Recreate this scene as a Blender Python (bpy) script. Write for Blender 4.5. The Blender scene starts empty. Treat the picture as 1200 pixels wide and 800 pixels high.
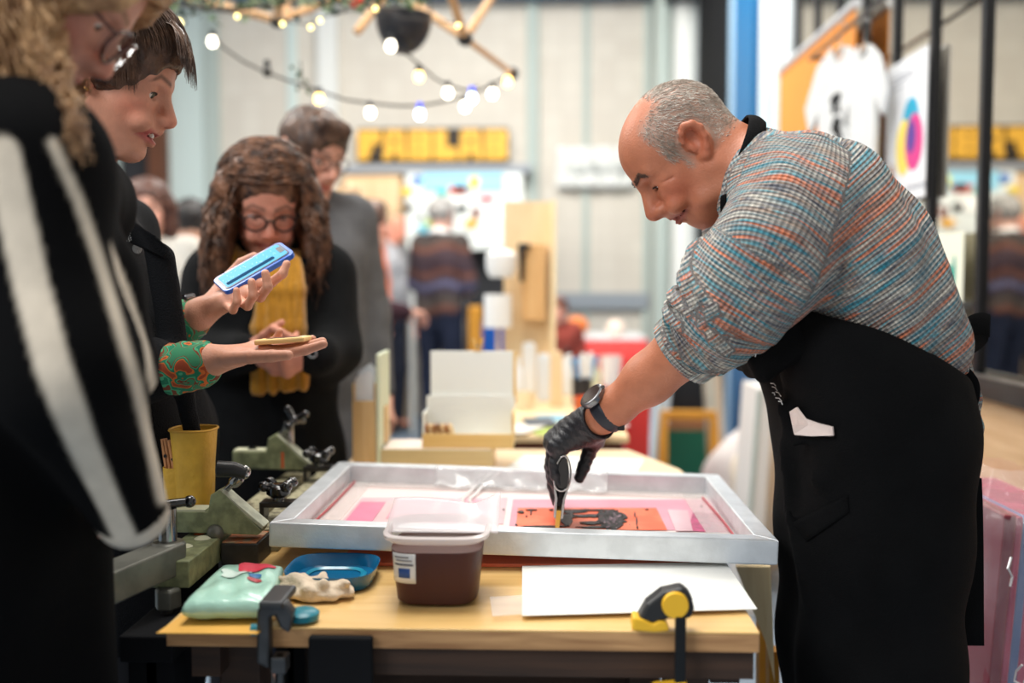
import bpy, bmesh, math, random
import numpy as np
from mathutils import Vector, Matrix, Euler
random.seed(7); RNG = np.random.default_rng(11)
S = bpy.context.scene
COL = S.collection
V = np.array
F = 1200*35/36.0
CAMZ = 1.22
YAW = math.atan(37/F); PITCH = math.atan(70/F)

# ------------------------------------------------------------ camera
cam_d = bpy.data.cameras.new('camera'); cam = bpy.data.objects.new('camera', cam_d); COL.objects.link(cam)
cam_d.lens = 35; cam_d.sensor_width = 36; cam_d.clip_start = 0.05; cam_d.clip_end = 200
cam.location = (0, 0, CAMZ)
cam.rotation_euler = Euler((math.pi/2 - PITCH, 0, YAW), 'XYZ')
cam_d.dof.use_dof = True; cam_d.dof.focus_distance = 1.60; cam_d.dof.aperture_fstop = 1.45
S.camera = cam
RM = np.array(cam.rotation_euler.to_matrix())
def ray(px, py): return RM @ V([(px-600)/F, -(py-400)/F, -1.0])
def W(px, py, Y):
    d = ray(px, py); return V([0, 0, CAMZ]) + d*(Y/d[1])
def WZ(px, py, z):
    d = ray(px, py); return V([0, 0, CAMZ]) + d*((z-CAMZ)/d[2])
def WX(px, py, x):
    d = ray(px, py); return V([0, 0, CAMZ]) + d*(x/d[0])
def unit(v): v = np.asarray(v, float); return v/(np.linalg.norm(v)+1e-12)

# ------------------------------------------------------------ objects
def prop(o, label=None, cat=None, group=None, kind=None):
    if label: o['label'] = label
    if cat: o['category'] = cat
    if group: o['group'] = group
    if kind: o['kind'] = kind
    return o
def thing(name, label, cat, loc=(0,0,0), rz=0, group=None, rot=None):
    o = bpy.data.objects.new(name, None); COL.objects.link(o)
    o.location = tuple(float(c) for c in loc); o.rotation_euler = rot if rot is not None else (0,0,rz)
    o.empty_display_size = .05
    return prop(o, label, cat, group)
def copy_tree(o, parent=None):
    c = o.copy(); COL.objects.link(c); c.parent = parent
    for ch in list(o.children): copy_tree(ch, c)
    return c
def srgb(c):
    if isinstance(c, str): c = [int(c[i:i+2], 16) for i in (0,2,4)]
    out = []
    for x in c[:3]:
        x = x/255.0
        out.append(x/12.92 if x <= .04045 else ((x+.055)/1.055)**2.4)
    return out

# ------------------------------------------------------------ materials
_M = {}
def mat(name, col, rough=.5, metal=0, var=0, vs=8, bump=0, bs=60, coat=0, trans=0, ior=1.45, alpha=1, sheen=0, emit=None, es=1, sub=0, stretch=None, col2=None, vr=(.4,.6), wave=None, spec=None):
    if name in _M: return _M[name]
    m = bpy.data.materials.new(name); m.use_nodes = True; _M[name] = m
    nt = m.node_tree; N = nt.nodes; L = nt.links; b = N['Principled BSDF']
    c = srgb(col)
    b.inputs['Base Color'].default_value = (*c, 1)
    b.inputs['Roughness'].default_value = rough; b.inputs['Metallic'].default_value = metal
    b.inputs['IOR'].default_value = ior
    if spec is not None: b.inputs['Specular IOR Level'].default_value = spec
    elif rough >= .8: b.inputs['Specular IOR Level'].default_value = .2
    if coat: b.inputs['Coat Weight'].default_value = coat; b.inputs['Coat Roughness'].default_value = .1
    if trans: b.inputs['Transmission Weight'].default_value = trans
    if alpha < 1: b.inputs['Alpha'].default_value = alpha
    if sheen: b.inputs['Sheen Weight'].default_value = sheen; b.inputs['Sheen Roughness'].default_value = .5
    if emit: b.inputs['Emission Color'].default_value = (*srgb(emit), 1); b.inputs['Emission Strength'].default_value = es
    if sub: b.inputs['Subsurface Weight'].default_value = sub; b.inputs['Subsurface Radius'].default_value = (.012,.005,.003); b.inputs['Subsurface Scale'].default_value = 1
    tc = None
    if var or bump or wave or col2:
        tc = N.new('ShaderNodeTexCoord'); mp = N.new('ShaderNodeMapping'); L.new(tc.outputs['Object'], mp.inputs['Vector'])
        if stretch: mp.inputs['Scale'].default_value = stretch
    if var or col2:
        n = N.new('ShaderNodeTexNoise'); n.inputs['Scale'].default_value = vs; n.inputs['Detail'].default_value = 5
        L.new(mp.outputs['Vector'], n.inputs['Vector'])
        r = N.new('ShaderNodeValToRGB'); r.color_ramp.elements[0].position = vr[0]; r.color_ramp.elements[1].position = vr[1]
        a = [x*(1-var) for x in c]; d = srgb(col2) if col2 else [min(1, x*(1+var*.6)) for x in c]
        if col2: a = c
        r.color_ramp.elements[0].color = (*a, 1); r.color_ramp.elements[1].color = (*d, 1)
        L.new(n.outputs['Fac'], r.inputs['Fac']); L.new(r.outputs['Color'], b.inputs['Base Color'])
    if bump:
        n2 = N.new('ShaderNodeTexNoise'); n2.inputs['Scale'].default_value = bs; n2.inputs['Detail'].default_value = 4
        L.new(mp.outputs['Vector'], n2.inputs['Vector'])
        bp = N.new('ShaderNodeBump'); bp.inputs['Strength'].default_value = bump; bp.inputs['Distance'].default_value = .01
        L.new(n2.outputs['Fac'], bp.inputs['Height']); L.new(bp.outputs['Normal'], b.inputs['Normal'])
    return m
def wood(name, c1, c2, axis='X', rough=.55, sc=1, gloss=0):
    """grain streaks along one axis"""
    if name in _M: return _M[name]
    m = mat(name, c1, rough); nt = m.node_tree; N = nt.nodes; L = nt.links; b = N['Principled BSDF']
    tc = N.new('ShaderNodeTexCoord'); mp = N.new('ShaderNodeMapping'); L.new(tc.outputs['Object'], mp.inputs['Vector'])
    s = [14*sc, 14*sc, 14*sc]; s['XYZ'.index(axis)] = 1.1*sc; mp.inputs['Scale'].default_value = s
    n = N.new('ShaderNodeTexNoise'); n.inputs['Scale'].default_value = 3; n.inputs['Detail'].default_value = 8; n.inputs['Distortion'].default_value = .6
    L.new(mp.outputs['Vector'], n.inputs['Vector'])
    r = N.new('ShaderNodeValToRGB'); r.color_ramp.elements[0].position = .32; r.color_ramp.elements[1].position = .68
    r.color_ramp.elements[0].color = (*srgb(c1),1); r.color_ramp.elements[1].color = (*srgb(c2),1)
    L.new(n.outputs['Fac'], r.inputs['Fac']); L.new(r.outputs['Color'], b.inputs['Base Color'])
    bp = N.new('ShaderNodeBump'); bp.inputs['Strength'].default_value = .15; bp.inputs['Distance'].default_value = .004
    L.new(n.outputs['Fac'], bp.inputs['Height']); L.new(bp.outputs['Normal'], b.inputs['Normal'])
    if gloss: b.inputs['Coat Weight'].default_value = gloss; b.inputs['Coat Roughness'].default_value = .2
    return m
def mat_vc(name, rough=.5, var=.12, vs=40, bump=.2, bs=250, sub=0, sheen=0, spec=.5, coat=0):
    """base colour from the mesh's own colour attribute"""
    if name in _M: return _M[name]
    m = mat(name, (128,128,128), rough, sub=sub, sheen=sheen, coat=coat); nt = m.node_tree; N = nt.nodes; L = nt.links; b = N['Principled BSDF']
    b.inputs['Specular IOR Level'].default_value = spec
    at = N.new('ShaderNodeAttribute'); at.attribute_name = 'col'
    tc = N.new('ShaderNodeTexCoord')
    n = N.new('ShaderNodeTexNoise'); n.inputs['Scale'].default_value = vs; n.inputs['Detail'].default_value = 6
    L.new(tc.outputs['Object'], n.inputs['Vector'])
    mr = N.new('ShaderNodeMapRange'); mr.inputs['From Min'].default_value = .3; mr.inputs['From Max'].default_value = .7
    mr.inputs['To Min'].default_value = 1-var; mr.inputs['To Max'].default_value = 1+var
    L.new(n.outputs['Fac'], mr.inputs['Value'])
    mx = N.new('ShaderNodeVectorMath'); mx.operation = 'SCALE'
    L.new(at.outputs['Color'], mx.inputs[0]); L.new(mr.outputs['Result'], mx.inputs['Scale']); L.new(mx.outputs['Vector'], b.inputs['Base Color'])
    if bump:
        n2 = N.new('ShaderNodeTexNoise'); n2.inputs['Scale'].default_value = bs; n2.inputs['Detail'].default_value = 3
        L.new(tc.outputs['Object'], n2.inputs['Vector'])
        bp = N.new('ShaderNodeBump'); bp.inputs['Strength'].default_value = bump; bp.inputs['Distance'].default_value = .003
        L.new(n2.outputs['Fac'], bp.inputs['Height']); L.new(bp.outputs['Normal'], b.inputs['Normal'])
    return m

# ------------------------------------------------------------ mesh builder
def frame_to(d, up=(0,0,1)):
    d = unit(d); u = np.asarray(up, float)
    if abs(d @ u) > .98: u = V([1.,0,0])
    x = unit(np.cross(u, d)); y = np.cross(d, x)
    return x, y, d
class MB:
    def __init__(s): s.v = []; s.f = []; s.m = []; s.n = 0; s.cm = 0
    def add(s, vs, fs):
        b = s.n
        for p in vs: s.v.append(tuple(float(c) for c in p))
        for f in fs: s.f.append([b+i for i in f]); s.m.append(s.cm)
        s.n += len(vs); return s
    def box(s, lo, hi, M=None):
        vs = [V([x,y,z], float) for x in (lo[0],hi[0]) for y in (lo[1],hi[1]) for z in (lo[2],hi[2])]
        if M is not None: vs = [M(p) for p in vs]
        return s.add(vs, [(0,1,3,2),(4,6,7,5),(0,4,5,1),(2,3,7,6),(0,2,6,4),(1,5,7,3)])
    def cbox(s, c, size, ax=None):
        """box centred at c, axes ax = 3 rows"""
        A = np.eye(3) if ax is None else np.asarray(ax, float); h = V(size)/2.0; c = V(c)
        vs = [c + A.T @ (V([i,j,k])*h) for i in (-1,1) for j in (-1,1) for k in (-1,1)]
        return s.add(vs, [(0,1,3,2),(4,6,7,5),(0,4,5,1),(2,3,7,6),(0,2,6,4),(1,5,7,3)])
    def bar(s, a, b, w, h, up=(0,0,1)):
        a = V(a, float); b = V(b, float); x, y, d = frame_to(b-a, up)
        vs = [p + x*i*w/2 + y*j*h/2 for p in (a,b) for i, j in ((-1,-1),(1,-1),(1,1),(-1,1))]
        return s.add(vs, [(3,2,1,0),(4,5,6,7)] + [(i,(i+1)%4,(i+1)%4+4,i+4) for i in range(4)])
    def tube(s, pts, r, n=10, cap=True, flat=1.0, up=(0,0,1)):
        pts = [V(p, float) for p in pts]; k = len(pts)
        rs = [r]*k if np.isscalar(r) else list(r)
        vs = []; px = None
        for i, p in enumerate(pts):
            t = unit(pts[min(i+1,k-1)] - pts[max(i-1,0)])
            if px is None: x, y, _ = frame_to(t, up)
            else:
                x = px - t*(px@t)
                x = unit(x) if np.linalg.norm(x) > 1e-6 else frame_to(t, up)[0]
                y = np.cross(t, x)
            px = x
            for j in range(n):
                a = 2*math.pi*j/n; vs.append(p + rs[i]*(math.cos(a)*x + flat*math.sin(a)*y))
        fs = [(i*n+j, i*n+(j+1)%n, (i+1)*n+(j+1)%n, (i+1)*n+j) for i in range(k-1) for j in range(n)]
        if cap: fs += [tuple(range(n))[::-1], tuple((k-1)*n+j for j in range(n))]
        return s.add(vs, fs)
    def cyl(s, a, b, r, r2=None, n=24): return s.tube([a,b], [r, r if r2 is None else r2], n)
    def lathe(s, prof, c=(0,0,0), n=32, ax=(0,0,1), cap=True, sq=None):
        """prof = [(radius, height)]; sq = superellipse power for rounded square sections"""
        x, y, d = frame_to(ax, (0,1,0)) if abs(ax[2]) > .9 else frame_to(ax)
        c = V(c, float); vs = []
        for r, h in prof:
            for j in range(n):
                a = 2*math.pi*j/n; ca, sa = math.cos(a), math.sin(a)
                q = 1.0 if not sq else (abs(ca)**sq + abs(sa)**sq)**(-1.0/sq)
                vs.append(c + d*h + r*q*(ca*x + sa*y))
        k = len(prof)
        fs = [(i*n+j, i*n+(j+1)%n, (i+1)*n+(j+1)%n, (i+1)*n+j) for i in range(k-1) for j in range(n)]
        if cap:
            if prof[0][0] > 1e-5: fs.append(tuple(range(n))[::-1])
            if prof[-1][0] > 1e-5: fs.append(tuple((k-1)*n+j for j in range(n)))
        return s.add(vs, fs)
    def prism(s, poly, o, ux, uy, depth):
        """poly 2D extruded along ux x uy by depth, starting at o"""
        o = V(o, float); ux = V(ux, float); uy = V(uy, float); d = np.cross(unit(ux), unit(uy))*depth
        n = len(poly); vs = [o + ux*a + uy*b for a, b in poly]; vs += [p + d for p in vs]
        return s.add(vs, [tuple(range(n))[::-1], tuple(range(n,2*n))] + [(i,(i+1)%n,(i+1)%n+n,i+n) for i in range(n)])
    def ball(s, c, r, nu=14, nv=10, ax=None):
        c = V(c, float); r = V([r,r,r], float) if np.isscalar(r) else V(r, float); A = np.eye(3) if ax is None else np.asarray(ax, float)
        vs = [c + A.T @ (r*V([0,0,1.]))]
        for i in range(1, nv):
            t = math.pi*i/nv
            for j in range(nu):
                a = 2*math.pi*j/nu; vs.append(c + A.T @ (r*V([math.sin(t)*math.cos(a), math.sin(t)*math.sin(a), math.cos(t)])))
        vs.append(c + A.T @ (r*V([0,0,-1.])))
        fs = [(0, 1+j, 1+(j+1)%nu) for j in range(nu)]
        for i in range(nv-2):
            b = 1+i*nu
            fs += [(b+j, b+nu+j, b+nu+(j+1)%nu, b+(j+1)%nu) for j in range(nu)]
        b = 1+(nv-2)*nu
        fs += [(b+j, len(vs)-1, b+(j+1)%nu) for j in range(nu)]
        return s.add(vs, fs)
    def grid(s, fn, nu, nv, closed=False):
        vs = [fn(i/(nu-1), j/(nv-1)) for i in range(nu) for j in range(nv)]
        return s.add(vs, [(i*nv+j, (i+1)*nv+j, (i+1)*nv+j+1, i*nv+j+1) for i in range(nu-1) for j in range(nv-1)])
    def build(s, name, m, parent=None, smooth=False, bevel=0, solid=0, origin=None, sub=0, weld=False):
        me = bpy.data.meshes.new(name)
        o3 = V(origin, float) if origin is not None else np.zeros(3)
        if parent is not None and origin is None: pass
        me.from_pydata([tuple(V(p)-o3) for p in s.v], [], s.f)
        ms = m if isinstance(m, (list, tuple)) else [m]
        for x in ms: me.materials.append(x)
        if len(ms) > 1: me.polygons.foreach_set('material_index', s.m)
        bm = bmesh.new(); bm.from_mesh(me)
        if weld: bmesh.ops.remove_doubles(bm, verts=bm.verts, dist=1e-5)
        bmesh.ops.recalc_face_normals(bm, faces=bm.faces); bm.to_mesh(me); bm.free()
        if smooth:
            me.polygons.foreach_set('use_smooth', [True]*len(me.polygons))
            if smooth != 'all': me.set_sharp_from_angle(angle=math.radians(40))
        o = bpy.data.objects.new(name, me); COL.objects.link(o)
        if origin is not None: o.location = tuple(o3)
        if parent is not None:
            o.parent = parent
        if solid:
            md = o.modifiers.new('solid', 'SOLIDIFY'); md.thickness = solid; md.offset = 0
        if bevel:
            md = o.modifiers.new('bevel', 'BEVEL'); md.width = bevel; md.segments = 2; md.limit_method = 'ANGLE'; md.angle_limit = math.radians(35)
        if sub:
            md = o.modifiers.new('sub', 'SUBSURF'); md.levels = sub; md.render_levels = sub
        return o
def single(mb, name, m, label, cat, group=None, kind=None, **k):
    """a thing that is one mesh, origin at its lowest centre"""
    P = np.array(mb.v); o = V([(P[:,0].min()+P[:,0].max())/2, (P[:,1].min()+P[:,1].max())/2, P[:,2].min()])
    ob = mb.build(name, m, None, origin=o, **k); return prop(ob, label, cat, group, kind)
class Grp:
    """an Empty with parts given in world coordinates"""
    def __init__(s, name, label, cat, base, group=None):
        s.base = V(base, float); s.o = thing(name, label, cat, s.base, group=group)
    def part(s, mb, name, m, parent=None, label=None, **k):
        off = s.base
        mb.v = [tuple(V(p)-off) for p in mb.v]
        ob = mb.build(name, m, parent or s.o, **k)
        if label: ob['label'] = label
        return ob
def bez(p0, p1, p2, p3, n=16):
    t = np.linspace(0,1,n)[:,None]; p0,p1,p2,p3 = map(lambda q: V(q,float), (p0,p1,p2,p3))
    return list((1-t)**3*p0 + 3*(1-t)**2*t*p1 + 3*(1-t)*t*t*p2 + t**3*p3)
def circ(r, n=24, sy=1): return [(r*math.cos(2*math.pi*i/n), sy*r*math.sin(2*math.pi*i/n)) for i in range(n)]

# ------------------------------------------------------------ signed distance figures
class SDF:
    def __init__(s): s.ops = []
    def cone(s, a, b, ra, rb=None, k=.02, op='u', flat=None):
        a = V(a,float); b = V(b,float); rb = ra if rb is None else rb; R = max(ra,rb)
        s.ops.append(('c', (a,b,ra,rb), np.minimum(a,b)-R, np.maximum(a,b)+R, k, op)); return s
    def chain(s, pts, rs, k=.02, op='u'):
        for i in range(len(pts)-1): s.cone(pts[i], pts[i+1], rs[i], rs[i+1], k, op)
        return s
    def ell(s, c, r, ax=None, k=.02, op='u'):
        c = V(c,float); r = V([r,r,r],float) if np.isscalar(r) else V(r,float); A = np.eye(3) if ax is None else np.asarray(ax,float)
        R = r.max() if ax is not None else r
        s.ops.append(('e', (c,r,A), c-R, c+R, k, op)); return s
    def boxs(s, c, h, ax=None, rad=.01, k=.01, op='u'):
        c = V(c,float); h = V(h,float); A = np.eye(3) if ax is None else np.asarray(ax,float)
        R = np.linalg.norm(h)+rad if ax is not None else h+rad
        s.ops.append(('b', (c,h,A,rad), c-R, c+R, k, op)); return s
    def cut(s, p, n, k=.01, lo=None, hi=None):
        """keep the side n points to"""
        s.ops.append(('p', (V(p,float), unit(n)), lo, hi, k, 's')); return s
    def warp(s, fn): s.ops.append(('w', fn, None, None, 0, 'w')); return s
    def bounds(s, pad=.02):
        lo = np.min([o[2] for o in s.ops if o[5]=='u'], axis=0)-pad; hi = np.max([o[3] for o in s.ops if o[5]=='u'], axis=0)+pad
        return lo, hi
    def field(s, lo, vox, n):
        ax = [lo[i]+vox*np.arange(n[i]) for i in range(3)]
        D = np.full(n, .06, np.float32)
        for kind, par, bl, bh, k, op in s.ops:
            if op == 'w':
                X, Y, Z = np.meshgrid(*ax, indexing='ij', sparse=True); D += par(X, Y, Z).astype(np.float32); continue
            if bl is None: i0 = [0]*3; i1 = list(n)
            else:
                m = k+2.5*vox
                if op == 'u' : m = max(m, .03)
                i0 = [max(0, int((bl[i]-m-lo[i])/vox)) for i in range(3)]; i1 = [min(n[i], int((bh[i]+m-lo[i])/vox)+2) for i in range(3)]
                if any(i1[i] <= i0[i] for i in range(3)): continue
            sl = tuple(slice(i0[i], i1[i]) for i in range(3))
            X = ax[0][sl[0]][:,None,None]; Y = ax[1][sl[1]][None,:,None]; Z = ax[2][sl[2]][None,None,:]
            if kind == 'c':
                a, b, ra, rb = par; d = b-a; L2 = max(float(d@d), 1e-12)
                t = np.clip(((X-a[0])*d[0]+(Y-a[1])*d[1]+(Z-a[2])*d[2])/L2, 0, 1)
                q = np.sqrt((X-a[0]-t*d[0])**2+(Y-a[1]-t*d[1])**2+(Z-a[2]-t*d[2])**2) - (ra+t*(rb-ra))
            elif kind == 'e':
                c, r, A = par; x, y, z = X-c[0], Y-c[1], Z-c[2]
                l = [x*A[i][0]+y*A[i][1]+z*A[i][2] for i in range(3)]
                k0 = np.sqrt(sum((l[i]/r[i])**2 for i in range(3))); k1 = np.sqrt(sum((l[i]/r[i]**2)**2 for i in range(3)))+1e-9
                q = k0*(k0-1)/k1
            elif kind == 'b':
                c, h, A, rad = par; x, y, z = X-c[0], Y-c[1], Z-c[2]
                l = [np.abs(x*A[i][0]+y*A[i][1]+z*A[i][2])-h[i] for i in range(3)]
                q = np.sqrt(sum(np.maximum(u,0)**2 for u in l)) + np.minimum(np.maximum(np.maximum(l[0],l[1]),l[2]),0) - rad
            else:
                p, nn = par; q = (X-p[0])*nn[0]+(Y-p[1])*nn[1]+(Z-p[2])*nn[2]
            cur = D[sl]
            if op == 'u':
                h = np.maximum(k-np.abs(cur-q), 0)/max(k,1e-6); D[sl] = np.minimum(cur,q)-h*h*k/4
            elif op == 's':
                q = -q; h = np.maximum(k-np.abs(cur-q), 0)/max(k,1e-6); D[sl] = np.maximum(cur,q)+h*h*k/4
        return D
    def mesh(s, vox, lo=None, hi=None):
        if lo is None: lo, hi = s.bounds(2*vox+.008)
        lo = V(lo,float); hi = V(hi,float)
        n = tuple(int(x)+2 for x in (hi-lo)/vox)
        D = s.field(lo, vox, n)
        return nets(D, lo, vox)
def nets(D, lo, vox):
    neg = D < 0; n = D.shape; cn = (n[0]-1, n[1]-1, n[2]-1)
    acc = np.zeros(cn+(3,), np.float32); cnt = np.zeros(cn, np.float32); quads = []
    edges = []
    for ax in range(3):
        a = [slice(None)]*3; b = [slice(None)]*3; a[ax] = slice(0,-1); b[ax] = slice(1,None)
        cross = neg[tuple(a)] != neg[tuple(b)]
        I = np.argwhere(cross)
        if len(I) == 0: edges.append(None); continue
        J = I.copy(); J[:,ax] += 1
        d0 = D[tuple(I.T)]; d1 = D[tuple(J.T)]; t = d0/(d0-d1)
        P = I.astype(np.float32); P[:,ax] += t
        o1, o2 = [x for x in range(3) if x != ax]
        for s1 in (0,-1):
            for s2 in (0,-1):
                C = I.copy(); C[:,o1] += s1; C[:,o2] += s2
                ok = (C>=0).all(1) & (C[:,0]<cn[0]) & (C[:,1]<cn[1]) & (C[:,2]<cn[2])
                fi = np.ravel_multi_index(C[ok].T, cn)
                for q in range(3): acc.reshape(-1,3)[:,q] += np.bincount(fi, weights=P[ok][:,q], minlength=cnt.size).astype(np.float32)
                cnt.reshape(-1)[:] += np.bincount(fi, minlength=cnt.size).astype(np.float32)
        edges.append((I, d0 < 0))
    act = cnt.reshape(-1) > 0; idx = np.full(cnt.size, -1, np.int64); idx[act] = np.arange(act.sum())
    Vt = acc.reshape(-1,3)[act]/cnt.reshape(-1)[act][:,None]*vox + lo
    for ax in range(3):
        if edges[ax] is None: continue
        I, flip = edges[ax]; o1 = (ax+1)%3; o2 = (ax+2)%3
        ok = (I[:,o1]>0)&(I[:,o2]>0)&(I[:,o1]<n[o1]-1)&(I[:,o2]<n[o2]-1); I = I[ok]; flip = flip[ok]
        cs = []
        for s1, s2 in ((0,0),(-1,0),(-1,-1),(0,-1)):
            C = I.copy(); C[:,o1] += s1; C[:,o2] += s2; cs.append(idx[np.ravel_multi_index(C.T, cn)])
        Q = np.stack(cs, 1); Q[~flip] = Q[~flip][:,::-1]; quads.append(Q)
    return Vt, (np.concatenate(quads) if quads else np.zeros((0,4), int))
def raw_mesh(name, Vt, Q, m, parent=None, col=None, uvw=None, base=(0,0,0), smooth=True, uvws=None):
    me = bpy.data.meshes.new(name); Vt = Vt - V(base)
    me.vertices.add(len(Vt)); me.vertices.foreach_set('co', Vt.astype(np.float32).ravel())
    k = Q.shape[1]
    me.loops.add(Q.size); me.loops.foreach_set('vertex_index', Q.astype(np.int32).ravel())
    me.polygons.add(len(Q)); me.polygons.foreach_set('loop_start', np.arange(0, Q.size, k, dtype=np.int32))
    me.polygons.foreach_set('use_smooth', np.full(len(Q), smooth))
    me.update(); me.validate()
    for x in (m if isinstance(m,(list,tuple)) else [m]): me.materials.append(x)
    if col is not None:
        a = me.color_attributes.new('col', 'FLOAT_COLOR', 'POINT'); a.data.foreach_set('color', np.concatenate([col, np.ones((len(col),1))], 1).astype(np.float32).ravel())
    if uvw is not None:
        a = me.attributes.new('knit', 'FLOAT_VECTOR', 'POINT'); a.data.foreach_set('vector', uvw.astype(np.float32).ravel())
    o = bpy.data.objects.new(name, me); COL.objects.link(o)
    if parent is not None: o.parent = parent
    return o
def smooth_v(Vt, Q, it=2, lam=.5):
    for _ in range(it):
        s = np.zeros_like(Vt); c = np.zeros(len(Vt))
        for a, b in ((0,1),(1,2),(2,3),(3,0)):
            for i, j in ((a,b),(b,a)):
                for q in range(3): s[:,q] += np.bincount(Q[:,i], weights=Vt[Q[:,j],q], minlength=len(Vt))
                c += np.bincount(Q[:,i], minlength=len(Vt))
        ok = c > 0; Vt = Vt.copy(); Vt[ok] = Vt[ok]*(1-lam) + lam*s[ok]/c[ok][:,None]
    return Vt
def seg_dist(P, a, b):
    a = V(a,float); b = V(b,float); d = b-a; t = np.clip((P-a)@d/max(d@d,1e-12), 0, 1)
    return np.linalg.norm(P-a-t[:,None]*d, axis=1), t
def join_np(parts):
    Vs = []; Qs = []; n = 0
    for v, q in parts: Vs.append(v); Qs.append(q+n); n += len(v)
    return np.concatenate(Vs), np.concatenate(Qs)
# ============================================================ people
SKIN = mat_vc('skin', .48, var=.07, vs=55, bump=.25, bs=320, sub=.06)
EYEW = mat('eye_white', (225,218,210), .15); IRIS = mat('iris', (70,52,40), .1); TEETH = mat('teeth', (236,230,218), .25)
class Head:
    """local frame x forward, y to the person's left, z up; origin between the ears"""
    def __init__(s, O, f, up=(0,0,1), sc=1.0, roll=0):
        s.O = V(O,float); s.f = unit(f); s.l = unit(np.cross(up, s.f)); s.u = np.cross(s.f, s.l)
        if roll:
            c, n = math.cos(roll), math.sin(roll); s.l, s.u = s.l*c + s.u*n, s.u*c - s.l*n
        s.sc = sc; s.A = V([s.f, s.l, s.u])
    def p(s, x, y, z): return s.O + s.sc*(x*s.f + y*s.l + z*s.u)
    def loc(s, P): return ((P - s.O) @ s.A.T)/s.sc
def head_dir(yaw, pitch):
    """yaw from +X counter-clockwise, pitch down, degrees"""
    y, q = math.radians(yaw), math.radians(pitch)
    f = V([math.cos(y)*math.cos(q), math.sin(y)*math.cos(q), -math.sin(q)])
    return f
def head_sdf(S_, H, smile=0, lips_=1.0, chin=(.078,-.097), eo=.0042, ez=.001, jaw=1.0, nose=1.0, ears=True, neck=None, neck_r=.055, old=0, eyes=True):
    p = H.p; c = H.sc; A = H.A
    E = lambda q, r, k=.02, op='u': S_.ell(p(*q), V(r)*c, A, k*c, op)
    C = lambda a, b, ra, rb, k=.012, op='u': S_.cone(p(*a), p(*b), ra*c, rb*c, k*c, op)
    E((-.004,0,.042), (.097,.075,.082)); E((.040,0,.04), (.058,.063,.058), .03)
    E((.045,0,-.03), (.052,.056,.07), .03)
    for s in (1,-1):
        E((.058,s*.034,-.018), (.034,.026,.026), .02)
        C((.0,s*.052*jaw,-.05), (chin[0]-.008,s*.02*jaw,chin[1]+.002), .022, .019, .03)
        C((.094,s*.010,.025), (.078,s*.045,.027), .0105, .010, .014)
        E((.104,s*.031,.006), (.016,.015,.011), .012, 's')
        if eyes:
            S_.ell(p(.0785,s*.0315,.005), .0156*c, None, .003*c)      # lids over the eyeball
            S_.ell(p(.0955,s*.0325,ez), V([.012,.0135,eo])*c, A, .002*c, 's')
        if smile: E((.088,s*.038,-.045), (.018,.016,.016), .014)
    E((chin[0],0,chin[1]), (.019,.021,.016), .02)
    C((.098,0,.012), (.120,0,-.028), .0075*nose, .0115*nose, .012)
    for s in (1,-1): E((.110,s*.0125*nose,-.033), (.0115,.0085,.008), .007)
    for s in (1,-1): E((.116,s*.006,-.041), (.005,.0035,.004), .003, 's')
    E((.092,0,-.05), (.017,.026,.018), .02)                              # muzzle
    w = .027 + .012*smile; up = .011*smile; lr = .0058*lips_; lq_ = .0072*lips_
    C((.083-.008*smile,-w,-.062+up), (.1065,0,-.0585), .0035, lr, .004); C((.1065,0,-.0585), (.083-.008*smile,w,-.062+up), lr, .0035, .004)
    C((.083-.008*smile,-w,-.065+up), (.1035,0,-.071), .0035, lq_, .004); C((.1035,0,-.071-.003*smile), (.083-.008*smile,w,-.065+up), lq_, .0035, .004)
    g = .0026 + .0030*smile
    C((.088-.008*smile,-w*.92,-.064+up), (.110,0,-.0645), g, g, .002, 's'); C((.110,0,-.0645), (.088-.008*smile,w*.92,-.064+up), g, g, .002, 's')
    if smile:
        C((.078,-w*.85,-.062+up), (.093,0,-.0645), .0062, .0062, .002, 's'); C((.093,0,-.0645), (.078,w*.85,-.062+up), .0062, .0062, .002, 's')
    if old:
        for s in (1,-1):
            C((.098,s*.022,-.038), (.078,s*.042,-.078), .0022, .002, .005, 's')      # nose to mouth fold
            C((.086,s*.05,.0), (.060,s*.062,-.01), .0016, .0012, .004, 's')
            C((.090,s*.022,-.009), (.080,s*.044,-.007), .0018, .0015, .004, 's')
            C((.050,s*.050,-.075), (.02,s*.058,-.085), .012, .014, .02)             # jowl
        def fx(y, z): return max(-.004+.097*math.sqrt(max(0,1-((z-.042)/.082)**2-(y/.075)**2)), .040+.058*math.sqrt(max(0,1-((z-.04)/.058)**2-(y/.063)**2)))+.0008
        for z in ():
            ys_ = [-.052,-.040,-.026,-.012,0,.012,.026,.040,.052]; q_ = [p(fx(y,z+.0015*math.sin(y*90+z*300)), y, z+.0015*math.sin(y*90+z*300)) for y in ys_]
            S_.chain(q_, [.0005*c]+[.0013*c]*7+[.0005*c], .003*c, 's')
        E((.045,0,-.100), (.035,.032,.02), .03)
    if ears:
        for s in (1,-1):
            pts = [(.008,.070,.004),(.010,.078,.018),(.004,.085,.030),(-.008,.090,.035),(-.020,.091,.028),(-.025,.090,.014),(-.020,.087,-.002),(-.010,.082,-.015),(-.001,.076,-.024),(.004,.071,-.022)]
            q = [p(a,s*b,d) for a,b,d in pts]
            S_.chain(q, [.0048*c,.0052*c,.0056*c,.006*c,.006*c,.0055*c,.0055*c,.006*c,.0075*c,.006*c], .004*c)
            E((-.008,s*.074,.008), (.019,.0060,.026), .006)
            C((-.016,s*.086,.022), (-.017,s*.084,-.002), .0038, .0038, .004)
            E((-.004,s*.087,.008), (.0115,.0125,.016), .004, 's')
            C((.007,s*.076,.002), (.006,s*.076,-.006), .004, .0035, .003)
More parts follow.
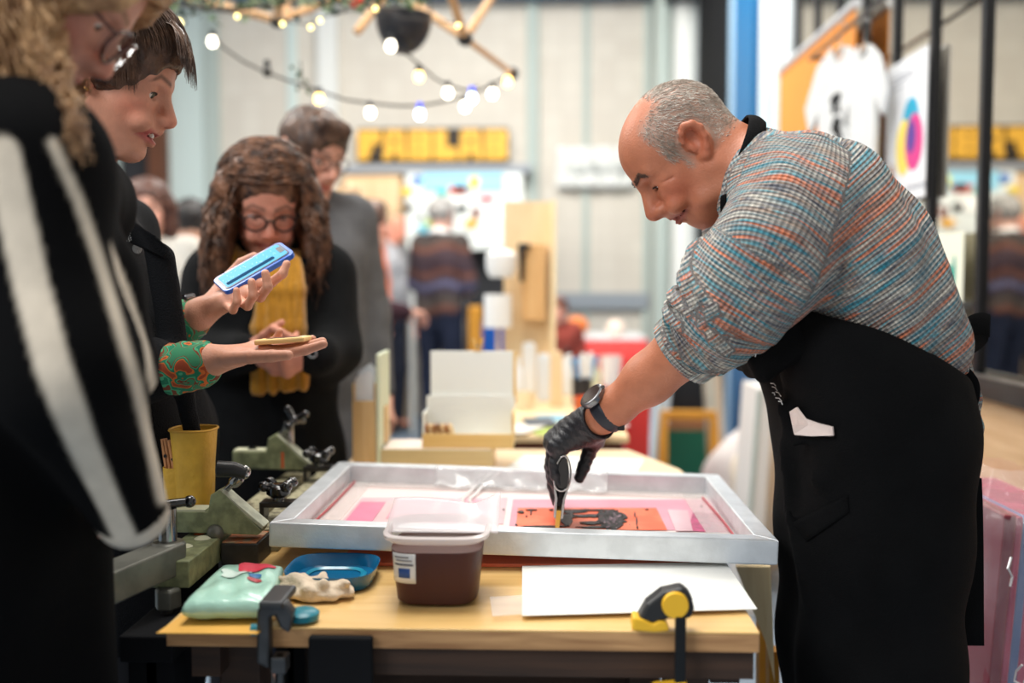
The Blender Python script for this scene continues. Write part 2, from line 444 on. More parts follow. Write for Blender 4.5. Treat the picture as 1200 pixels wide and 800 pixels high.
    if neck is not None:
        n = V(neck,float)
        S_.cone(p(-.028,0,-.02), n, neck_r*c*.98, neck_r*1.12, .03); S_.cone(p(.01,0,-.055), n, .036*c, neck_r*.9, .04)
def skin_paint(H, P, base, hair=None, lips=None, brow=None, cheeks=.0, buzz=None, tips=None):
    col = np.tile(srgb(base), (len(P),1)); q = H.loc(P)
    def mix(w, c): 
        w = np.clip(w,0,1)[:,None]; return col*(1-w) + V(srgb(c))*w
    g = lambda c, r: np.exp(-(((q-V(c))/V(r))**2).sum(1))
    red = V(base)*V([1.0,.72,.66])
    w = .5*(g((.118,0,-.03),(.02,.02,.018)) + g((.07,.05,-.03),(.03,.03,.025)) + g((.07,-.05,-.03),(.03,.03,.025)) + g((0,.09,.005),(.03,.02,.04)) + g((0,-.09,.005),(.03,.02,.04)))
    col = mix(w*(.6+cheeks), red)
    if lips is not None:
        d = np.abs(q[:,2]+.0645 - .12*np.maximum(np.abs(q[:,1])-.01,0)*2); w = (d < .0115)&(np.abs(q[:,1])<.034)&(q[:,0]>.078+.0*q[:,0])
        col = mix(w.astype(float)*np.clip(1.5-d/.0095,0,1), lips)
    if brow is not None:
        for s in (1,-1):
            y = q[:,1]*s; zc = .029+.007*np.clip((y-.012)/.03,0,1)-.014*np.clip((y-.038)/.015,0,1)
            w = .8*np.clip(1.4-np.abs(q[:,2]-zc)/.0042,0,1)*np.clip((y-.008)/.004,0,1)*np.clip((.055-y)/.006,0,1)*(q[:,0]>.06)
            col = mix(w*.9, brow)
    if buzz is not None:
        ew = ((q[:,0]+.008)**2/.00062+(q[:,2]-.005)**2/.0013 < 1)&(np.abs(q[:,1])>.068)
        col = mix(buzz_w(q)*.66*(~ew), buzz)
    return col
def buzz_w(q):
    """where the short hair grows: sides and back, not the bald front"""
    x, y, z = q.T
    lim = .045 - .9*np.clip(z-.055, 0, 1) + .012*np.sin(y*70)
    w = np.clip((lim - x)/.02, 0, 1)*np.clip((z+.035+ .5*np.minimum(0,-x-.02))/.02, 0, 1)
    side = np.clip((np.abs(y)-.05)/.015,0,1)*np.clip((.052-x)/.012,0,1)*np.clip((z-.0)/.015,0,1)
    burn = np.clip(1-np.abs(x-.024)/.012,0,1)*np.clip((z+.03)/.015,0,1)*(np.abs(y)>.055)*(z<.03)
    return np.clip(np.maximum(np.maximum(w, side), burn)*(1-.55*np.exp(-((x-.02)**2/.0016+(z-.125)**2/.0012))), 0, 1)
def lash(H, root, base, eo=.0042, ez=.001):
    for s in (1,-1):
        m = MB(); pts = []
        for t in np.linspace(-.95,.95,13):
            a = t*.85; zz_ = ez-.005+eo*math.sqrt(max(0,1-t*t))+.0006; e = math.asin(max(-1,min(1,zz_/.0160)))
            pts.append(H.p(.0785+.0164*math.cos(e)*math.cos(a), s*(.0315+.0164*math.cos(e)*math.sin(a)), .005+.0164*math.sin(e))-base)
        m.tube(pts, [.0004]+[.0010]*11+[.0008], 6)
        m.build('eyelashes', mat('lash_dark',(34,24,20),.6), root, smooth=True)
def eyes(H, root, base, look=(.9,0,-.45), iris=IRIS):
    for s in (1,-1):
        c = H.p(.0785,s*.0315,.005); m = MB()
        m.ball(c-base, .0142*H.sc, 20, 16); m.cm = 1
        d = unit(H.f*look[0] + H.l*look[1] + H.u*look[2]); x, y, _ = frame_to(d)
        m.lathe([(.0001,.0146*H.sc),(.004*H.sc,.0141*H.sc),(.0074*H.sc,.0125*H.sc)], c-base, 14, d, cap=False)
        m.build('eye', [EYEW, iris], root, smooth=True)
def hand_sdf(S_, wrist, palm, fingers, thumb, wr=.026, fr=.0088, sc=1.0, pr=.0135, k=.0035):
    """explicit chains: fingers = four lists of four points, palm = one or two mid points"""
    wrist = V(wrist,float)
    m = V(palm,float)
    S_.cone(wrist, m, wr*.85*sc, pr*1.25*sc, .02)
    for f in fingers: S_.cone(wrist*.75+m*.25, f[0], pr*1.0*sc, pr*.88*sc, .014)
    for a, b in zip(fingers[:-1], fingers[1:]): S_.cone(V(a[0])*.9+m*.1, V(b[0])*.9+m*.1, pr*.85*sc, pr*.85*sc, .010)
    for i, f in enumerate(fingers):
        q = fr*sc*(1.0,1.03,.98,.86)[i]
        S_.chain(f, [q*1.08, q, q*.92, q*.80][:len(f)], k)
    t = thumb; q = fr*sc
    S_.cone(wrist*.7+m*.3, t[0], pr*1.1*sc, pr*1.05*sc, .016)
    S_.chain(t, [q*1.5, q*1.2, q*1.08, q*.9][:len(t)], k)
def finger_bend(base, d, palm_n, lens, angs):
    """a finger from its knuckle: d start direction, bends toward palm_n by angs"""
    d = unit(d); n = unit(V(palm_n) - d*(V(palm_n)@d)); p = [V(base,float)]; a = 0
    for L_, g in zip(lens, angs):
        a += math.radians(g); p.append(p[-1] + L_*(math.cos(a)*d + math.sin(a)*n))
    return p
FL = [(.042,.026,.021),(.046,.029,.022),(.042,.028,.021),(.033,.021,.018)]
def auto_hand(S_, wrist, fdir, tdir, palm_n, curl=(25,30,20), sc=1.0, thumb_out=.55, spread=.06, right=True):
    f = unit(fdir); t = unit(V(tdir)-f*(V(tdir)@f)); n = unit(V(palm_n)-f*(V(palm_n)@f)-t*(V(palm_n)@t)); w = V(wrist,float)
    ch = []
    for i, y in enumerate((.031,.0105,-.0105,-.0305)):
        b = w + sc*(f*(.088-.004*abs(i-1)) + t*y)
        ch.append(finger_bend(b, f + t*spread*(1.5-i), n, [q*sc for q in FL[i]], curl))
    tb = w + sc*(f*.03 + t*.03 + n*.008)
    td = unit(f*.75 + t*thumb_out + n*.25)
    tp = [tb, tb+td*.034*sc, tb+td*.034*sc+unit(td+n*.25)*.03*sc, tb+td*.034*sc+unit(td+n*.25)*.03*sc+unit(td+n*.5-t*.2)*.024*sc]
    hand_sdf(S_, w, w + sc*f*.05, ch, tp, sc=sc)
    return ch, tp
def dress(name, S_, vox, m, root, base, smooth=1, col=None, uvw=None, paint=None, label=None, uvfn=None, lo=None, hi=None):
    Vt, Q = S_.mesh(vox, lo, hi)
    if smooth: Vt = smooth_v(Vt, Q, smooth)
    c = paint(Vt) if paint else None
    u = uvfn(Vt) if uvfn else None
    o = raw_mesh(name, Vt, Q, m, root, c, u, base)
    if label: o['label'] = label
    return o
def wrinkle(amp, fr, seed=0, dirs=None):
    r = np.random.default_rng(seed); ks = r.normal(size=(5,3))*fr*V([1,1,.45]); ph = r.uniform(0,6.3,5)
    def fn(X,Y,Z):
        s = 0
        for k_, p_ in zip(ks, ph): s = s + np.sin(k_[0]*X+k_[1]*Y+k_[2]*Z+p_)
        return amp*s/2.2
    return fn
# ---------- hair
def tubes_np(paths, r0, r1=.0003, n=3):
    """paths (N,K,3) -> one mesh of thin tapering strands"""
    Pn, K = paths.shape[:2]; T = np.gradient(paths, axis=1); T /= np.linalg.norm(T, axis=2, keepdims=True)+1e-9
    ref = np.where(np.abs(T[...,2:3])>.9, V([1.,0,0]), V([0,0,1.])); X = np.cross(ref, T); X /= np.linalg.norm(X,axis=2,keepdims=True)+1e-9; Yv = np.cross(T, X)
    tt = np.linspace(0,1,K); r0 = np.broadcast_to(np.asarray(r0,float), (Pn,))
    rad = r0[:,None]*(1-tt**3)[None] + r1*(tt**3)[None]
    ring = np.stack([paths + rad[...,None]*(math.cos(2*math.pi*j/n)*X + math.sin(2*math.pi*j/n)*Yv) for j in range(n)], 2)  # N,K,n,3
    Vt = ring.reshape(-1,3); i = np.arange(Pn)[:,None,None]*K*n; k_ = np.arange(K-1)[None,:,None]*n; j = np.arange(n)[None,None]
    a = i+k_+j; b = i+k_+(j+1)%n
    return Vt, np.stack([a,b,b+n,a+n], -1).reshape(-1,4)
def hair_mat(name, c1, c2, rough=.4):
    if name in _M: return _M[name]
    m = mat(name, c1, rough); nt = m.node_tree; N = nt.nodes; L = nt.links; b = N['Principled BSDF']
    tc = N.new('ShaderNodeTexCoord'); n = N.new('ShaderNodeTexNoise'); n.inputs['Scale'].default_value = 38; n.inputs['Detail'].default_value = 6
    L.new(tc.outputs['Object'], n.inputs['Vector']); r = N.new('ShaderNodeValToRGB'); r.color_ramp.elements[0].position=.35; r.color_ramp.elements[1].position=.65
    r.color_ramp.elements[0].color = (*srgb(c1),1); r.color_ramp.elements[1].color = (*srgb(c2),1)
    L.new(n.outputs['Fac'], r.inputs['Fac']); L.new(r.outputs['Color'], b.inputs['Base Color'])
    bp = N.new('ShaderNodeBump'); bp.inputs['Strength'].default_value = .6; bp.inputs['Distance'].default_value = .006
    n2 = N.new('ShaderNodeTexNoise'); n2.inputs['Scale'].default_value = 90; L.new(tc.outputs['Object'], n2.inputs['Vector']); L.new(n2.outputs['Fac'], bp.inputs['Height']); L.new(bp.outputs['Normal'], b.inputs['Normal'])
    return m
def scalp(H, q, off=0.0):
    """direction -> point on the cranium"""
    q = q/np.linalg.norm(q, axis=-1, keepdims=True)
    r = V([.101,.079,.086])+off; k = 1/np.sqrt(((q/r)**2).sum(-1, keepdims=True)); L_ = q*k + V([-.004,0,.042])
    return H.O + H.sc*(L_[...,0:1]*H.f + L_[...,1:2]*H.l + L_[...,2:3]*H.u)
def hair_cap(S_, H, t=.012, front=.055, low=-.03, k=.012, face_cut=True):
    c = H.sc
    S_.ell(H.p(-.006,0,.045), V([.100+t,.078+t,.084+t])*c, H.A, k)
    if face_cut: S_.ell(H.p(front+.095,0,-.045), V([.105,.078,.115])*c, H.A, .012, 's'); S_.ell(H.p(.03,0,-.10), V([.13,.12,.085])*c, H.A, .01, 's')
# ---------- clothes on bones
def torso_ops(S_, J, g=0, k=.05, bot='pelvis', wid=1.0):
    l = unit(V(J['Ls'])-V(J['Rs'])); c = J.get('sc',1)*wid
    ch, be, pe = V(J['chest']), V(J['belly']), V(J['pelvis'])
    S_.cone(V(J['Ls'])-l*.02, V(J['Rs'])+l*.02, .060*c+g, .060*c+g, k)
    for s in (1,-1):
        S_.cone(ch+s*l*.075*c, be+s*l*.055*c, .105*c+g, .098*c+g, k)
        S_.cone(be+s*l*.055*c, pe+s*l*.07*c, .098*c+g, .102*c+g, k)
    S_.cone(V(J['neck']), ch, .05*c+g*.6, .10*c+g, .06)
def sleeve_ops(S_, a, e, w, ra, re, rw, k=.03):
    S_.cone(a, e, ra, re, k); S_.cone(e, w, re*.98, rw, k)
def leg_ops(S_, J, g=0, k=.03, to=1.0):
    c = J.get('sc',1)
    for s in 'LR':
        h, kn, an = V(J[s+'h']), V(J[s+'k']), V(J[s+'a'])
        S_.cone(h, kn, .078*c+g, .054*c+g, k); S_.cone(kn, kn+(an-kn)*to, .054*c+g, .038*c+g, k)
def shoe(J, s, root, base, m, f):
    S_ = SDF(); a = V(J[s+'a']); f = unit(V(f)*V([1,1,0])); z = V([0,0,1.])
    S_.cone(a+z*(.045-a[2])-f*.03, a+z*(.038-a[2])+f*.13, .042, .036, .03); S_.cone(a-z*.01, a+z*(.05-a[2]), .045, .045, .03); S_.cut((0,0,.004), (0,0,1), .004)
    return dress('shoe', S_, .009, m, root, base)
def stand(x, y, yaw, h=1.72, lean=0, arms='down', head_yaw=0, head_pitch=0, sc=None):
    """joints of a standing person facing yaw degrees from +X"""
    c = (h/1.72) if sc is None else sc; a = math.radians(yaw); f = V([math.cos(a),math.sin(a),0]); l = V([-math.sin(a),math.cos(a),0]); z = V([0,0,1.])
    o = V([x,y,0.]); J = {'sc':c, 'f':f, 'l':l}
    J['pelvis'] = o+z*.93*c; J['belly'] = o+z*1.08*c+f*lean*.05; J['chest'] = o+z*1.27*c+f*lean*.14
    J['neck'] = o+z*1.42*c+f*(lean*.22)
    for n, s in (('L',1),('R',-1)):
        J[n+'s'] = o+z*1.37*c+l*s*.165*c+f*lean*.2
        J[n+'h'] = o+z*.90*c+l*s*.085*c; J[n+'k'] = o+z*.48*c+l*s*.095*c+f*.02; J[n+'a'] = o+z*.08*c+l*s*.10*c
        if arms == 'down': J[n+'e'] = J[n+'s']+c*(l*s*.06-z*.28-f*.01); J[n+'w'] = J[n+'e']+c*(f*.07-z*.245+l*s*.0)
        elif arms == 'front': J[n+'e'] = J[n+'s']+c*(l*s*.05-z*.27+f*.02); J[n+'w'] = J[n+'e']+c*(f*.20-z*.02-l*s*.13)
        elif arms == 'fold': J[n+'e'] = J[n+'s']+c*(l*s*.06-z*.27+f*.03); J[n+'w'] = J[n+'e']+c*(f*.17+z*.03-l*s*.16)
    hy = math.radians(head_yaw); J['H'] = Head(J['neck']+z*.125*c+f*(.025+.05*head_pitch/45), head_dir(yaw+head_yaw, head_pitch), sc=c*.98)
    return J
def plain_person(J, label, top, hair, trousers, skin=(214,165,140), vox=.011, coat=None, coat_long=0, hair_style='short', group=None, glasses=False, base=None, smile=0, extra=None, stripes=None, collar=None, legs=True, shoes=(40,36,34), hv=None):
    """a whole figure in clothes; body one skin surface"""
    f, l, c, H = J['f'], J['l'], J['sc'], J['H']
    b = V([J['pelvis'][0], J['pelvis'][1], 0.]) if base is None else V(base)
    root = thing('person', label, 'person', b, group=group)
    S_ = SDF(); torso_ops(S_, J, -.022)
    for n, s in (('L',1),('R',-1)):
        sleeve_ops(S_, J[n+'s'], J[n+'e'], J[n+'w'], .042*c, .036*c, .025*c)
        d = unit(V(J[n+'w'])-V(J[n+'e'])); pn = unit(-l*s*.9 - V([0,0,.5])) if abs(d[2])>.7 else V([0,0,-1.])
        td = f if abs(d[2])>.7 else unit(-l*s - d*((-l*s)@d))
        if abs(d[2]) <= .7: pn = V([0,0,-1.]); td = unit(np.cross(pn, d))*(1 if (np.cross(pn,d)@(-l*s))>0 else -1)
        auto_hand(S_, J[n+'w'], d, td, pn, (30,30,20), sc=c)
    leg_ops(S_, J, -.01)
    for n in 'LR': S_.cone(J[n+'a'], V(J[n+'a'])+f*.12-V([0,0,.045]), .035, .03)
    head_sdf(S_, H, smile=smile, neck=V(J['neck'])-V([0,0,.03]), neck_r=.05*c, eyes=True)
    Hb = (H.O-V([.15]*3), H.O+V([.15]*3))
    # coarse everywhere, fine on the head
    Vt, Q = S_.mesh(vox*.8); ql = np.abs(Vt-H.O).max(1) < .105*c
    keep = ~ql[Q].all(1); Q1 = Q[keep]
    V2, Q2 = S_.mesh(vox*.42 if vox < .012 else .0055, H.O-.115*c, H.O+.125*c)
    Vt, Q = join_np([(Vt, Q1), (V2, Q2)])
    raw_mesh('body', Vt, Q, SKIN, root, skin_paint(H, Vt, skin, lips=tuple(int(x) for x in V(skin)*V([.88,.62,.60])), brow=tuple(hair[0])), None, b)
    eyes(H, root, b)
    # top garment
    S2 = SDF(); torso_ops(S2, J, .006 + (.012 if coat_long else 0))
    for n in 'LR':
        w = V(J[n+'w']); e = V(J[n+'e']); sleeve_ops(S2, J[n+'s'], e, e+(w-e)*.93, .064*c, .055*c, .042*c)
    if coat_long:
        pe = V(J['pelvis'])
        for s in (1,-1): S2.cone(pe+s*l*.07, pe+s*l*.085-V([0,0,coat_long]), .115, .125, .05)
    S2.warp(wrinkle(.0035, 34, int(abs(b[0])*100)))
    pt = None
    if stripes:
        cols = [srgb(q) for q in stripes]
        def pt(P):
            t = (P[:,2]+.02*np.sin(P[:,0]*20))/.045; i = np.floor(t).astype(int) % len(cols)
            return V(cols)[i]
    m = mat_vc('striped_knit', .9, .15, 60, .4, 300) if stripes else mat('cloth_'+'_'.join(str(int(q)) for q in top), top, .9, var=.15, vs=14, bump=.5, bs=220)
    dress('coat' if coat_long else 'sweater', S2, vox, m, root, b, 1, paint=pt)
    if trousers is not None:
        S3 = SDF(); leg_ops(S3, J, .012); l_ = l
        for s in (1,-1): S3.cone(V(J['pelvis'])+s*l*.07, V(J['pelvis'])+s*l*.06-V([0,0,.1]), .103*c, .09, .04)
        S3.warp(wrinkle(.003, 30, 5)); dress('trousers', S3, vox*1.15, mat('cloth_'+'_'.join(str(int(q)) for q in trousers), trousers, .9, var=.12, vs=14, bump=.5, bs=220), root, b)
        for n in 'LR': shoe(J, n, root, b, mat('shoe_leather_%d' % shoes[0], shoes, .5), f)
    # hair
    hm = hair_mat('hair_'+'_'.join(str(int(q)) for q in hair[0]), *hair)
    SH = SDF(); hair_cap(SH, H, .014 if hair_style != 'bald' else .004)
    if hair_style == 'long':
        for s in (1,-1):
            SH.chain([H.p(.03,s*.06,.095), H.p(.02,s*.088,.02), H.p(0,s*.09,-.07), H.p(-.005,s*.085,-.15)], [.02,.028,.032,.022], .03)
        SH.chain([H.p(-.07,0,.03), H.p(-.08,0,-.08), H.p(-.06,0,-.15)], [.06,.06,.04], .03)
    if hair_style == 'short':
        SH.chain([H.p(.07,-.035,.11), H.p(.085,.03,.10)], [.02,.022], .03)
    SH.warp(wrinkle(.0022, 120, 3))
    dress('hair', SH, .006, hm, root, b, 1)
    if collar:
        m_ = MB(); n_ = V(J['neck'])-b+V([0,0,.015])
        m_.tube([n_+.072*(math.cos(t)*f+math.sin(t)*l)*V([1,1,1]) + V([0,0,.01-.012*math.cos(t)]) for t in np.linspace(0,2*math.pi,25)], .014, 8, flat=1.4, cap=False)
        m_.build('collar', mat('collar_%d' % collar[0], collar, .8), root, smooth=True)
    if glasses: spectacles(H, root, b, mat('dark_glasses_frame', (38,26,22), .3))
    return root
def spectacles(H, root, b, m, r=.021, z=.004, thick=.0017, arm=True, lens=True, far=.112):
    base = b
    def P(x,y,z_): return H.p(x,y,z_)-base
    fr = None; mb = MB()
    for s in (1,-1):
        c0 = (far, s*.033, z)
        mb.tube([P(c0[0]-.006*abs(math.cos(t))*(s*math.cos(t)>0), c0[1]+r*1.15*math.cos(t), c0[2]+r*.92*math.sin(t)) for t in np.linspace(0,2*math.pi,29)], thick*H.sc, 6, cap=False)
        if arm: mb.tube([P(far-.004,s*(.033+r*1.1),z+.008), P(.07,s*.074,z+.010), P(.0,s*.083,z+.012), P(-.012,s*.085,z-.008)], thick*.9*H.sc, 6)
    mb.tube([P(far,-.033+r*1.1,z+.004), P(far+.004,0,z+.009), P(far,.033-r*1.1,z+.004)], thick*H.sc, 6)
    fr = mb.build('glasses', m, root, smooth=True); fr['label'] = 'round framed glasses'
    if lens:
        for s in (1,-1):
            q = MB(); q.lathe([(.0001,.0012),(r*1.02,.0),(r*1.02,-.0008),(.0001,.0004)], P(far-.001, s*.033, z), 24, H.f, cap=False)
            q.build('lens', mat('clear_lens', (255,255,255), .02, trans=1, ior=1.2, alpha=.25), fr, smooth=True)
    return fr
# ============================================================ setting
XW = 1.27; YB = 9.0; TZ = .76
M_BLUE = mat('blue_paint', (22,92,140), .5, var=.1); M_BLK = mat('black_paint', (16,17,20), .85, var=.1)
M_STEEL = mat('grey_steel', (150,152,152), .35, .8, var=.15, vs=20)
def st(mb, name, m, **k):
    o = mb.build(name, m, None, **k); o['kind'] = 'structure'; return o
# floor: blue grey painted concrete
st(MB().box((-6,-1.5,-.1), (5,9.3,0)), 'floor', mat('floor_paint', (128,146,164), .4, var=.18, vs=1.5, bump=.1, bs=30))
# back wall: painted blocks
def block_wall_mat():
    m = mat('painted_blocks', (214,208,196), .7); nt = m.node_tree; N = nt.nodes; L = nt.links; b = N['Principled BSDF']
    tc = N.new('ShaderNodeTexCoord'); mp = N.new('ShaderNodeMapping'); L.new(tc.outputs['Object'], mp.inputs['Vector']); mp.inputs['Rotation'].default_value = (math.pi/2,0,0)
    br = N.new('ShaderNodeTexBrick'); L.new(mp.outputs['Vector'], br.inputs['Vector']); br.offset = 0
    br.inputs['Scale'].default_value = 1; br.inputs['Brick Width'].default_value = .16; br.inputs['Row Height'].default_value = .16; br.inputs['Mortar Size'].default_value = .006; br.inputs['Mortar Smooth'].default_value = .4
    br.inputs['Color1'].default_value = (*srgb((218,212,200)),1); br.inputs['Color2'].default_value = (*srgb((211,204,192)),1); br.inputs['Mortar'].default_value = (*srgb((206,200,188)),1)
    L.new(br.outputs['Color'], b.inputs['Base Color']); return m
st(MB().box((-6.2,YB,0), (5,YB+.15,4.6)), 'wall_back', block_wall_mat())
M_GR = mat('grey_green_strip', (178,190,184), .6); M_WH = mat('white_paint', (226,228,224), .55); M_WCOOL = mat('cool_white_panel', (205,220,216), .5)
def onback(px0, px1, Y=YB): return W(px0,330,Y)[0], W(px1,330,Y)[0]
n = 1
for a, b, m, d in ((617,631,M_GR,.06), (244,262,M_GR,.05), (377,400,M_WH,.10), (340,352,M_WCOOL,.03), (682,690,M_GR,.02), (752,762,M_GR,.05)):
    x0, x1 = onback(a, b); st(MB().box((x0,YB-d,0), (x1,YB-.001,3.72)), 'trim_%d' % n, m, bevel=.01); n += 1
x0, x1 = onback(203, 244); st(MB().box((x0,YB-.03,0), (x1,YB-.001,3.9)), 'trim_%d' % n, M_WCOOL); n += 1
x0, x1 = onback(400, 760); st(MB().box((x0,YB-.07,.98), (x1,YB-.002,1.12)), 'trim_%d' % n, mat('grey_rail',(150,158,166),.5)); n += 1
# blue roof beam with dark lattice above
bm_ = MB(); bm_.box((-6,YB-.35,3.68), (5,YB-.16,3.80)); bm_.box((-6,YB-.35,4.05), (5,YB-.16,4.13))
for i in range(34): bm_.bar((-6+i*.33,YB-.25,3.8), (-6+(i+.5)*.33,YB-.25,4.05), .03, .03)
st(bm_, 'trim_%d' % n, M_BLUE); n += 1
st(MB().box((-6.2,4.5,4.2), (5,YB+.15,4.3)), 'ceiling', mat('dark_ceiling', (52,56,64), .8, var=.2))
# left: timber door post and dark panel painted as the shade in the doorway
x0, x1 = onback(146, 184); pd = MB().box((x0,YB-.02,0), (x1,YB-.001,3.0)); pd = st(pd, 'doorway_shade_1', mat('dark_doorway', (38,38,42), .6, var=.3, vs=3))
x0, x1 = onback(183, 203); st(MB().box((x0,YB-.14,0), (x1,YB-.001,3.9)), 'trim_%d' % n, wood('brown_post', (82,46,26), (112,66,40), 'Z')); n += 1
x0, x1 = onback(120, 146); st(MB().box((x0,YB-.05,0), (x1,YB-.001,3.0)), 'trim_%d' % n, M_GR); n += 1
# right partition: mirror glazed upper part, plywood below
GL0, GL1 = 1.6, 5.25
ply = wood('plywood', (203,164,122), (219,184,143), 'Y', .6)
wr = MB().box((XW,GL0,0), (XW+.06,GL1,.905)); st(wr, 'wall_right', ply)
for yy, zz in ((2.62,.83),(2.2,.55),(3.0,.80)):
    pass
MIR = mat('mirror_glass', (205,200,190), .012, 1.0); FRM = mat('black_window_frame', (20,21,26), .3, coat=.3)
win = thing('window_1', None, None, (XW,3.4,.92)); win['kind'] = 'structure'
mul = [W(px,330,1)[0] for px in ()]
ys = [WX(q-3,330,XW+.010)[1] for q in (1330,1230,1151,1091,1047,1011)]; ys = [ys[0]-.42] + ys + [ys[-1]+.36*i for i in (1,2,3)]
for i in range(len(ys)-1):
    g = MB().box((0.014,ys[i]-3.4,.0), (.02,ys[i+1]-3.4,2.6)); g.build('pane', MIR, win)
for y in ys:
    MB().box((-.002,y-3.4-.014,.0), (.0135,y-3.4+.014,2.6)).build('mullion', FRM, win, bevel=.003)
MB().box((-.03,ys[0]-3.4,-.03), (.03,ys[-1]-3.4,.03)).build('sill_rail', FRM, win, bevel=.004)
MB().box((-.032,ys[0]-3.4,.03), (-.02,ys[-1]-3.4,.036)).build('sill_ledge', M_STEEL, win)
# right wall beyond the glazing: white bays, blue and black pillars, a bright window
def onR(px): return WX(px,330,XW)[1]
wb = MB().box((XW,5.25,0), (XW+.12,YB,4.2)); st(wb, 'wall_right', mat('white_bay', (186,194,198), .6, var=.06, vs=2))
st(MB().box((XW-.05,onR(888),0), (XW-.001,onR(866),3.9)), 'trim_%d' % n, mat('bright_blue_pillar', (8,92,140), .5)); n += 1
st(MB().box((XW-.05,onR(858),0), (XW-.001,onR(822),4.2)), 'trim_%d' % n, M_BLK); n += 1
st(MB().box((XW-.04,onR(866)+.02,0), (XW-.001,onR(857)-.03,3.9)), 'trim_%d' % n, mat('pale_blue_trim', (150,182,206), .5)); n += 1
wn = thing('window_2', None, None, (XW,5.6,1.3)); wn['kind'] = 'structure'
MB().box((-.012,-.17,-.25), (-.006,.17,1.0)).build('pane', mat('day_window', (150,190,205), .5, emit=(150,215,240), es=.45), wn)
for q in (-.19,.19): MB().box((-.04,q-.02,-.3), (0,q+.02,1.9)).build('window_frame', M_WH, wn)
# white pipes left of the black pillar
for px, r, c in ((800,.10,M_WH),(775,.07,M_GR)):
    x, _, _ = W(px,330,8.6); st(MB().cyl((x,8.6,0),(x,8.6,4.2), r), 'trim_%d' % n, c, smooth=True); n += 1
# ceiling lattice near right top: dark girder
st(MB().box((1.0,7.9,3.55),(1.26,8.9,3.8)), 'trim_%d' % n, mat('dark_girder',(60,64,70),.6)); n += 1

# ============================================================ sign, ledge, booth
SB = W(418,150,8.85); SE = W(596,190,8.85)
g = Grp('letter_sign', 'long black sign board with fat yellow capital letters high on the far wall', 'sign', (SB[0],8.85,SE[2]))
w_, h_ = SE[0]-SB[0], SB[2]-SE[2]
g.part(MB().box((SB[0],8.85,SE[2]), (SE[0],8.93,SB[2])), 'board', mat('sign_black', (44,34,22), .6), bevel=.01)
YL = mat('sign_yellow', (244,186,58), .45); lw = w_/6  # letters in plain yellow paint, without emission
def glyph(ch):
    R_ = lambda a,b,c,d: [(a,b),(c,b),(c,d),(a,d)]
    o = {'F':[[(0,0),(.48,0),(.48,.30),(.62,.30),(.62,.55),(1,.55),(1,1),(0,1)]], 'L':[[(0,0),(1,0),(1,.42),(.56,.42),(.56,1),(0,1)]],
         'A':[[(0,0),(.36,0),(.40,.26),(.60,.26),(.64,0),(1,0),(.90,1),(.10,1)]], 'B':[[(0,0),(.9,0),(1,.1),(1,.42),(.93,.5),(1,.58),(1,.9),(.9,1),(0,1)]]}[ch]
    return o
for i, ch in enumerate('FABLAB'):
    for po in glyph(ch):
        m_ = MB(); m_.prism([(SB[0]+lw*(i+.05)+a*lw*.92, SE[2]+h_*.07+b*h_*.86) for a,b in po], (0,8.85,0), (1,0,0), (0,0,1), .02)
        l_ = g.part(m_, 'letter', YL); l_['label'] = 'yellow letter ' + ch
    for hx, hz, hw, hh in {'A':[(.5,.62,.10,.16)],'B':[(.42,.72,.13,.06),(.42,.30,.13,.06)]}.get(ch, []):
        cx = SB[0]+lw*(i+.05)+hx*lw*.92; cz = SE[2]+h_*.07+hz*h_*.86
        g.part(MB().box((cx-hw*lw,8.826,cz-hh*h_/2),(cx+hw*lw,8.83,cz+hh*h_/2)), 'counter', mat('sign_black', (44,34,22)))
a = W(398,193,8.75); b = W(622,202,8.75)
single(MB().box((a[0],8.72,b[2]), (b[0],8.99,a[2])), 'sign_ledge', mat('ledge_grey',(158,164,172),.5), 'long grey ledge fixed to the far wall under the yellow letter sign', 'ledge', bevel=.01)
# far booth: tan cabinet, poster of coloured marks
a = W(402,206,8.3); b = W(470,330,8.3)
g = Grp('tall_cabinet', 'tall tan wooden cabinet below the left end of the sign', 'cabinet', (a[0],8.3,0))
g.part(MB().box((a[0],8.3,0), (b[0],8.7,a[2])), 'body', wood('tan_cabinet',(214,176,128),(228,194,150),'Z'))
for q in (.02,.52): g.part(MB().box((a[0]+(b[0]-a[0])*q,8.28,.1), (a[0]+(b[0]-a[0])*(q+.46),8.299,a[2]-.04)), 'door', wood('tan_door',(220,184,140),(232,200,158),'Z'))
a = W(476,203,7.9); b = W(612,292,7.9)
g = Grp('wall_mural', 'white display panel covered in coloured paper cut outs under the sign', 'display panel', ((a[0]+b[0])/2,7.9,0))
g.part(MB().box((a[0],7.9,b[2]), (b[0],7.94,a[2])), 'panel', mat('mural_white',(226,232,228),.7))
for q in (a[0]+.02, b[0]-.05): g.part(MB().box((q,7.93,0),(q+.03,7.96,a[2])), 'leg', M_WH)
g.part(MB().box((W(495,203,7.89)[0],7.89,W(0,226,7.89)[2]), (W(590,203,7.89)[0],7.899,a[2])), 'paper', mat('mural_sky',(150,208,230),.7), label='light blue paper strip')
cut = [((240,110,90),(537,222),12,6),((70,120,190),(489,211),6,6),((236,206,60),(478,224),7,5),((60,190,180),(518,225),7,4),((210,60,60),(539,221),9,5),((214,70,90),(570,233),9,4),((236,226,70),(556,214),6,9),((90,80,70),(478,243),7,5),((60,60,60),(541,244),6,6),((160,190,60),(505,262),7,6),((240,180,70),(552,262),8,6),((70,60,60),(492,254),4,4),((120,70,60),(558,250),5,9),((90,180,200),(497,268),8,5),((250,250,245),(520,240),20,12),((250,250,245),(575,255),16,16)]
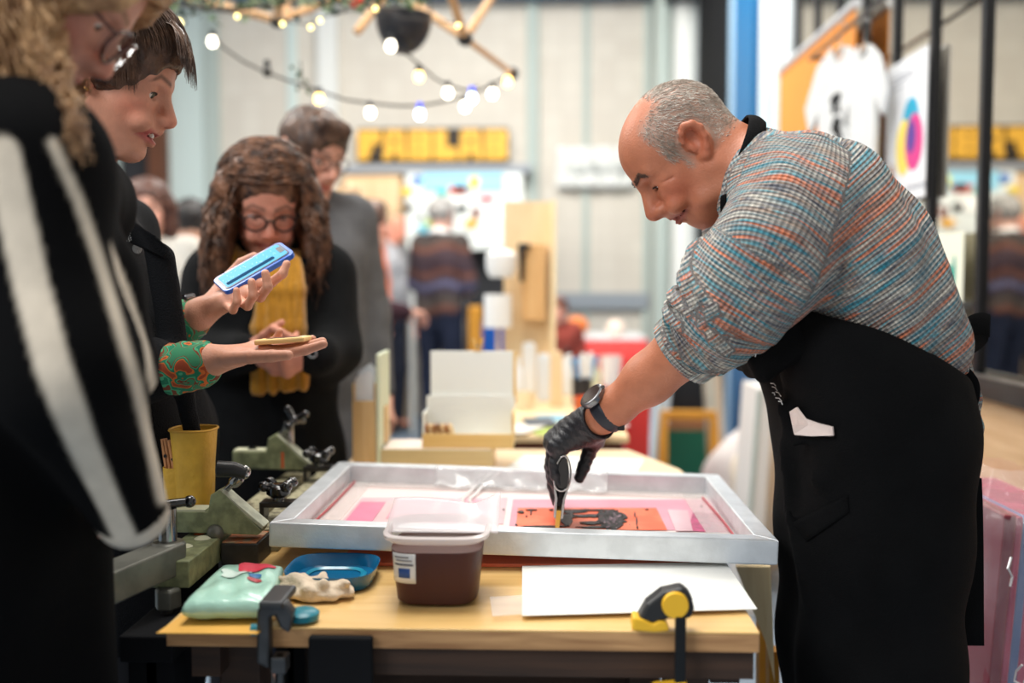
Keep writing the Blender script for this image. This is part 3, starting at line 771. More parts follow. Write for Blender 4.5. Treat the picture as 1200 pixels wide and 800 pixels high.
for c, (px,py), rx, ry in cut:
    p_ = W(px,py,7.888); k_ = 7.888/F
    m_ = MB(); m_.prism([(p_[0]+rx*k_*math.cos(t)*(1+.18*math.sin(3*t)), p_[2]+ry*k_*math.sin(t)*(1+.2*math.cos(2*t))) for t in np.linspace(0,6.1,14)], (0,7.888 if c[0]<245 else 7.896,0), (1,0,0), (0,0,1), .004)
    g.part(m_, 'paper_shape', mat('paper_%d_%d_%d'%c, c, .8))
a = W(546,238,8.1); b = W(600,392,8.1)
single(MB().box((a[0],8.1,0), (b[0]+.1,8.14,a[2])), 'display_board', mat('black_board',(36,38,42),.6,var=.1), 'tall black display board standing behind the plywood stand', 'display board', bevel=.01)
a = W(652,172,8.9); b = W(742,220,8.9)
g = Grp('wall_banner', 'wide translucent white sheet banner hung low on the far wall', 'banner', (a[0],8.9,b[2]))
m_ = MB().grid(lambda u,v: V([a[0]+(b[0]-a[0])*u, 8.9+.02*math.sin(u*22+v*3), b[2]+(a[2]-b[2])*v]), 40, 8); g.part(m_, 'sheet', mat('white_sheet',(232,234,230),.6), smooth=True, solid=.004)
for i in range(7):
    q = a[0]+(b[0]-a[0])*(.12+.12*i); g.part(MB().box((q,8.865,b[2]+.14),(q+.06+.02*(i%3),8.87,b[2]+.22)), 'print', mat('faint_print',(206,210,206),.7))
# ============================================================ work table
PL = wood('birch_top', (222,178,108), (236,196,130), 'X', .35, gloss=.3)
PLE = wood('ply_edge', (150,108,70), (196,152,104), 'X', .7, sc=2)
DKW = wood('dark_beam', (46,32,24), (70,48,34), 'X', .7)
def steel_legs(g, xs, ys, top, m, t=.05):
    for x in xs:
        for y in ys: g.part(MB().box((x-t/2,y-t/2,0),(x+t/2,y+t/2,top)), 'leg', m, bevel=.004)
TX0, TX1, TY0, TY1 = -.505, .285, 1.2935, 2.14
g = Grp('work_table', 'front wooden work table with worn plywood edge under the silver screen frame', 'table', ((TX0+TX1)/2, 1.7, 0))
g.part(MB().box((TX0,TY0,TZ-.0035),(TX1,TY1,TZ)), 'tabletop', PL, bevel=.001)
g.part(MB().box((TX0,TY0,TZ-.028),(TX1,TY1,TZ-.0036)), 'plywood_core', PLE, bevel=.0015)
g.part(MB().box((-.27,TY0+.012,TZ-.068),(TX1-.005,TY0+.05,TZ-.0285)), 'beam', DKW, label='dark wooden beam below the top')
g.part(MB().box((TX0+.03,TY1-.06,TZ-.09),(TX1-.03,TY1-.02,TZ-.0285)), 'beam', DKW)
g.part(MB().box((TX0+.03,TY1-.018,.12),(TX1-.03,TY1-.004,TZ-.0285)), 'back_panel', DKW)  # added dark panel standing in for the darkness below the table
for x in (TX0+.035, TX1-.035):
    g.part(MB().box((x-.02,TY0+.052,TZ-.09),(x+.02,TY1-.062,TZ-.0285)), 'beam', DKW)
steel_legs(g, (TX0+.07,TX1-.08), (TY0+.12,TY1-.12), TZ-.029, DKW, .06)
# right side support: leaning light board and yellow trestle beside the table
g = Grp('assembly_table', 'pale wooden table directly behind the silver screen frame carrying the boxes', 'table', (-.1,2.45,0))
Q = [(-.50,2.21),(.36,2.21),(.335,2.44),(.235,2.72),(-.50,2.72)]
m_ = MB(); m_.prism(Q, (0,0,TZ-.028), (1,0,0), (0,1,0), .028); g.part(m_, 'tabletop', wood('pale_top',(230,200,158),(240,214,176),'X',.4), bevel=.002)
steel_legs(g, (-.45,.2), (2.3,2.62), TZ-.029, DKW)
# white paper sheets on it
def sheet(pts, z, name, m, label, cat, group=None, t=.0009):
    m_ = MB(); m_.prism([(p[0],p[1]) for p in pts], (0,0,z), (1,0,0), (0,1,0), t); return single(m_, name, m, label, cat, group)
sheet([(-.12,2.30),(.20,2.26),(.26,2.56),(-.05,2.62)], TZ+.0006, 'paper_sheet', mat('paper_white',(238,238,232),.6), 'white paper sheet lying behind the screen frame near the gloved hand', 'paper')
sheet([(.10,2.23),(.30,2.22),(.31,2.33),(.13,2.38)], TZ+.0018, 'paper_sheet', mat('paper_peach',(240,206,178),.6), 'peach paper sheet on the right corner of the pale back table', 'paper')

# ============================================================ on the front table
def tz(px, py, z=TZ): return WZ(px, py, z)
OR = mat('orange_board', (238,120,84), .35, coat=.3)
single(MB().box((-.33,1.58,TZ+.0006),(.27,2.05,TZ+.006)), 'base_board', OR, 'glossy orange board lying under the silver screen frame', 'board', bevel=.001)
c4 = [tz(612,668),tz(850,663),tz(887,719),tz(612,727)][::-1]
sheet(c4, TZ+.0064, 'paper_sheet', mat('paper_white',(238,238,232)), 'blank white sheet on the front table beside the yellow and black clamp', 'paper', t=.001)
c4 = [tz(574,706),tz(662,701),tz(664,723),tz(577,729)][::-1]
CLR = mat('clear_film', (250,248,250), .08, alpha=.22, coat=.5)
o = sheet(c4, TZ+.0082, 'film_strip', CLR, 'clear plastic strip overlapping the left end of the blank white sheet', 'plastic strip', t=.0006)
# ink tub
cx, cy = tz(510,712)[0], 1.432
g = Grp('ink_tub', 'open transparent plastic tub filled with brown ink on the front table', 'tub', (cx,cy,TZ))
TUB = mat('tub_plastic', (236,228,226), .15, alpha=.012); INK = mat('brown_ink', (66,24,14), .45, spec=.25)
prof = [(.0001,.002),(.048,.002),(.054,.008),(.0615,.095),(.0625,.118),(.068,.119),(.069,.125),(.064,.127),(.061,.119),(.0595,.095),(.0525,.010)]
g.part(MB().lathe(prof, (cx,cy,TZ), 64, cap=False, sq=4.2), 'tub_wall', TUB, smooth=True)
g.part(MB().lathe([(.0615,.112),(.0685,.1185),(.0695,.125),(.0640,.1275),(.0610,.121),(.0615,.112)], (cx,cy,TZ), 64, cap=False, sq=4.2), 'rim', mat('tub_rim',(240,230,228),.2,alpha=.6), smooth=True)
g.part(MB().lathe([(.0001,.004),(.0475,.004),(.0525,.010),(.0597,.098),(.0001,.099)], (cx,cy,TZ), 64, cap=False, sq=4.2), 'ink', INK, smooth=True)
def lidfn(u, v):
    x = (u-.5)*.150; y = (v-.5)*.115
    return V([cx+.004+x, cy+.035+y*.75, TZ+.128+.016*v+.010*math.sin(3*u+1)*v+.028*max(0,u-.75)*4*v-.012*(1-v)])
g.part(MB().grid(lidfn, 20, 14), 'lid', mat('lid_film', (240,232,234), .15, alpha=.42, coat=.3), smooth=True, solid=.0012, label='lifted translucent lid')
lb = MB(); a_ = [(-.062,.052),(-.030,.047),(-.030,.104),(-.0665,.112)]
def wall_pt(x, h, off=.0012):
    r = .054+(.0075)*(h-.008)/.087; return V([cx+x, cy-(r+off)*(1-min(1,abs(x)/r)**4.2)**(1/4.2) if abs(x) < r else cy, TZ+h])
g.part(MB().grid(lambda u,v: wall_pt(-.0535+.03*u, .045+.052*v), 10, 5), 'label_sticker', mat('sticker_white',(228,228,226),.6), smooth=True, solid=.0006, label='small white paper label')
for i,(u0,u1,v0,v1,c) in enumerate(((.25,.75,.18,.5,(50,84,150)),(.1,.9,.6,.66,(90,90,100)),(.15,.85,.75,.79,(120,120,128)),(.1,.7,.86,.9,(110,110,118)))):
    g.part(MB().grid(lambda u,v: wall_pt(-.0535+.03*(u0+(u1-u0)*u), .045+.052*(v0+(v1-v0)*v), .0022), 6, 3), 'label_print', mat('print_%d'%i,c,.7), smooth=True, solid=.0004)
g.o.scale = (1.1,1.1,.83)
# blue lid tray
bx, by = tz(388,684)[0], 1.50
g = Grp('plastic_tray', 'upturned blue plastic lid used as a tray behind the crumpled cloth', 'tray', (bx,by,TZ))
BL = mat('blue_plastic', (18,104,150), .25, coat=.4)
g.part(MB().lathe([(.0001,.004),(.052,.004),(.060,.006),(.066,.022),(.069,.024),(.068,.020),(.062,.001),(.0001,.001)], (bx,by,TZ+.001), 48, cap=False, sq=3.5), 'lid_shell', BL, smooth=True)
g.part(MB().lathe([(.040,.0055),(.045,.0085),(.049,.0055)], (bx,by,TZ+.001), 48, cap=False, sq=3.5), 'rim', mat('light_blue_plastic',(40,150,184),.25,coat=.4), smooth=True)
# crumpled cloth
cc = tz(372,700); 
S_ = SDF()
r_ = np.random.default_rng(5)
S_.ell((cc[0],cc[1],TZ+.010), (.056,.034,.013), k=.01)
for i in range(15):
    t = r_.uniform(0,6.28); q = V([cc[0]+.042*math.cos(t)*r_.uniform(.4,1), cc[1]+.024*math.sin(t)*r_.uniform(.4,1), TZ+.014+r_.uniform(0,.010)])
    d_ = V([r_.uniform(-.03,.03), r_.uniform(-.02,.02), -.004]); S_.cone(q-d_, q+d_, .0055, .004, .006)
S_.warp(wrinkle(.0018, 110, 8)); S_.cut((0,0,TZ+.0012),(0,0,1),.001)
root = thing('cleaning_cloth', 'crumpled cream cloth lying against the blue plastic lid', 'cloth', (cc[0],cc[1],TZ))
dress('cloth', S_, .0026, mat('cream_cloth',(226,208,184),.95,var=.1,vs=60,bump=.4,bs=400), root, (cc[0],cc[1],TZ))
# pack of wipes
P0, P1, P2, P3 = tz(212,734), tz(318,733), tz(333,684), tz(262,683)
wc = (P0+P1+P2+P3)/4; ux = unit(P1-P0); uy = unit(np.cross((0,0,1),ux)); 
wroot = thing('wipes_pack', 'mint green soft pack of wipes with a red spot on the yellow envelope', 'pack', (wc[0],wc[1],TZ+.0015))
def packfn(top):
    def f(u, v):
        a = (u-.5)*2; b_ = (v-.5)*2; e = (1-abs(a)**5)*(1-abs(b_)**4)
        x0 = P0*(1-u)*(1-v)+P1*u*(1-v)+P2*u*v+P3*(1-u)*v
        h = .018 + .0165*max(0,e)**.25*(1 if top else -1) + (.0018*math.sin(19*u+7*v)+.0015*math.sin(13*v-9*u))*e
        return V([x0[0],x0[1],TZ+h*1.0+.002])
    return f
MINT = mat('mint_film', (176,222,204), .3, coat=.6, bump=.5, bs=35)
m_ = MB().grid(packfn(True), 40, 30); m_.grid(packfn(False), 40, 30); base_ = V([wc[0],wc[1],TZ+.0015])
m_.v = [tuple(V(p)-base_) for p in m_.v]; m_.build('pack', MINT, wroot, smooth='all', weld=True)
tf = packfn(True)
def patch(uc, vc, ru, rv, m, nm, lab=None, blob=.15):
    q = MB(); n_ = 22; c_ = tf(uc,vc)-base_+V([0,0,.0016]); vs = [c_]
    for k_ in (.5, 1):
        for i in range(n_):
            t = 2*math.pi*i/n_; r = k_*(1+blob*math.sin(3*t+1)); vs.append(tf(uc+ru*r*math.cos(t), vc+rv*r*math.sin(t))-base_+V([0,0,.0016]))
    q.add(vs, [(0,1+i,1+(i+1)%n_) for i in range(n_)]+[(1+i,1+n_+i,1+n_+(i+1)%n_,1+(i+1)%n_) for i in range(n_)])
    o = q.build(nm, m, wroot, smooth='all'); 
    if lab: o['label'] = lab
patch(.60,.80,.28,.14, mat('red_print',(216,62,84),.4), 'print_patch', 'red rounded flap print')
patch(.68,.55,.09,.05, mat('blue_print',(50,110,160),.4), 'print_patch', 'small blue print', 0); patch(.70,.46,.10,.035, mat('dark_red_print',(170,50,60),.4), 'print_patch', 'small dark red print', 0)
patch(.36,.62,.20,.08, mat('pale_print',(206,226,216),.4), 'print_patch', 'pale print', .3)
# yellow envelope below
c4 = [tz(183,743),tz(302,744),tz(345,706),tz(262,690)][::-1]
sheet(c4, TZ+.0008, 'paper_envelope', mat('yellow_paper',(232,178,84),.6,var=.06), 'yellow paper envelope under the mint pack of wipes', 'envelope', t=.0012)

# ---- clamps on the front edge
def fpt(px, py, Y=TY0-.01): return W(px,py,Y)
# left grey clamp with teal knob
g = Grp('table_clamp', 'dark grey metal clamp with teal knob gripping the left front table edge', 'clamp', (fpt(325,740)[0],TY0,TZ+.002))
GM = mat('clamp_iron', (70,72,74), .4, .6, var=.2, vs=30); x0 = fpt(325,740)[0]
m_ = MB(); m_.prism([(-.026,-.042),(-.024,.030),(-.008,.042),(.014,.040),(.024,.026),(.018,-.002),(.006,.006),(.0,.022),(-.008,.02),(-.008,-.05)], (x0,TY0-.010,TZ), (1,0,0), (0,0,1), -.022)
m_.v = [tuple(V(p)+V([0,-.012,0])) for p in m_.v]; g.part(m_, 'jaw', GM, bevel=.004)
g.part(MB().box((x0-.020,TY0-.028,TZ+.0315),(x0+.012,TY0+.05,TZ+.043)), 'arm', GM, bevel=.004)
g.part(MB().cyl((x0-.004,TY0+.035,TZ+.004),(x0-.004,TY0+.035,TZ+.034),.008), 'pad', GM, smooth=True)
TEAL = mat('teal_plastic',(18,120,136),.35)
g.part(MB().lathe([(.012,0),(.021,.002),(.022,.010),(.017,.014),(.008,.015)], (x0+.027,TY0+.022,TZ+.0025), 24, cap=True), 'knob', TEAL, smooth=True, label='teal screw knob')
g.part(MB().tube([(x0+.014,TY0-.012,TZ+.012),(x0+.020,TY0+.01,TZ+.012),(x0+.027,TY0+.022,TZ+.012)], .004, 8), 'stem', GM, smooth=True)
g.part(MB().cyl((x0-.034,TY0-.012,TZ+.0),(x0-.022,TY0-.012,TZ+.0),.008), 'knob', TEAL, smooth=True)
g.part(MB().cyl((x0+.006,TY0-.021,TZ-.13),(x0+.006,TY0-.021,TZ-.03),.005), 'screw', GM, smooth=True)
g.part(MB().box((x0-.004,TY0-.032,TZ-.052),(x0+.016,TY0-.006,TZ-.03)), 'nut', GM, bevel=.002)
g.part(MB().box((x0+.001,TY0-.026,TZ-.142),(x0+.05,TY0-.016,TZ-.13)), 'tommy_bar', TEAL, bevel=.003)
# black board/holder hanging at front edge
a = fpt(362,748); b = fpt(437,812)
single(MB().box((a[0],TY0-.016,TZ-.17),(b[0],TY0-.002,TZ-.008)), 'hanging_holder', M_BLK, 'flat black holder hanging on the front edge of the work table', 'holder', bevel=.003)
# quick clamp black and yellow
x0 = fpt(794,740)[0]; g = Grp('bar_clamp', 'black and yellow quick clamp holding the right end of the front table edge', 'clamp', (x0,TY0,TZ+.008))
YP = mat('yellow_plastic', (232,180,42), .4); BP = mat('black_plastic', (34,35,36), .4)
m_ = MB(); po = [(-.052,.018),(-.040,.040),(-.020,.056),(.006,.062),(.018,.052),(.022,.034),(.018,.022),(.006,.019),(-.012,.020),(-.030,.014)]
m_.prism(po, (x0,TY0+.018,TZ), (1,0,0), (0,0,1), .03); m_.v = [tuple(V(p)+V([0,.0,0])) for p in m_.v]; g.part(m_, 'jaw_body', BP, bevel=.004)
g.part(MB().lathe([(.0001,0),(.0165,0),(.0175,.003),(.0175,.006)], (x0-.004,TY0-.0185,TZ+.040), 28, (0,1,0), cap=False), 'round_cap', YP, smooth=True)
m_ = MB(); m_.prism([(-.060,.004),(-.058,.022),(-.046,.020),(-.032,.013),(-.024,.018),(-.014,.016),(-.010,.004),(-.03,.0015)], (x0,TY0+.016,TZ+.001), (1,0,0), (0,0,1), .03); g.part(m_, 'pad', YP, bevel=.003)
g.part(MB().box((x0-.004,TY0-.020,TZ-.30),(x0+.010,TY0-.010,TZ+.026)), 'bar', mat('black_steel',(28,30,32),.35,.5), bevel=.002)
m_ = MB(); m_.prism([(-.045,-.078),(-.012,-.075),(-.004,-.09),(-.004,-.13),(.012,-.13),(.012,-.06),(-.03,-.064)], (x0,TY0-.006,TZ), (1,0,0), (0,0,1), .018); g.part(m_, 'lower_jaw', YP, bevel=.003)

# ============================================================ silver screen frame
AL = mat('brushed_aluminium', (216,220,223), .38, .55, var=.08, vs=25, bump=.05, bs=200)
FY0, FD, FW = 1.562, .545, .812; tilt = .028
F0 = V([-.4405, FY0, .795])
sroot = thing('screen_frame', 'large silver printing screen with pink and orange mesh held over the front table', 'screen', F0, rot=(0,tilt,0))
sroot['label'] = 'large silver printing screen with pink and orange mesh lying over the front table'
t = .034; h = .040
def rail(p, name='frame_rail'): 
    m_ = MB(); m_.prism(p, (0,0,0), (1,0,0), (0,1,0), h); return m_.build(name, AL, sroot, bevel=.0025)
rail([(0,0),(FW,0),(FW-t,t),(t,t)]); rail([(0,FD),(t,FD-t),(FW-t,FD-t),(FW,FD)]); rail([(0,0),(t,t),(t,FD-t),(0,FD)]); rail([(FW,0),(FW,FD),(FW-t,FD-t),(FW-t,t)])
Rs = np.array(sroot.rotation_euler.to_matrix())
def mpt(px, py, lz=.001):
    """pixel -> frame-local point on the mesh plane"""
    d = ray(px,py); nn = Rs[:,2]; o = V([0,0,CAMZ]); t_ = ((F0+nn*lz-o)@nn)/(d@nn); return Rs.T@(o+t_*d-F0)
def layer(pts, z, name, m, lab=None, th=.0004):
    m_ = MB(); q = [mpt(*p, lz=z) for p in pts]; m_.prism([(p[0],p[1]) for p in q], (0,0,z), (1,0,0), (0,1,0), th)
    o = m_.build(name, m, sroot); 
    if lab: o['label'] = lab
    return o
MESH = mat('screen_mesh', (246,228,224), .35, alpha=.93, coat=.2)
MB().box((t-.002,t-.002,.0006),(FW-t+.002,FD-t+.002,.0012)).build('mesh', MESH, sroot)
def soft_rect(px0, px1, ya, yb, slope=1.0):
    # rectangle in image converted as perspective quad toward the vanishing point
    y0, y1 = ya, yb
    f = (y0-330.)/(y1-330.); 
    return [(px0,y1),(px1,y1),(637+(px1-637)*f,y0),(637+(px0-637)*f,y0)]
PK = mat('pink_emulsion', (226,158,176), .4, coat=.2, var=.07, vs=9, alpha=.92); PK2 = mat('rose_emulsion', (216,124,152), .4, coat=.2, var=.1, vs=14)
layer(soft_rect(398,590,583,614), .0018, 'emulsion', mat('pale_pink_emulsion',(232,190,198),.3,coat=.6,var=.06,vs=7), 'pale pink emulsion')
layer(soft_rect(404,436,588,611), .0026, 'emulsion', PK2, 'rose patch'); layer(soft_rect(452,500,585,607), .0026, 'emulsion', PK, 'rose patch'); layer(soft_rect(508,568,586,612), .0026, 'emulsion', PK, 'rose patch')
layer(soft_rect(596,862,585,621), .0018, 'emulsion', PK, 'pink emulsion')
layer(soft_rect(604,782,595,621), .0026, 'emulsion', mat('orange_emulsion',(232,96,54),.5,var=.1,vs=12,col2=(238,122,82)), 'orange print area')
layer([(812,600),(842,601),(858,624),(806,622)], .0026, 'emulsion', mat('magenta_emulsion',(176,66,108),.4,var=.25,vs=45), 'dark magenta patch')
layer([(782,597),(806,598),(812,622),(792,622)], .0034, 'emulsion', mat('pale_pink_emulsion',(232,190,198)))
TAPE = mat('clear_tape', (246,240,236), .2, coat=.5, alpha=.30, bump=.4, bs=60)
for q in (((t,t,.004),(t+.045,FD-t,.0045)), ((FW-t-.05,t,.004),(FW-t,FD-t,.0045)), ((t,FD-t-.045,.005),(FW-t,FD-t,.0055)), ((t,t,.005),(FW-t,t+.022,.0055))):
    MB().box(*q).build('tape', TAPE, sroot)
# crinkled clear film running up the back rail
def film(u, v): 
    x = t+.18+u*.36; y = FD-t-.004-.03*(1-v)+.004*math.sin(31*u+5*v); return V([x, y, .007+.036*v**1.5+.003*math.sin(40*u)*(1-v)+.002*math.sin(23*u+9*v)])
MB().grid(film, 50, 10).build('clear_film', mat('crinkle_film',(245,245,245),.05,alpha=.28,coat=1,bump=.5,bs=30), sroot, smooth='all', solid=.0004)
for x_, a_ in ((.285,.0),(.30,.02)):
    MB().tube([(x_,t,.007),(x_+.01,.2,.006),(x_-.004,.38,.006),(x_+.02,FD-t-.004,.012),(x_+.05,FD-t-.003,.036)], .0035, 6, flat=.4).build('tape_crease', mat('crease_tape',(244,240,238),.1,coat=.8,alpha=.7), sroot, smooth=True)
# black ink on the mesh
INKB = mat('wet_black_ink', (16,10,14), .3, bump=.6, bs=300, spec=.3); r_ = np.random.default_rng(3)
def blob(px, py, rx, ry, z=.0036, nm='ink_mark', n_=12, jag=.3, m=None, th=.0012):
    pts = [(px+rx*(1+jag*r_.uniform(-1,1))*math.cos(a), py+ry*(1+jag*r_.uniform(-1,1))*math.sin(a)) for a in np.linspace(0,2*math.pi,n_,endpoint=False)]
    return layer(pts[::1], z, nm, m or INKB, th=th)
blob(716,609,17,11.5, n_=34, jag=.25); blob(694,604.5,22,1.8,n_=22); blob(690,598,36,1.0,n_=26,jag=.5); blob(700,613,20,1.6,n_=20,jag=.5); blob(671,600,14,1.2,n_=12)
blob(640,617,24,.8,n_=14,jag=.5); blob(668,605,9,3,n_=14,jag=.5); blob(700,618,22,1.1,n_=20); blob(664,611,6,6,n_=14)
for px,py,rx,ry in ((611,600,4,1.6),(622,600.5,1,3.5),(623,597.5,7,.8),(617,605,1.2,.8),(605,615,1.5,1),(648,597.5,5,.9),(744,603,1,3),(746,611,1.1,4.5),(747,618,1,1.5),(758,597,2,.5),(822,593,1,.6),(863,621,1.5,1.2),(590,597,1,.6)): blob(px,py,rx,ry,n_=8)
m_ = MB(); gm = mat('ink_speckle',(196,160,176),.2,coat=.6)
for i in range(46):
    q = mpt(716+r_.normal()*8.5, 609+r_.normal()*5.5, .0052); s_ = r_.uniform(.0008,.0022); m_.ball((q[0],q[1],.0050), (s_,s_,.0008), 6, 4)
m_.build('ink_speckle', gm, sroot, smooth=True)['kind'] = 'stuff'
for a, b in (((t+.002,t+.004),(t+.01,FD-t-.01)), ((FW-t-.006,t+.03),(FW-t-.012,FD-t-.05))):
    MB().tube([(a[0],a[1],.0065),((a[0]+b[0])/2+.003,(a[1]+b[1])/2,.0065),(b[0],b[1],.0065)], .0022, 6).build('ink_line', mat('red_ink',(176,60,70),.3), sroot, smooth=True)

# ============================================================ squeegee
q0 = WZ(653,617,.795); yn = q0[1]; ax_ = unit(W(661,532,yn)-W(653,614,yn)); sx = V([ax_[2],0,-ax_[0]])
gS = Grp('squeegee', 'squeegee with dark oval grip and silver clamp plates pressed on the orange mesh', 'squeegee', q0)
Ls = .20; o_ = V([q0[0],yn,q0[2]-.0035])
def sprof(p): return p
def ext(poly, y0=0, L_=Ls): m_ = MB(); m_.prism(poly, o_+V([0,y0,0]), sx, ax_, -L_); return m_
def extY(poly, y0=0, L_=Ls):
    m_ = MB(); n_ = len(poly); vs = [o_+V([0,y0,0])+sx*a+ax_*b for a,b in poly]; vs += [p+V([0,L_,0]) for p in vs]
    m_.add(vs, [tuple(range(n_))[::-1], tuple(range(n_,2*n_))]+[(i,(i+1)%n_,(i+1)%n_+n_,i+n_) for i in range(n_)]); return m_
gS.part(extY([(-.0035,.0),(.0035,.0),(.004,.032),(-.004,.032)]), 'blade', mat('yellow_blade',(226,172,62),.35,coat=.3), bevel=.0005)
MT = mat('polished_metal', (190,188,186), .2, .9)
gS.part(extY([(-.0085,.020),(-.0042,.016),(-.0042,.052),(-.0105,.075),(-.0125,.085),(-.0145,.083),(-.012,.066),(-.0085,.05)], 0, Ls), 'clamp_plate', MT, bevel=.0006)
gS.part(extY([(.0042,.016),(.0085,.020),(.0085,.05),(.012,.066),(.0145,.083),(.0125,.085),(.0105,.075),(.0042,.052)], 0, Ls), 'clamp_plate', MT, bevel=.0006)
el = [(.0118*math.cos(a), .098+.028*math.sin(a)-.006*(math.cos(a)**2)) for a in np.linspace(0,2*math.pi,26,endpoint=False)]
gS.part(extY(el, -.001, Ls+.002), 'grip', mat('dark_grip',(30,24,22),.15,coat=.8), bevel=.0015)
ring = [(.0145*math.cos(a), .098+.031*math.sin(a)-.006*(math.cos(a)**2)) for a in np.linspace(0,2*math.pi,30)]
gS.part(MB().tube([o_+V([0,-.002,0])+sx*a+ax_*b for a,b in ring], .0016, 8, cap=False), 'end_ring', MT, smooth=True, label='silver ring around the grip end')
gS.part(extY([(-.0030,.040),(.0030,.040),(.0040,.066),(-.0032,.066)], -.0015, .004), 'slot', INKB)
for b in (.026,.036,.046): gS.part(MB().cyl(o_+sx*.0070+ax_*b+V([0,.008,0]), o_+sx*.0092+ax_*b+V([0,.008,0]), .0022, n=12), 'rivet', mat('rivet_red',(130,60,54),.4), smooth=True)

# ============================================================ press on the left
GN = mat('green_enamel', (138,144,108), .45, var=.28, vs=45, bump=.15, bs=60, coat=.15); GRP = mat('cast_grey', (120,120,112), .45, .5, var=.25, vs=18)
BKM = mat('black_gloss', (18,18,20), .12, coat=.7); CH = mat('chrome', (150,150,148), .15, .9)
PT = mat('paint_spot_orange', (214,104,58), .5); PG = mat('paint_spot_pale', (206,206,176), .6)
g = Grp('press_base', 'dark steel printing press base with green rails left of the silver screen frame', 'press', (-.62,1.8,0))
g.part(MB().box((-.590,1.34,.690),(-.515,2.19,.728)), 'base_plate', M_BLK, bevel=.003)
for x in (-.566,-.54):
    for y in (1.38,2.14): g.part(MB().box((x-.02,y-.02,0),(x+.02,y+.02,.6895)), 'leg', M_BLK)
RW = mat('worn_rail', (166,160,130), .5, var=.35, vs=70, bump=.2, bs=80, col2=(84,76,60), vr=(.5,.62))
g.part(MB().box((-.500,1.66,.7607),(-.452,2.19,.800)), 'rail', RW, bevel=.002)
g.part(MB().box((-.575,1.72,.7285),(-.528,2.19,.795)), 'rail', RW, bevel=.002)
g.part(MB().box((-.585,1.44,.765),(-.5255,1.66,.806)), 'arm_rail', GN, label='green side rail', bevel=.002)
g.part(MB().box((-.575,1.50,.7285),(-.535,1.60,.7648)), 'post', M_BLK)
# grey front arm, slightly turned
a = V([-.628,1.300,.796]); b = V([-.560,1.470,.806]); g.part(MB().bar(a, b, .05, .046), 'front_arm', GRP, bevel=.003, label='grey cast front arm')
d_ = unit(b-a); nx = unit(np.cross(d_,(0,0,1)))
g.part(MB().cbox(a+nx*.0255+d_*.012, (.0012,.022,.036), [nx, d_, V([0,0,1.])]), 'paint_mark', PT, label='orange paint smear')
g.part(MB().lathe([(.024,0),(.026,.004),(.026,.026),(.022,.030)], (-.565,1.462,.800), 28, cap=True), 'collar', GRP, smooth=True)
g.part(MB().cyl((-.565,1.462,.825),(-.565,1.462,.880),.0135), 'spindle', CH, smooth=True)
g.part(MB().cyl((-.600,1.450,.884),(-.535,1.474,.888),.007), 'cross_handle', BKM, smooth=True); 
for q in ((-.600,1.450,.884),(-.535,1.474,.888)): g.part(MB().ball(q,.0095), 'handle_ball', BKM, smooth=True)
g.part(MB().lathe([(.018,0),(.020,.003),(.020,.028),(.016,.032)], (-.558,1.44,.735), 6, cap=True), 'nut', GRP, bevel=.002)
g.part(MB().cyl((-.558,1.44,.60),(-.558,1.44,.735),.010), 'rod', CH, smooth=True)
for (x,y,r) in ((-.56,1.52,.012),(-.55,1.57,.014),(-.565,1.60,.010),(-.545,1.62,.008)):
    g.part(MB().lathe([(.0001,.004),(r*.6,.003),(r,.0001)], (x,y,.8063), 9, cap=False), 'paint_mark', PG if r > .011 else PT, smooth=True)
# clamp block with paint
gb = Grp('clamp_block', 'dark steel block with orange paint on top beside the near left screen corner', 'block', (-.508,1.70,.729))
gb.part(MB().box((-.5245,1.63,.7292),(-.5035,1.655,.80)), 'block_face', M_BLK) if False else None
gb.part(MB().box((-.5225,1.575,.7607),(-.462,1.655,.796)), 'block', mat('dark_steel_block',(48,46,44),.5,var=.3,vs=30), bevel=.002)
gb.part(MB().box((-.521,1.578,.7963),(-.465,1.652,.7985)), 'top_plate', mat('painted_plate',(170,150,122),.5,var=.4,vs=50,col2=(200,120,80)), bevel=.0005)
def star_knob(label, c, sc=1.0, tilt=None, group='black star knobs clamping the screen'):
    r = thing('star_knob_clamp', label, 'clamp', c, group=None)
    f_ = MB(); f_.box((-.030,-.018,0),(-.022,.018,.028)); f_.box((.022,-.018,0),(.030,.018,.028)); f_.box((-.030,-.018,.022),(.030,.018,.032)); f_.build('bracket', mat('bracket_steel',(64,62,60),.35,.6), r, bevel=.002)
    MB().cyl((0,0,.032),(0,0,.040),.010).build('stem', CH, r, smooth=True)
    k = MB(); k.lathe([(.013,.038),(.021,.044),(.022,.056),(.016,.062),(.008,.063)], (0,0,0), 24, cap=True); kk = k.build('knob', BKM, r, smooth=True)
    for i in range(4):
        a_ = math.pi/4+i*math.pi/2; l_ = MB(); l_.tube([(.012*math.cos(a_),.012*math.sin(a_),.056),(.026*math.cos(a_),.026*math.sin(a_),.060)],[.008,.0085],12); l_.ball((.029*math.cos(a_),.029*math.sin(a_),.0605),.0095); l_.build('lobe', BKM, kk, smooth=True)
    return r
star_knob('black star knob clamp beside the near left part of the silver frame', (-.470,1.735,.8005))
star_knob('black star knob clamp beside the far left corner of the silver frame', (-.474,2.07,.8005))
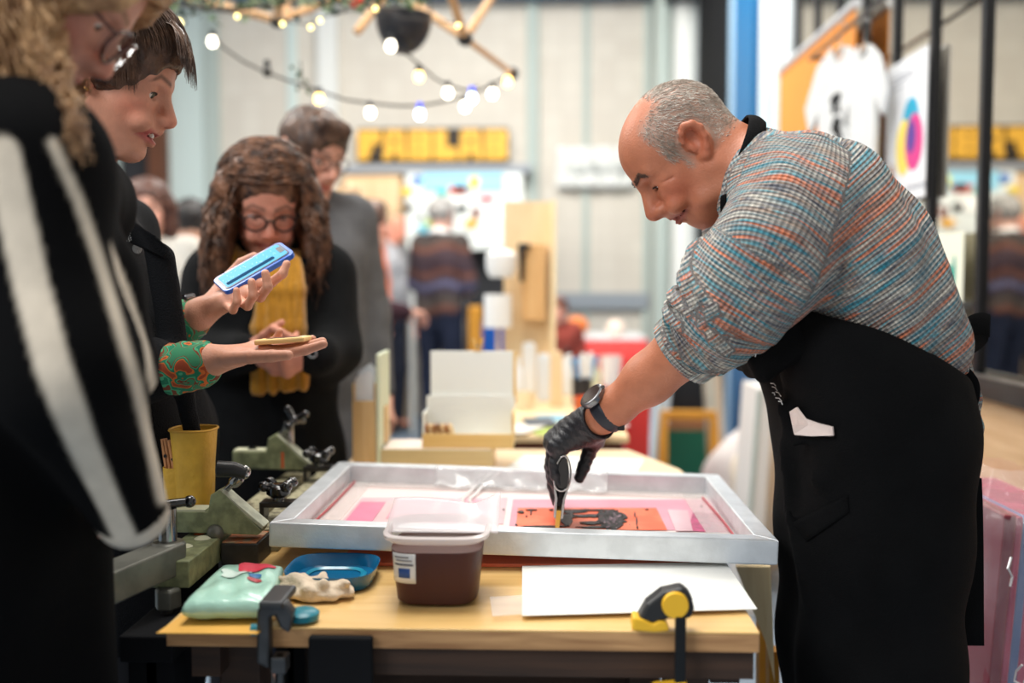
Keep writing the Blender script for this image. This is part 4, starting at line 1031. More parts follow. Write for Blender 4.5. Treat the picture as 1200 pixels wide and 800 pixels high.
# hinge arms
def hinge_arm(label, Y, dx, dz, px_off, sc, post=False):
    base = (dx, Y, .0)
    r = thing('hinge_arm', label, 'press arm', (dx, Y, dz))
    s = sc
    m_ = MB(); m_.prism([(-.16*s,.0),(-.16*s,.034*s),(-.09*s,.034*s),(-.085*s,.062*s),(-.070*s,.070*s),(-.060*s,.062*s),(-.002*s,.004*s),(-.008*s,-.004*s)], (0,0,0), (1,0,0), (0,0,1), -.040)
    m_.build('side_plate', GN, r, bevel=.002)
    MB().bar((-.068*s,.018,.066*s), (0.0,.018,.008*s), .034, .006).build('spring_strip', mat('pale_strip',(196,198,176),.35,.3,var=.2,vs=40), r, bevel=.001)
    MB().bar((-.158*s,.02,.035*s), (-.095*s,.02,.035*s), .036, .004).build('cap_strip', PG, r)
    rod = MB(); rod.cyl((-.070*s,.02,.062*s), (-.040*s,.02,.090*s), .005); rod.build('rod', CH, r, smooth=True)
    MB().lathe([(.007,0),(.010,.004),(.010,.018),(.006,.022)], (-.056*s,.02,.075*s), 16, unit((.72,0,.68))).build('ferrule', CH, r, smooth=True)
    return r
def tilted_handle(r, s):
    k = MB(); k.ball((-.036*s,.02,.096*s), .012, 14, 10); kk = k.build('joint', CH, r, smooth=True)
    MB().tube([(-.030*s,.018,.094*s),(-.050*s,.016,.101*s),(-.078*s,.014,.102*s)], [.010,.013,.014], 16).build('handle', BP, r, smooth=True, bevel=.002)
a1 = hinge_arm('green press arm with black handle nearest the yellow pouch', 1.585, -.456, .812, 0, 1.0); tilted_handle(a1, 1.0)
a2 = hinge_arm('green press arm with black star knob farthest back', 2.10, -.500, .820, 0, 1.05)
c_ = V([-.036*1.05,.02,.097*1.05]); k = MB(); k.ball(c_, .012); kk = k.build('joint', BKM, a2, smooth=True)
for d_ in ((.022,0,.012),(-.012,.0,.022),(-.006,-.02,-.010),(.010,.02,-.004)): 
    l_ = MB(); l_.tube([c_, c_+V(d_)], [.007,.008], 10); l_.ball(c_+V(d_)*1.1, .009, 10, 8); l_.build('lobe', BKM, kk, smooth=True)
MB().cyl((-.052,.03,.04),(-.052,.03,.098),.011).build('post', CH, a2, smooth=True)
MB().cyl((-.13,.02,.036),(-.13,.02,.046),.010).build('bolt', BKM, a2, smooth=True)
MB().box((-.062,-.001,.001),(-.056,.041,.035)).build('paint_mark', PT, a2)
MB().ball((-.078,.0,.0),.014).build('bolt', GRP, a1, smooth=True)

# ============================================================ boxes on the pale table
OK1 = wood('box_wood',(214,178,124),(228,196,146),'Z',.5); OKW = mat('box_white',(236,238,232),.5); 
def bp(px, py, Y): return W(px,py,Y)
Yb = 2.40; x0 = bp(413,500,Yb)[0]; x1 = bp(440,500,Yb)[0]
zz = lambda py: W(500,py,Yb)[2]
g = Grp('card_holder', 'narrow tan upright wooden box holding white cards', 'box', ((x0+x1)/2,Yb+.04,TZ))
g.part(MB().box((x0,Yb,TZ+.001),(x1,Yb+.004,zz(470))), 'front_panel', OK1, bevel=.0008)
g.part(MB().box((x0,Yb+.0041,TZ+.001),(x0+.004,Yb+.076,zz(450))), 'side_panel', OK1); g.part(MB().box((x1-.004,Yb+.0041,TZ+.001),(x1,Yb+.076,zz(450))), 'side_panel', OK1)
g.part(MB().box((x0,Yb+.0761,TZ+.001),(x1,Yb+.08,zz(450))), 'back_panel', OK1)
for i, (dz, xx) in enumerate(((0,0),(.010,.004),(.004,.002),(.014,.003),(-.006,.001))):
    m_ = MB(); m_.prism([(x0+.006,TZ+.01),(x1-.006,TZ+.01),(x1-.006,zz(440)+dz),(x1-.016-xx,zz(434)+dz),(x0+.006+xx,zz(444)+dz)], (0,Yb+.012+.011*i,0), (1,0,0), (0,0,1), .001)
    single(m_, 'card', mat('card_%d'%(i%3), ((238,240,242),(226,232,238),(232,234,232))[i%3], .6), 'white card standing in the narrow tan box', 'card', group='cards in the narrow tan box')
# hinged side board + flat box
x2 = bp(441,500,Yb)[0]; x3 = bp(459,500,Yb)[0]
g = Grp('flat_box', 'open flat wooden box with its tall pale lid standing upright', 'box', ((x2+bp(577,0,Yb)[0])/2,Yb+.06,TZ))
m_ = MB(); 
g.part(MB().box((x2,Yb+.0,zz(545)),(x2+.010,Yb+.150,zz(416)+.002)), 'lid', mat('pale_lid',(224,232,204),.5), label='tall pale upright lid', bevel=.002)
g.part(MB().box((x2+.0101,Yb+.05,zz(524)),(x2+.014,Yb+.11,zz(480))), 'inlay', OK1)
xe = bp(577,0,Yb)[0]
g.part(MB().box((x2+.0105,Yb,TZ+.001),(xe,Yb+.006,zz(527))), 'front_panel', wood('box_wood2',(196,178,132),(212,192,146),'X',.5), bevel=.001)
g.part(MB().box((xe-.006,Yb+.0061,TZ+.001),(xe,Yb+.15,zz(527))), 'side_panel', OK1); g.part(MB().box((x2+.0105,Yb+.1501,TZ+.001),(xe,Yb+.156,zz(527))), 'back_panel', OK1)
g.part(MB().box((x2+.0145,Yb+.0061,zz(528)),(xe-.0061,Yb+.15,zz(526))), 'top_panel', mat('pink_white_panel',(234,218,206),.5))
# white box with raised lid
y0 = Yb+.012; xa, xb = bp(492,0,y0)[0], bp(602,0,y0)[0]; zb = zz(526)+.0005
g = Grp('sample_box', 'white box with raised lid holding wooden samples on the flat wooden box', 'box', ((xa+xb)/2,y0+.05,zb))
g.part(MB().box((xa,y0,zb),(xb,y0+.005,zb+.035)), 'front_wall', wood('front_wood',(224,186,116),(234,200,134),'X',.5), bevel=.001)
g.part(MB().box((xa,y0+.0051,zb),(xb,y0+.10,zb+.004)), 'bottom', OKW)
g.part(MB().box((xa,y0+.0051,zb+.0041),(xa+.005,y0+.0949,zb+.085)), 'side_wall', OKW); g.part(MB().box((xb-.005,y0+.0051,zb+.0041),(xb,y0+.0949,zb+.085)), 'side_wall', wood('front_wood',(224,186,116),(234,200,134)))
g.part(MB().box((xa,y0+.095,zb+.0041),(xb,y0+.10,zb+.118)), 'back_wall', OKW)
g.part(MB().box((xa+.010,y0+.101,zb+.118),(xb+.002,y0+.107,zz(417)+.004)), 'lid', OKW, bevel=.001, label='raised white lid')
g.part(MB().box((xb-.004,y0+.0985,zb+.10),(xb+.004,y0+.1095,zz(417)+.004)), 'edge_strip', wood('front_wood',(224,186,116),(234,200,134)))
for i in range(8):
    xx = xa+.010+i*.0095; m_ = MB(); s_ = .012 if i >= 4 else .004
    m_.prism([(xx,zb+.005),(xx+.0045,zb+.005),(xx+.0045-s_*1.2,zb+.052),(xx-s_*1.2,zb+.052)], (0,y0+.012,0), (1,0,0), (0,0,1), -.05)
    m_.v = [tuple(p) for p in m_.v]
    single(m_, 'wood_sample', wood('sample_brown',(170,104,56),(196,136,80),'Z') if i%2==0 else wood('sample_pale',(232,196,140),(240,210,160),'Z'), 'thin brown wooden sample standing in the white box' if i%2==0 else 'thin pale wooden sample standing in the white box', 'wood sample', group='brown samples in the white box' if i%2==0 else 'pale samples in the white box')
pz = zz(417)+.0045; px_ = bp(556,0,y0)[0]
g = Grp('clothes_peg', 'small wooden clothes peg on top of the raised white lid', 'peg', (px_,y0+.104,pz))
for s in (-1,1):
    m_ = MB(); m_.prism([(s*.001,-.002),(s*.006,-.002),(s*.0165,.032),(s*.008,.032)][::s], (px_,y0+.108,pz), (1,0,0), (0,0,1), .008); g.part(m_, 'jaw', wood('peg_wood',(206,160,88),(224,182,112),'Z'))
g.part(MB().cyl((px_,y0+.099,pz+.012),(px_,y0+.109,pz+.012),.0035), 'spring', CH, smooth=True)
# ============================================================ things on the right partition
def Rw(px, py, x=XW-.03): return WX(px, py, x)
# orange banner with rail
a = Rw(915,80,XW-.05); b = Rw(1003,16,XW-.05); zt = a[2]*.5+b[2]*.5
g = Grp('roll_banner', 'orange fabric banner with purple circle hanging beside the white t-shirts', 'banner', (XW-.05,(a[1]+b[1])/2,zt-.95))
ORB = mat('orange_banner',(214,136,56),.75,var=.04)
g.part(MB().box((XW-.054,b[1],zt-.95),(XW-.048,a[1],zt)), 'cloth', ORB); g.part(MB().cyl((XW-.051,b[1]-.02,zt+.012),(XW-.051,a[1]+.02,zt+.012),.019), 'rail', mat('pale_rail',(214,216,220),.35,.3), smooth=True)
cy_, cz_ = b[1]+.38, zt-.80
m_ = MB(); m_.prism([(cy_+.40*math.cos(t), cz_+.40*math.sin(t)) for t in np.linspace(0,2*math.pi,40,endpoint=False)], (XW-.0555,0,0), (0,1,0), (0,0,1), -.001); g.part(m_, 'print_circle', mat('purple_print',(142,98,112),.7), label='muted purple circle')
# t-shirts on hangers
TEE = mat('tee_white',(212,214,214),.9,var=.03,bump=.25,bs=14)
def tee(label, px, pyt, pyb, x, w, rot, prt=False):
    p = WX(px, pyt, x); q = WX(px, pyb, x); H_ = p[2]-q[2]
    g = thing('t_shirt', label, 't-shirt', (x,p[1],q[2]), rz=rot)
    pts = [(-.5,0),(.5,0),(.5,.62),(.74,.52),(.86,.68),(.55,.90),(.20,.985),(.10,.93),(0,.905),(-.10,.93),(-.20,.985),(-.55,.90),(-.86,.68),(-.74,.52),(-.5,.62)]
    bmh = MB(); n_ = 26
    # front and back sheets as a closed soft prism
    bmh.prism([(a_*w,b_*H_) for a_,b_ in pts], (0,.012,0), (1,0,0), (0,0,1), .024)
    o = bmh.build('fabric', TEE, g, bevel=.008, smooth=True)
    m_ = MB(); m_.tube([(-.17*w,-.014,H_*.985),(-.09*w,-.016,H_*.94),(0,-.018,H_*.917),(.09*w,-.016,H_*.94),(.17*w,-.014,H_*.985)], .006, 8); m_.build('neck_band', mat('tee_rib',(196,198,198),.9), g, smooth=True)
    if prt:
        for (u,v,rx,ry) in ((.02,.70,.17,.030),(-.04,.66,.07,.05),(.12,.64,.06,.03),(.02,.55,.12,.05),(.08,.49,.07,.05),(-.04,.43,.10,.035),(.14,.45,.04,.05)):
            m_ = MB(); m_.prism([(u*w+rx*w*math.cos(t)*(1+.2*math.sin(2*t)), v*H_+ry*H_*math.sin(t)) for t in np.linspace(0,6.2,14)], (0,-.0135,0), (1,0,0), (0,0,1), .001); m_.build('print', mat('black_print',(26,26,28),.7), g)
        m_ = MB()
        for i in range(6): m_.box((.30*w,-.0140,(.62-.05*i)*H_),(.315*w,-.0132,(.65-.05*i)*H_))
        m_.build('print', mat('black_print',(26,26,28)), g)
    h = thing('coat_hanger', 'wooden hanger holding the '+('nearer' if prt else 'farther')+' white t-shirt', 'hanger', (x,p[1],p[2]-.04), rz=rot)
    m_ = MB(); m_.tube([(-.40*w,0,-.035),(-.15*w,0,.012),(0,0,.03),(.15*w,0,.012),(.40*w,0,-.035)],[.009,.010,.013,.010,.009],10,flat=.7); m_.build('shoulder_bar', wood('hanger_wood',(214,156,96),(228,176,118),'X'), h, smooth=True)
    m_ = MB(); m_.tube([(0,0,.035),(0,0,.07),(.016,0,.085),(.026,0,.105),(.012,0,.125),(-.012,0,.12)], .0028, 8); m_.build('hook', M_STEEL, h, smooth=True)
    return g
tee('white t-shirt with a black figure print on a wooden hanger', 984, 52, 262, 1.11, .20, math.radians(-62), True)
tee('plain white t-shirt hanging just behind the printed one', 1014, 50, 240, 1.15, .15, math.radians(-70))
g = Grp('hanging_rail', 'thin dark metal rail carrying the two t-shirt hangers', 'rail', (1.13,3.4,2.12))
g.part(MB().cyl((1.12,3.0,2.155),(1.12,4.3,2.155),.008), 'bar', FRM, smooth=True)
for y in (3.02,4.28): g.part(MB().cyl((1.12,y,2.155),(XW-.002,y,2.155),.008), 'bracket', FRM, smooth=True)
# posters
def wall_sheet(name, label, pxs, pyt, pyb, m, x=XW-.022):
    a = WX(pxs[0], (pyt[0]), x); b = WX(pxs[1], pyt[1], x); c = WX(pxs[1], pyb[1], x); zt_ = (a[2]+b[2])/2; zb_ = c[2]
    g = Grp(name, label, 'poster', (x,(a[1]+b[1])/2,zb_)); g.part(MB().box((x-.001,b[1],zb_),(x+.001,a[1],zt_)), 'sheet', m); return g, a[1], b[1], zb_, zt_
def spot(g, y, z, ry, rz_, m, x, nm='print', n_=30):
    q = MB(); q.prism([(y+ry*math.cos(t), z+rz_*math.sin(t)) for t in np.linspace(0,2*math.pi,n_,endpoint=False)], (x,0,0), (0,1,0), (0,0,1), -.0003); return g.part(q, nm, m)
g, yl, yr, zb, zt = wall_sheet('poster', 'white poster with overlapping cyan yellow and magenta discs taped to the mirror', (1040,1088), (78,56), (240,229), mat('poster_white',(232,234,238),.5))
def pp(px, py): q = WX(px,py,XW-.0235); return q[1], q[2]
R0 = (yl-yr)*.26
for (px,py,c,dx) in ((1067,147,(30,164,200),0),(1059,173,(246,220,100),.0004),(1071,166,(214,60,138),.0008)):
    y,z = pp(px,py); spot(g, y, z, R0*(.72 if c[0]==246 else .8), R0*(.95), mat('disc_%d'%c[0], c, .5), XW-.0235-dx, 'print_disc')
y,z = pp(1068,160); spot(g, y+.0, z, R0*.42, R0*.55, mat('disc_mix',(92,60,150),.5), XW-.0249, 'print_overlap')
def dashes(g, py0, px0, px1, n_, rows, c, x=XW-.0236, hh=.004):
    y0, z0 = pp(px0,py0); y1, _ = pp(px1,py0)
    for r in range(rows):
        m_ = MB(); ys_ = np.linspace(y0, y1, n_+1)
        for i in range(n_): m_.box((x-.0004, ys_[i+1]+.25*(ys_[i]-ys_[i+1]), z0-r*hh*3), (x, ys_[i], z0-r*hh*3+hh*1.6))
        g.part(m_, 'print_line', c)
TG = mat('text_grey',(140,144,156),.7)
dashes(g, 96, 1046, 1070, 6, 1, TG); dashes(g, 101, 1046, 1072, 5, 1, TG); dashes(g, 108, 1046, 1058, 3, 1, TG, hh=.003); dashes(g, 219, 1062, 1085, 6, 3, TG, hh=.0025)
spot(g, *pp(1045,207), .022, .042, mat('wood_button',(170,120,86),.5), XW-.024, 'magnet'); spot(g, *pp(1048,225), .012, .02, BP, XW-.024, 'magnet')
g, yl, yr, zb, zt = wall_sheet('drawing', 'white sheet with a small green and teal drawing taped under the disc poster', (1050,1130), (278,273), (350,354), mat('poster_cream',(236,236,216),.5))
for px,py,ry,rz_,c in ((1095,302,.035,.05,(206,222,80)),(1077,318,.02,.025,(214,226,120)),(1112,325,.03,.04,(30,158,140)),(1118,318,.012,.05,(30,158,140)),(1106,330,.03,.03,(196,210,70)),(1087,326,.02,.018,(190,226,220))):
    spot(g, *pp(px,py), ry, rz_, mat('ink_%d_%d'%(c[0],c[1]), c, .6), XW-.0236-.0002*ry, 'print')
y0,z0 = pp(1084,341); y1,_ = pp(1122,341); g.part(MB().box((XW-.0245,y1,z0-.004),(XW-.0235,y0,z0+.006)), 'print', mat('ink_30_158',(30,158,140)))
spot(g, *pp(1090,285), .014, .045, mat('wood_button',(170,120,86)), XW-.026, 'magnet')
# wrapped bundle of pink screens
bx_, by_ = W(1185,330,1.95)[0], 1.95
zt = W(1180,578,1.95)[2]
g = Grp('wrapped_screens', 'bundle of pink framed screens wrapped in clear film at the right edge', 'wrapped bundle', (bx_+.02,by_,0))
mats = [mat('bundle_maroon',(128,34,52),.3,coat=.5), mat('bundle_rose',(176,58,92),.25,coat=.6,var=.2,vs=10), mat('bundle_blue',(104,130,176),.3,coat=.5), mat('bundle_pink',(196,90,116),.25,coat=.6,var=.2,vs=8)]
xs_ = [bx_-.045, bx_-.018, bx_+.000, bx_+.022]; 
for i,(x_,w_) in enumerate(zip(xs_,(.022,.014,.018,.12))):
    lean = .03; m_ = MB(); m_.prism([(x_-.05,.002),(x_-.05+w_,.002),(x_-.05+w_+lean+.02,zt-.02-.02*i*.3),(x_-.05+lean+.02,zt-.02-.006*i)], (0,by_-.10+.012*i,0), (1,0,0), (0,0,1), -.42)
    g.part(m_, 'frame', mats[i], bevel=.003)
FILM = mat('wrap_film',(240,236,240),.08,alpha=.13,coat=.6,bump=.9,bs=16)
def wrapf(u, v):
    a_ = 2*math.pi*u; r = 1+.05*math.sin(9*a_+6*v)+.03*math.sin(23*a_+11*v); zz_ = .25+(zt-.21)*v; sh = min(1,(1.05-v)*6)
    return V([bx_+.035-.02*(1-v)+ (.115+.012*math.sin(14*v))*r*sh*abs(math.cos(a_))**.6*np.sign(math.cos(a_)), by_+.10+.25*r*sh*abs(math.sin(a_))**.6*np.sign(math.sin(a_)), zz_])
g.part(MB().grid(wrapf, 60, 30), 'wrap_film', FILM, smooth='all')
r_ = np.random.default_rng(9)
for i in range(12):
    t = r_.uniform(2.6,5.2); v0 = r_.uniform(.45,1.0)
    g.part(MB().tube([wrapf(t/6.283+.012*k_*r_.uniform(-1,1), v0-.03*k_) + V([-.004,-.006,0]) for k_ in range(4)], .0022, 5), 'film_crease_shine', mat('film_shine',(250,250,252),.05,alpha=.75,coat=1), smooth=True)  # white tubes drawn as shine along the creases of the film
# yellow board legs behind the man and on the right
YW = mat('yellow_trestle',(196,138,40),.5,var=.06)
def trestle(label, x, y, w, h, m, rz=0, splay=.16):
    r = thing('trestle', label, 'trestle', (x,y,0), rz=rz)
    for sx_ in (-1,1):
        for sy_ in (-1,1): MB().bar((sx_*w/2,sy_*splay,.0),(sx_*w/2*.9,sy_*.02,h-.02),.032,.020).build('leg', m, r, bevel=.002)
        MB().bar((sx_*w/2*.96,-splay*.62,h*.35),(sx_*w/2*.96,splay*.62,h*.35),.02,.035).build('brace', m, r)
    MB().box((-w/2,-.03,h-.04),(w/2,.03,h)).build('top_bar', m, r, bevel=.003)
    return r
trestle('yellow wooden trestle behind the man in the black apron', .90, 2.62, .34, .80, YW, math.radians(80))
trestle('yellow wooden trestle in the far aisle in front of the dark shelf', W(812,0,5.1)[0], 5.1, .28, .56, YW, 0)
g = Grp('plank', 'pale plywood board leaning between the work table and the apron', 'board', (.42,1.75,0))
m_ = MB(); P_ = [W(862,664,1.98), W(903,664,1.86), W(908,800,1.86), W(897,752,1.90)]
m_.add([tuple(p) for p in P_]+[tuple(p+V([.004,.02,0])) for p in P_], [(0,1,2,3),(7,6,5,4),(0,4,5,1),(1,5,6,2),(2,6,7,3),(3,7,4,0)]); m_.add([], [])
lw_ = P_[3][2]; g.part(m_, 'board', wood('plank_wood',(232,206,156),(240,218,172),'Z'), bevel=.001)
g.part(MB().bar(tuple(W(905,760,1.92)), (W(905,760,1.92)[0]+.02,1.95,0), .03, .02), 'leg', YW)
m_ = MB(); A_ = W(868,672,2.05); g.part(MB().bar(tuple(W(893,684,2.02)), (W(896,760,2.02)[0],2.02,.0), .034, .018), 'edge', YW)
# ============================================================ far aisle
PLS = wood('stand_ply',(226,196,152),(236,210,168),'Z',.6)
# cluttered table
CT0, CT1 = W(560,515,2.95), W(737,515,2.95)
g = Grp('cluttered_table', 'middle wooden table crowded with tubes cups and tools behind the boxes', 'table', (.0,3.6,0))
g.part(MB().box((-.22,2.95,TZ-.02),(CT1[0],4.75,TZ)), 'tabletop', wood('mid_top',(222,192,142),(234,208,164),'X'), bevel=.002)
g.part(MB().box((-.2,2.97,TZ-.13),(CT1[0]-.02,3.0,TZ-.0205)), 'apron_board', wood('red_brown',(96,44,30),(120,62,42),'X'))
steel_legs(g, (-.17,CT1[0]-.05), (3.05,4.65), TZ-.021, DKW)
def onct(px, py): return WZ(px, py, TZ)
# plywood display stand
xa, xb = W(590,0,4.1)[0], W(652,0,4.1)[0]; zt = W(620,236,4.1)[2]
g = Grp('display_stand', 'tall plywood stand with black handle standing on the middle table', 'stand', ((xa+xb)/2,4.1,TZ))
g.part(MB().box((xa,4.1,TZ+.001),(xb,4.12,zt)), 'panel', PLS, bevel=.001); g.part(MB().box((xb-.02,4.02,TZ+.001),(xb,4.099,zt)), 'side_rib', wood('rib_ply',(240,214,166),(246,226,184),'Z'))
q0 = W(606,286,4.0); q1 = W(642,375,4.0); g.part(MB().box((q0[0]+.02,4.02,q1[2]),(q1[0]-.01,4.099,q0[2])), 'shelf_box', wood('warm_ply',(214,166,108),(226,184,128),'Z'), bevel=.002)
q0 = W(611,288,3.98); q1 = W(618,330,3.98); g.part(MB().tube([(q0[0],4.0,q0[2]),(q0[0]+.002,4.0,q1[2]),],[.016,.009],10), 'handle', BP, smooth=True); g.part(MB().cbox((q0[0]+.01,4.0,q0[2]),(.05,.02,.022)), 'handle_head', BP, bevel=.003)
q = W(592,345,3.9); qq = W(596,310,3.9)
g = Grp('paper_roll', 'white kitchen roll on a post left of the plywood stand', 'paper roll', (q[0]-.02,3.93,TZ+.001))
g.part(MB().lathe([(.018,0),(.055,0),(.055,.13),(.018,.13)], (q[0]-.03,3.93,q[2]-.13), 24), 'roll', mat('roll_white',(240,240,238),.9), smooth=True); g.part(MB().lathe([(.045,0),(.06,.03),(.062,.09),(.03,.11)], (qq[0]-.03,3.93,qq[2]-.05), 20), 'cover', mat('roll_white',(240,240,238)), smooth=True)
g.part(MB().cyl((q[0]-.03,3.93,TZ+.001),(q[0]-.03,3.93,q[2]-.128),.008), 'post', PLS)
# clutter: cups, bottles, tubes, brushes
def cup(label, px, py, r, h, m, cat='cup', Y=None, rim=None, name='cup'):
    p = onct(px, py); g = Grp(name, label, cat, (p[0],p[1],TZ+.001))
    g.part(MB().lathe([(.0001,.003),(r*.80,.003),(r,h),(r*1.04,h),(r*.86,0),(.0001,0)], (p[0],p[1],TZ+.001), 20, cap=False), 'cup_wall', m, smooth=True)
    g.part(MB().lathe([(r*1.0,h-.004),(r*1.07,h-.002),(r*1.07,h+.004),(r*1.0,h+.004)], (p[0],p[1],TZ+.001), 20, cap=False), 'rim', rim or m, smooth=True); return p, g
def bottle(label, px, py, r, h, m, cap, name='bottle'):
    p = onct(px, py); g = Grp(name, label, 'bottle', (p[0],p[1],TZ+.001))
    g.part(MB().lathe([(.0001,0),(r,0),(r,h*.68),(r*.4,h*.82),(r*.36,h*.86),(.0001,h*.86)], (p[0],p[1],TZ+.001), 20, cap=False), 'body', m, smooth=True)
    g.part(MB().cyl((p[0],p[1],TZ+.001+h*.861),(p[0],p[1],TZ+.001+h), r*.42), 'cap', cap, smooth=True); return p
WPL = mat('white_plastic',(236,238,238),.35); GLS = mat('clear_cup',(236,240,240),.08,alpha=.4,coat=.5)
cup('squat cream pot in front of the tall white cartons', 612, 478, .042, .055, mat('cream_pot',(240,226,196),.4), 'pot', name='pot')
cup('clear plastic cup beside the white tube bottle', 716, 452, .045, .13, GLS)
cup('clear plastic cup at the back of the middle table', 690, 446, .045, .11, GLS)
p_, g_ = cup('bright orange plastic pot beside the black smartwatch', 692, 512, .048, .115, mat('orange_plastic',(240,112,54),.35), 'pot', name='pot')
bottle('slim white bottle standing behind the gloved hand', 698, 470, .020, .16, mat('cream_bottle',(232,230,196),.35), WPL)
bottle('white bottle at the left end of the middle table', 607, 470, .022, .17, WPL, WPL)
bottle('white spray bottle left of the red table', 664, 462, .026, .19, WPL, mat('dark_cap',(40,40,46),.4))
for i,(px,py,w_,h_,lab,m) in enumerate(((620,462,.055,.20,'tall white carton beside the plywood stand',WPL),(637,470,.050,.17,'second tall white carton standing right of the first',mat('carton_grey',(222,226,228),.5)),(652,476,.045,.19,'tan wooden block tower on the middle table',PLS),(600,455,.04,.15,'narrow pale carton at the left of the clutter',mat('carton_cream',(236,228,206),.5)))):
    p = onct(px,py); g = Grp('carton' if i!=2 else 'wooden_block', lab, 'carton' if i!=2 else 'block', (p[0],p[1],TZ+.001)); m_ = MB(); m_.box((p[0]-w_/2,p[1],TZ+.001),(p[0]+w_/2,p[1]+.05,TZ+h_)); g.part(m_, 'body', m, bevel=.003)
    g.part(MB().box((p[0]-w_/2*.8,p[1]+.008,TZ+h_+.0005),(p[0]+w_/2*.8,p[1]+.042,TZ+h_+.012)), 'top', m, bevel=.003)
# brush jar
p = onct(682,474); g = Grp('brush_jar', 'dark jar full of white handled brushes on the middle table', 'jar', (p[0],p[1],TZ+.001))
g.part(MB().lathe([(.0001,0),(.036,0),(.038,.10),(.034,.10),(.032,.006),(.0001,.006)], (p[0],p[1],TZ+.001), 20, cap=False), 'jar', mat('dark_jar',(40,40,44),.3), smooth=True)
for i in range(8):
    t = i*.8; q = V([p[0]+.018*math.cos(t), p[1]+.018*math.sin(t), TZ+.012]); e = q+V([.035*math.cos(t*1.3),.03*math.sin(t*1.7),.17+.02*math.sin(i*3)])
    bo = single(MB().tube([q, q*.25+e*.75, e],[.004,.005,.009],8), 'brush', WPL if i%2 else mat('blue_handle',(120,170,214),.4), 'white handled brush standing in the dark jar' if i%2 else 'pale blue handled brush standing in the dark jar', 'brush', group='white brushes in the dark jar' if i%2 else 'pale blue brushes in the dark jar', smooth=True)
# flat papers and tools on the table front
r_ = np.random.default_rng(21)
flat = (((170,190,90),'green cutting mat'),((240,220,120),'yellow paper'),((120,170,190),'blue folder'),((236,232,222),'white leaflet'),((70,80,90),'grey tool tray'),((250,250,248),'white leaflet'))
for i,(px,py) in enumerate(((640,505),(668,498),(650,492),(610,505),(632,497),(705,500))):
    p = onct(px,py); c, nm = flat[i]; m_ = MB(); a_ = r_.uniform(-.5,.5); w_, h_ = .05, .09
    cs = [(p[0]+sx_*w_*math.cos(a_)-sy_*h_*math.sin(a_), p[1]+sx_*w_*math.sin(a_)+sy_*h_*math.cos(a_)) for sx_,sy_ in ((-1,-1),(1,-1),(1,1),(-1,1))]
    m_.prism(cs, (0,0,TZ+.001+.002*i), (1,0,0), (0,1,0), .0016); single(m_, nm.split()[1] if i!=4 else 'tray', mat('flat_%d'%i, c, .5), nm+(' lying on the middle table', ' lying on the middle table',' lying on the middle table',' at the left front of the middle table',' lying on the middle table',' beside the orange pot')[i], nm.split()[1])
# red table behind with things on it
a = W(655,392,7.0); b = W(757,392,7.0)
zt = WZ(700,392,.0)[2]
zt = W(700,395,7.0)[2]
g = Grp('red_table', 'table draped in red cloth in the far aisle', 'table', ((a[0]+b[0])/2,7.2,0))
RD = mat('red_cloth',(204,58,54),.75,var=.12,vs=5)
g.part(MB().box((a[0],7.0,zt-.02),(b[0],7.7,zt)), 'tabletop', WPL, bevel=.004)
def drape(u, v): x = a[0]-.012+(b[0]-a[0]+.02)*u; return V([x, 6.985+.012*math.sin(u*38)*(1-v)*1.2, .01+(zt-.03)*v])
g.part(MB().grid(drape, 60, 6), 'cloth', RD, smooth='all', solid=.004)
for x_ in (a[0]+.04,b[0]-.05): 
    for y_ in (7.1,7.62): g.part(MB().box((x_-.02,y_-.02,0),(x_+.02,y_+.02,zt-.0205)), 'leg', M_STEEL)
g.part(MB().grid(lambda u,v: V([b[0]+.012+.01*math.sin(v*9), 7.0+.7*u, .01+(zt-.03)*v]), 20, 5), 'cloth', RD, smooth='all', solid=.004)
def onred(px, py=388, y=7.15): return W(px, py, y)[0]
for i,(px,r,c,lab,cat,nm) in enumerate(((676,.085,(232,130,60),'round orange ball lying on the red table','ball','ball'),(722,.07,(238,214,196),'pale round pot on the red table','pot','pot'))):
    x = onred(px); S1 = MB(); S1.lathe([(.0001,0),(r*.6,.004),(r,r*.7),(r*.9,r*1.2),(r*.5,r*1.6),(.0001,r*1.66)], (x,7.15,zt+.001), 24, cap=False); single(S1, nm, mat('obj_%d'%i,c,.5), lab, cat, smooth=True)
# red chair back beside
g = Grp('storage_box', 'red plastic crate under the gloved forearm in the far aisle', 'crate', (W(745,470,4.4)[0],4.4,0))
x0, x1 = W(735,0,4.4)[0], W(766,0,4.4)[0]
g.part(MB().box((x0,4.4,.0),(x1,4.75,W(0,455,4.4)[2])), 'body', mat('red_plastic',(206,56,52),.4), bevel=.01); g.part(MB().box((x0-.008,4.392,W(0,455,4.4)[2]-.03),(x1+.008,4.758,W(0,455,4.4)[2]+.004)), 'rim', mat('red_plastic',(206,56,52)), bevel=.006)
# blue bin
p = W(577,376,7.7); g = Grp('waste_bin', 'bright blue plastic bin beside the far plywood stand', 'bin', (p[0],7.7,0))
g.part(MB().lathe([(.0001,.0),(.11,0),(.13,p[2]-.02),(.122,p[2]-.02),(.105,.012),(.0001,.012)], (p[0],7.7,0), 28, cap=False, sq=5), 'body', mat('blue_bin',(18,84,170),.4), smooth=True); g.part(MB().lathe([(.125,0),(.14,0),(.14,.025),(.125,.025)], (p[0],7.7,p[2]-.025), 28, cap=False, sq=5), 'rim', mat('blue_bin',(18,84,170)), smooth=True)
p = W(554,400,5.7); g = Grp('folding_chair', 'yellow chair back beside the man in the striped sweater', 'chair', (p[0],5.9,0))
g.part(MB().box((p[0]-.04,5.9,.4505),(p[0]+.04,5.93,W(0,358,5.9)[2])), 'backrest', YW, bevel=.01); g.part(MB().box((p[0]-.16,5.55,.42),(p[0]+.1,5.899,.45)), 'seat', YW, bevel=.01)
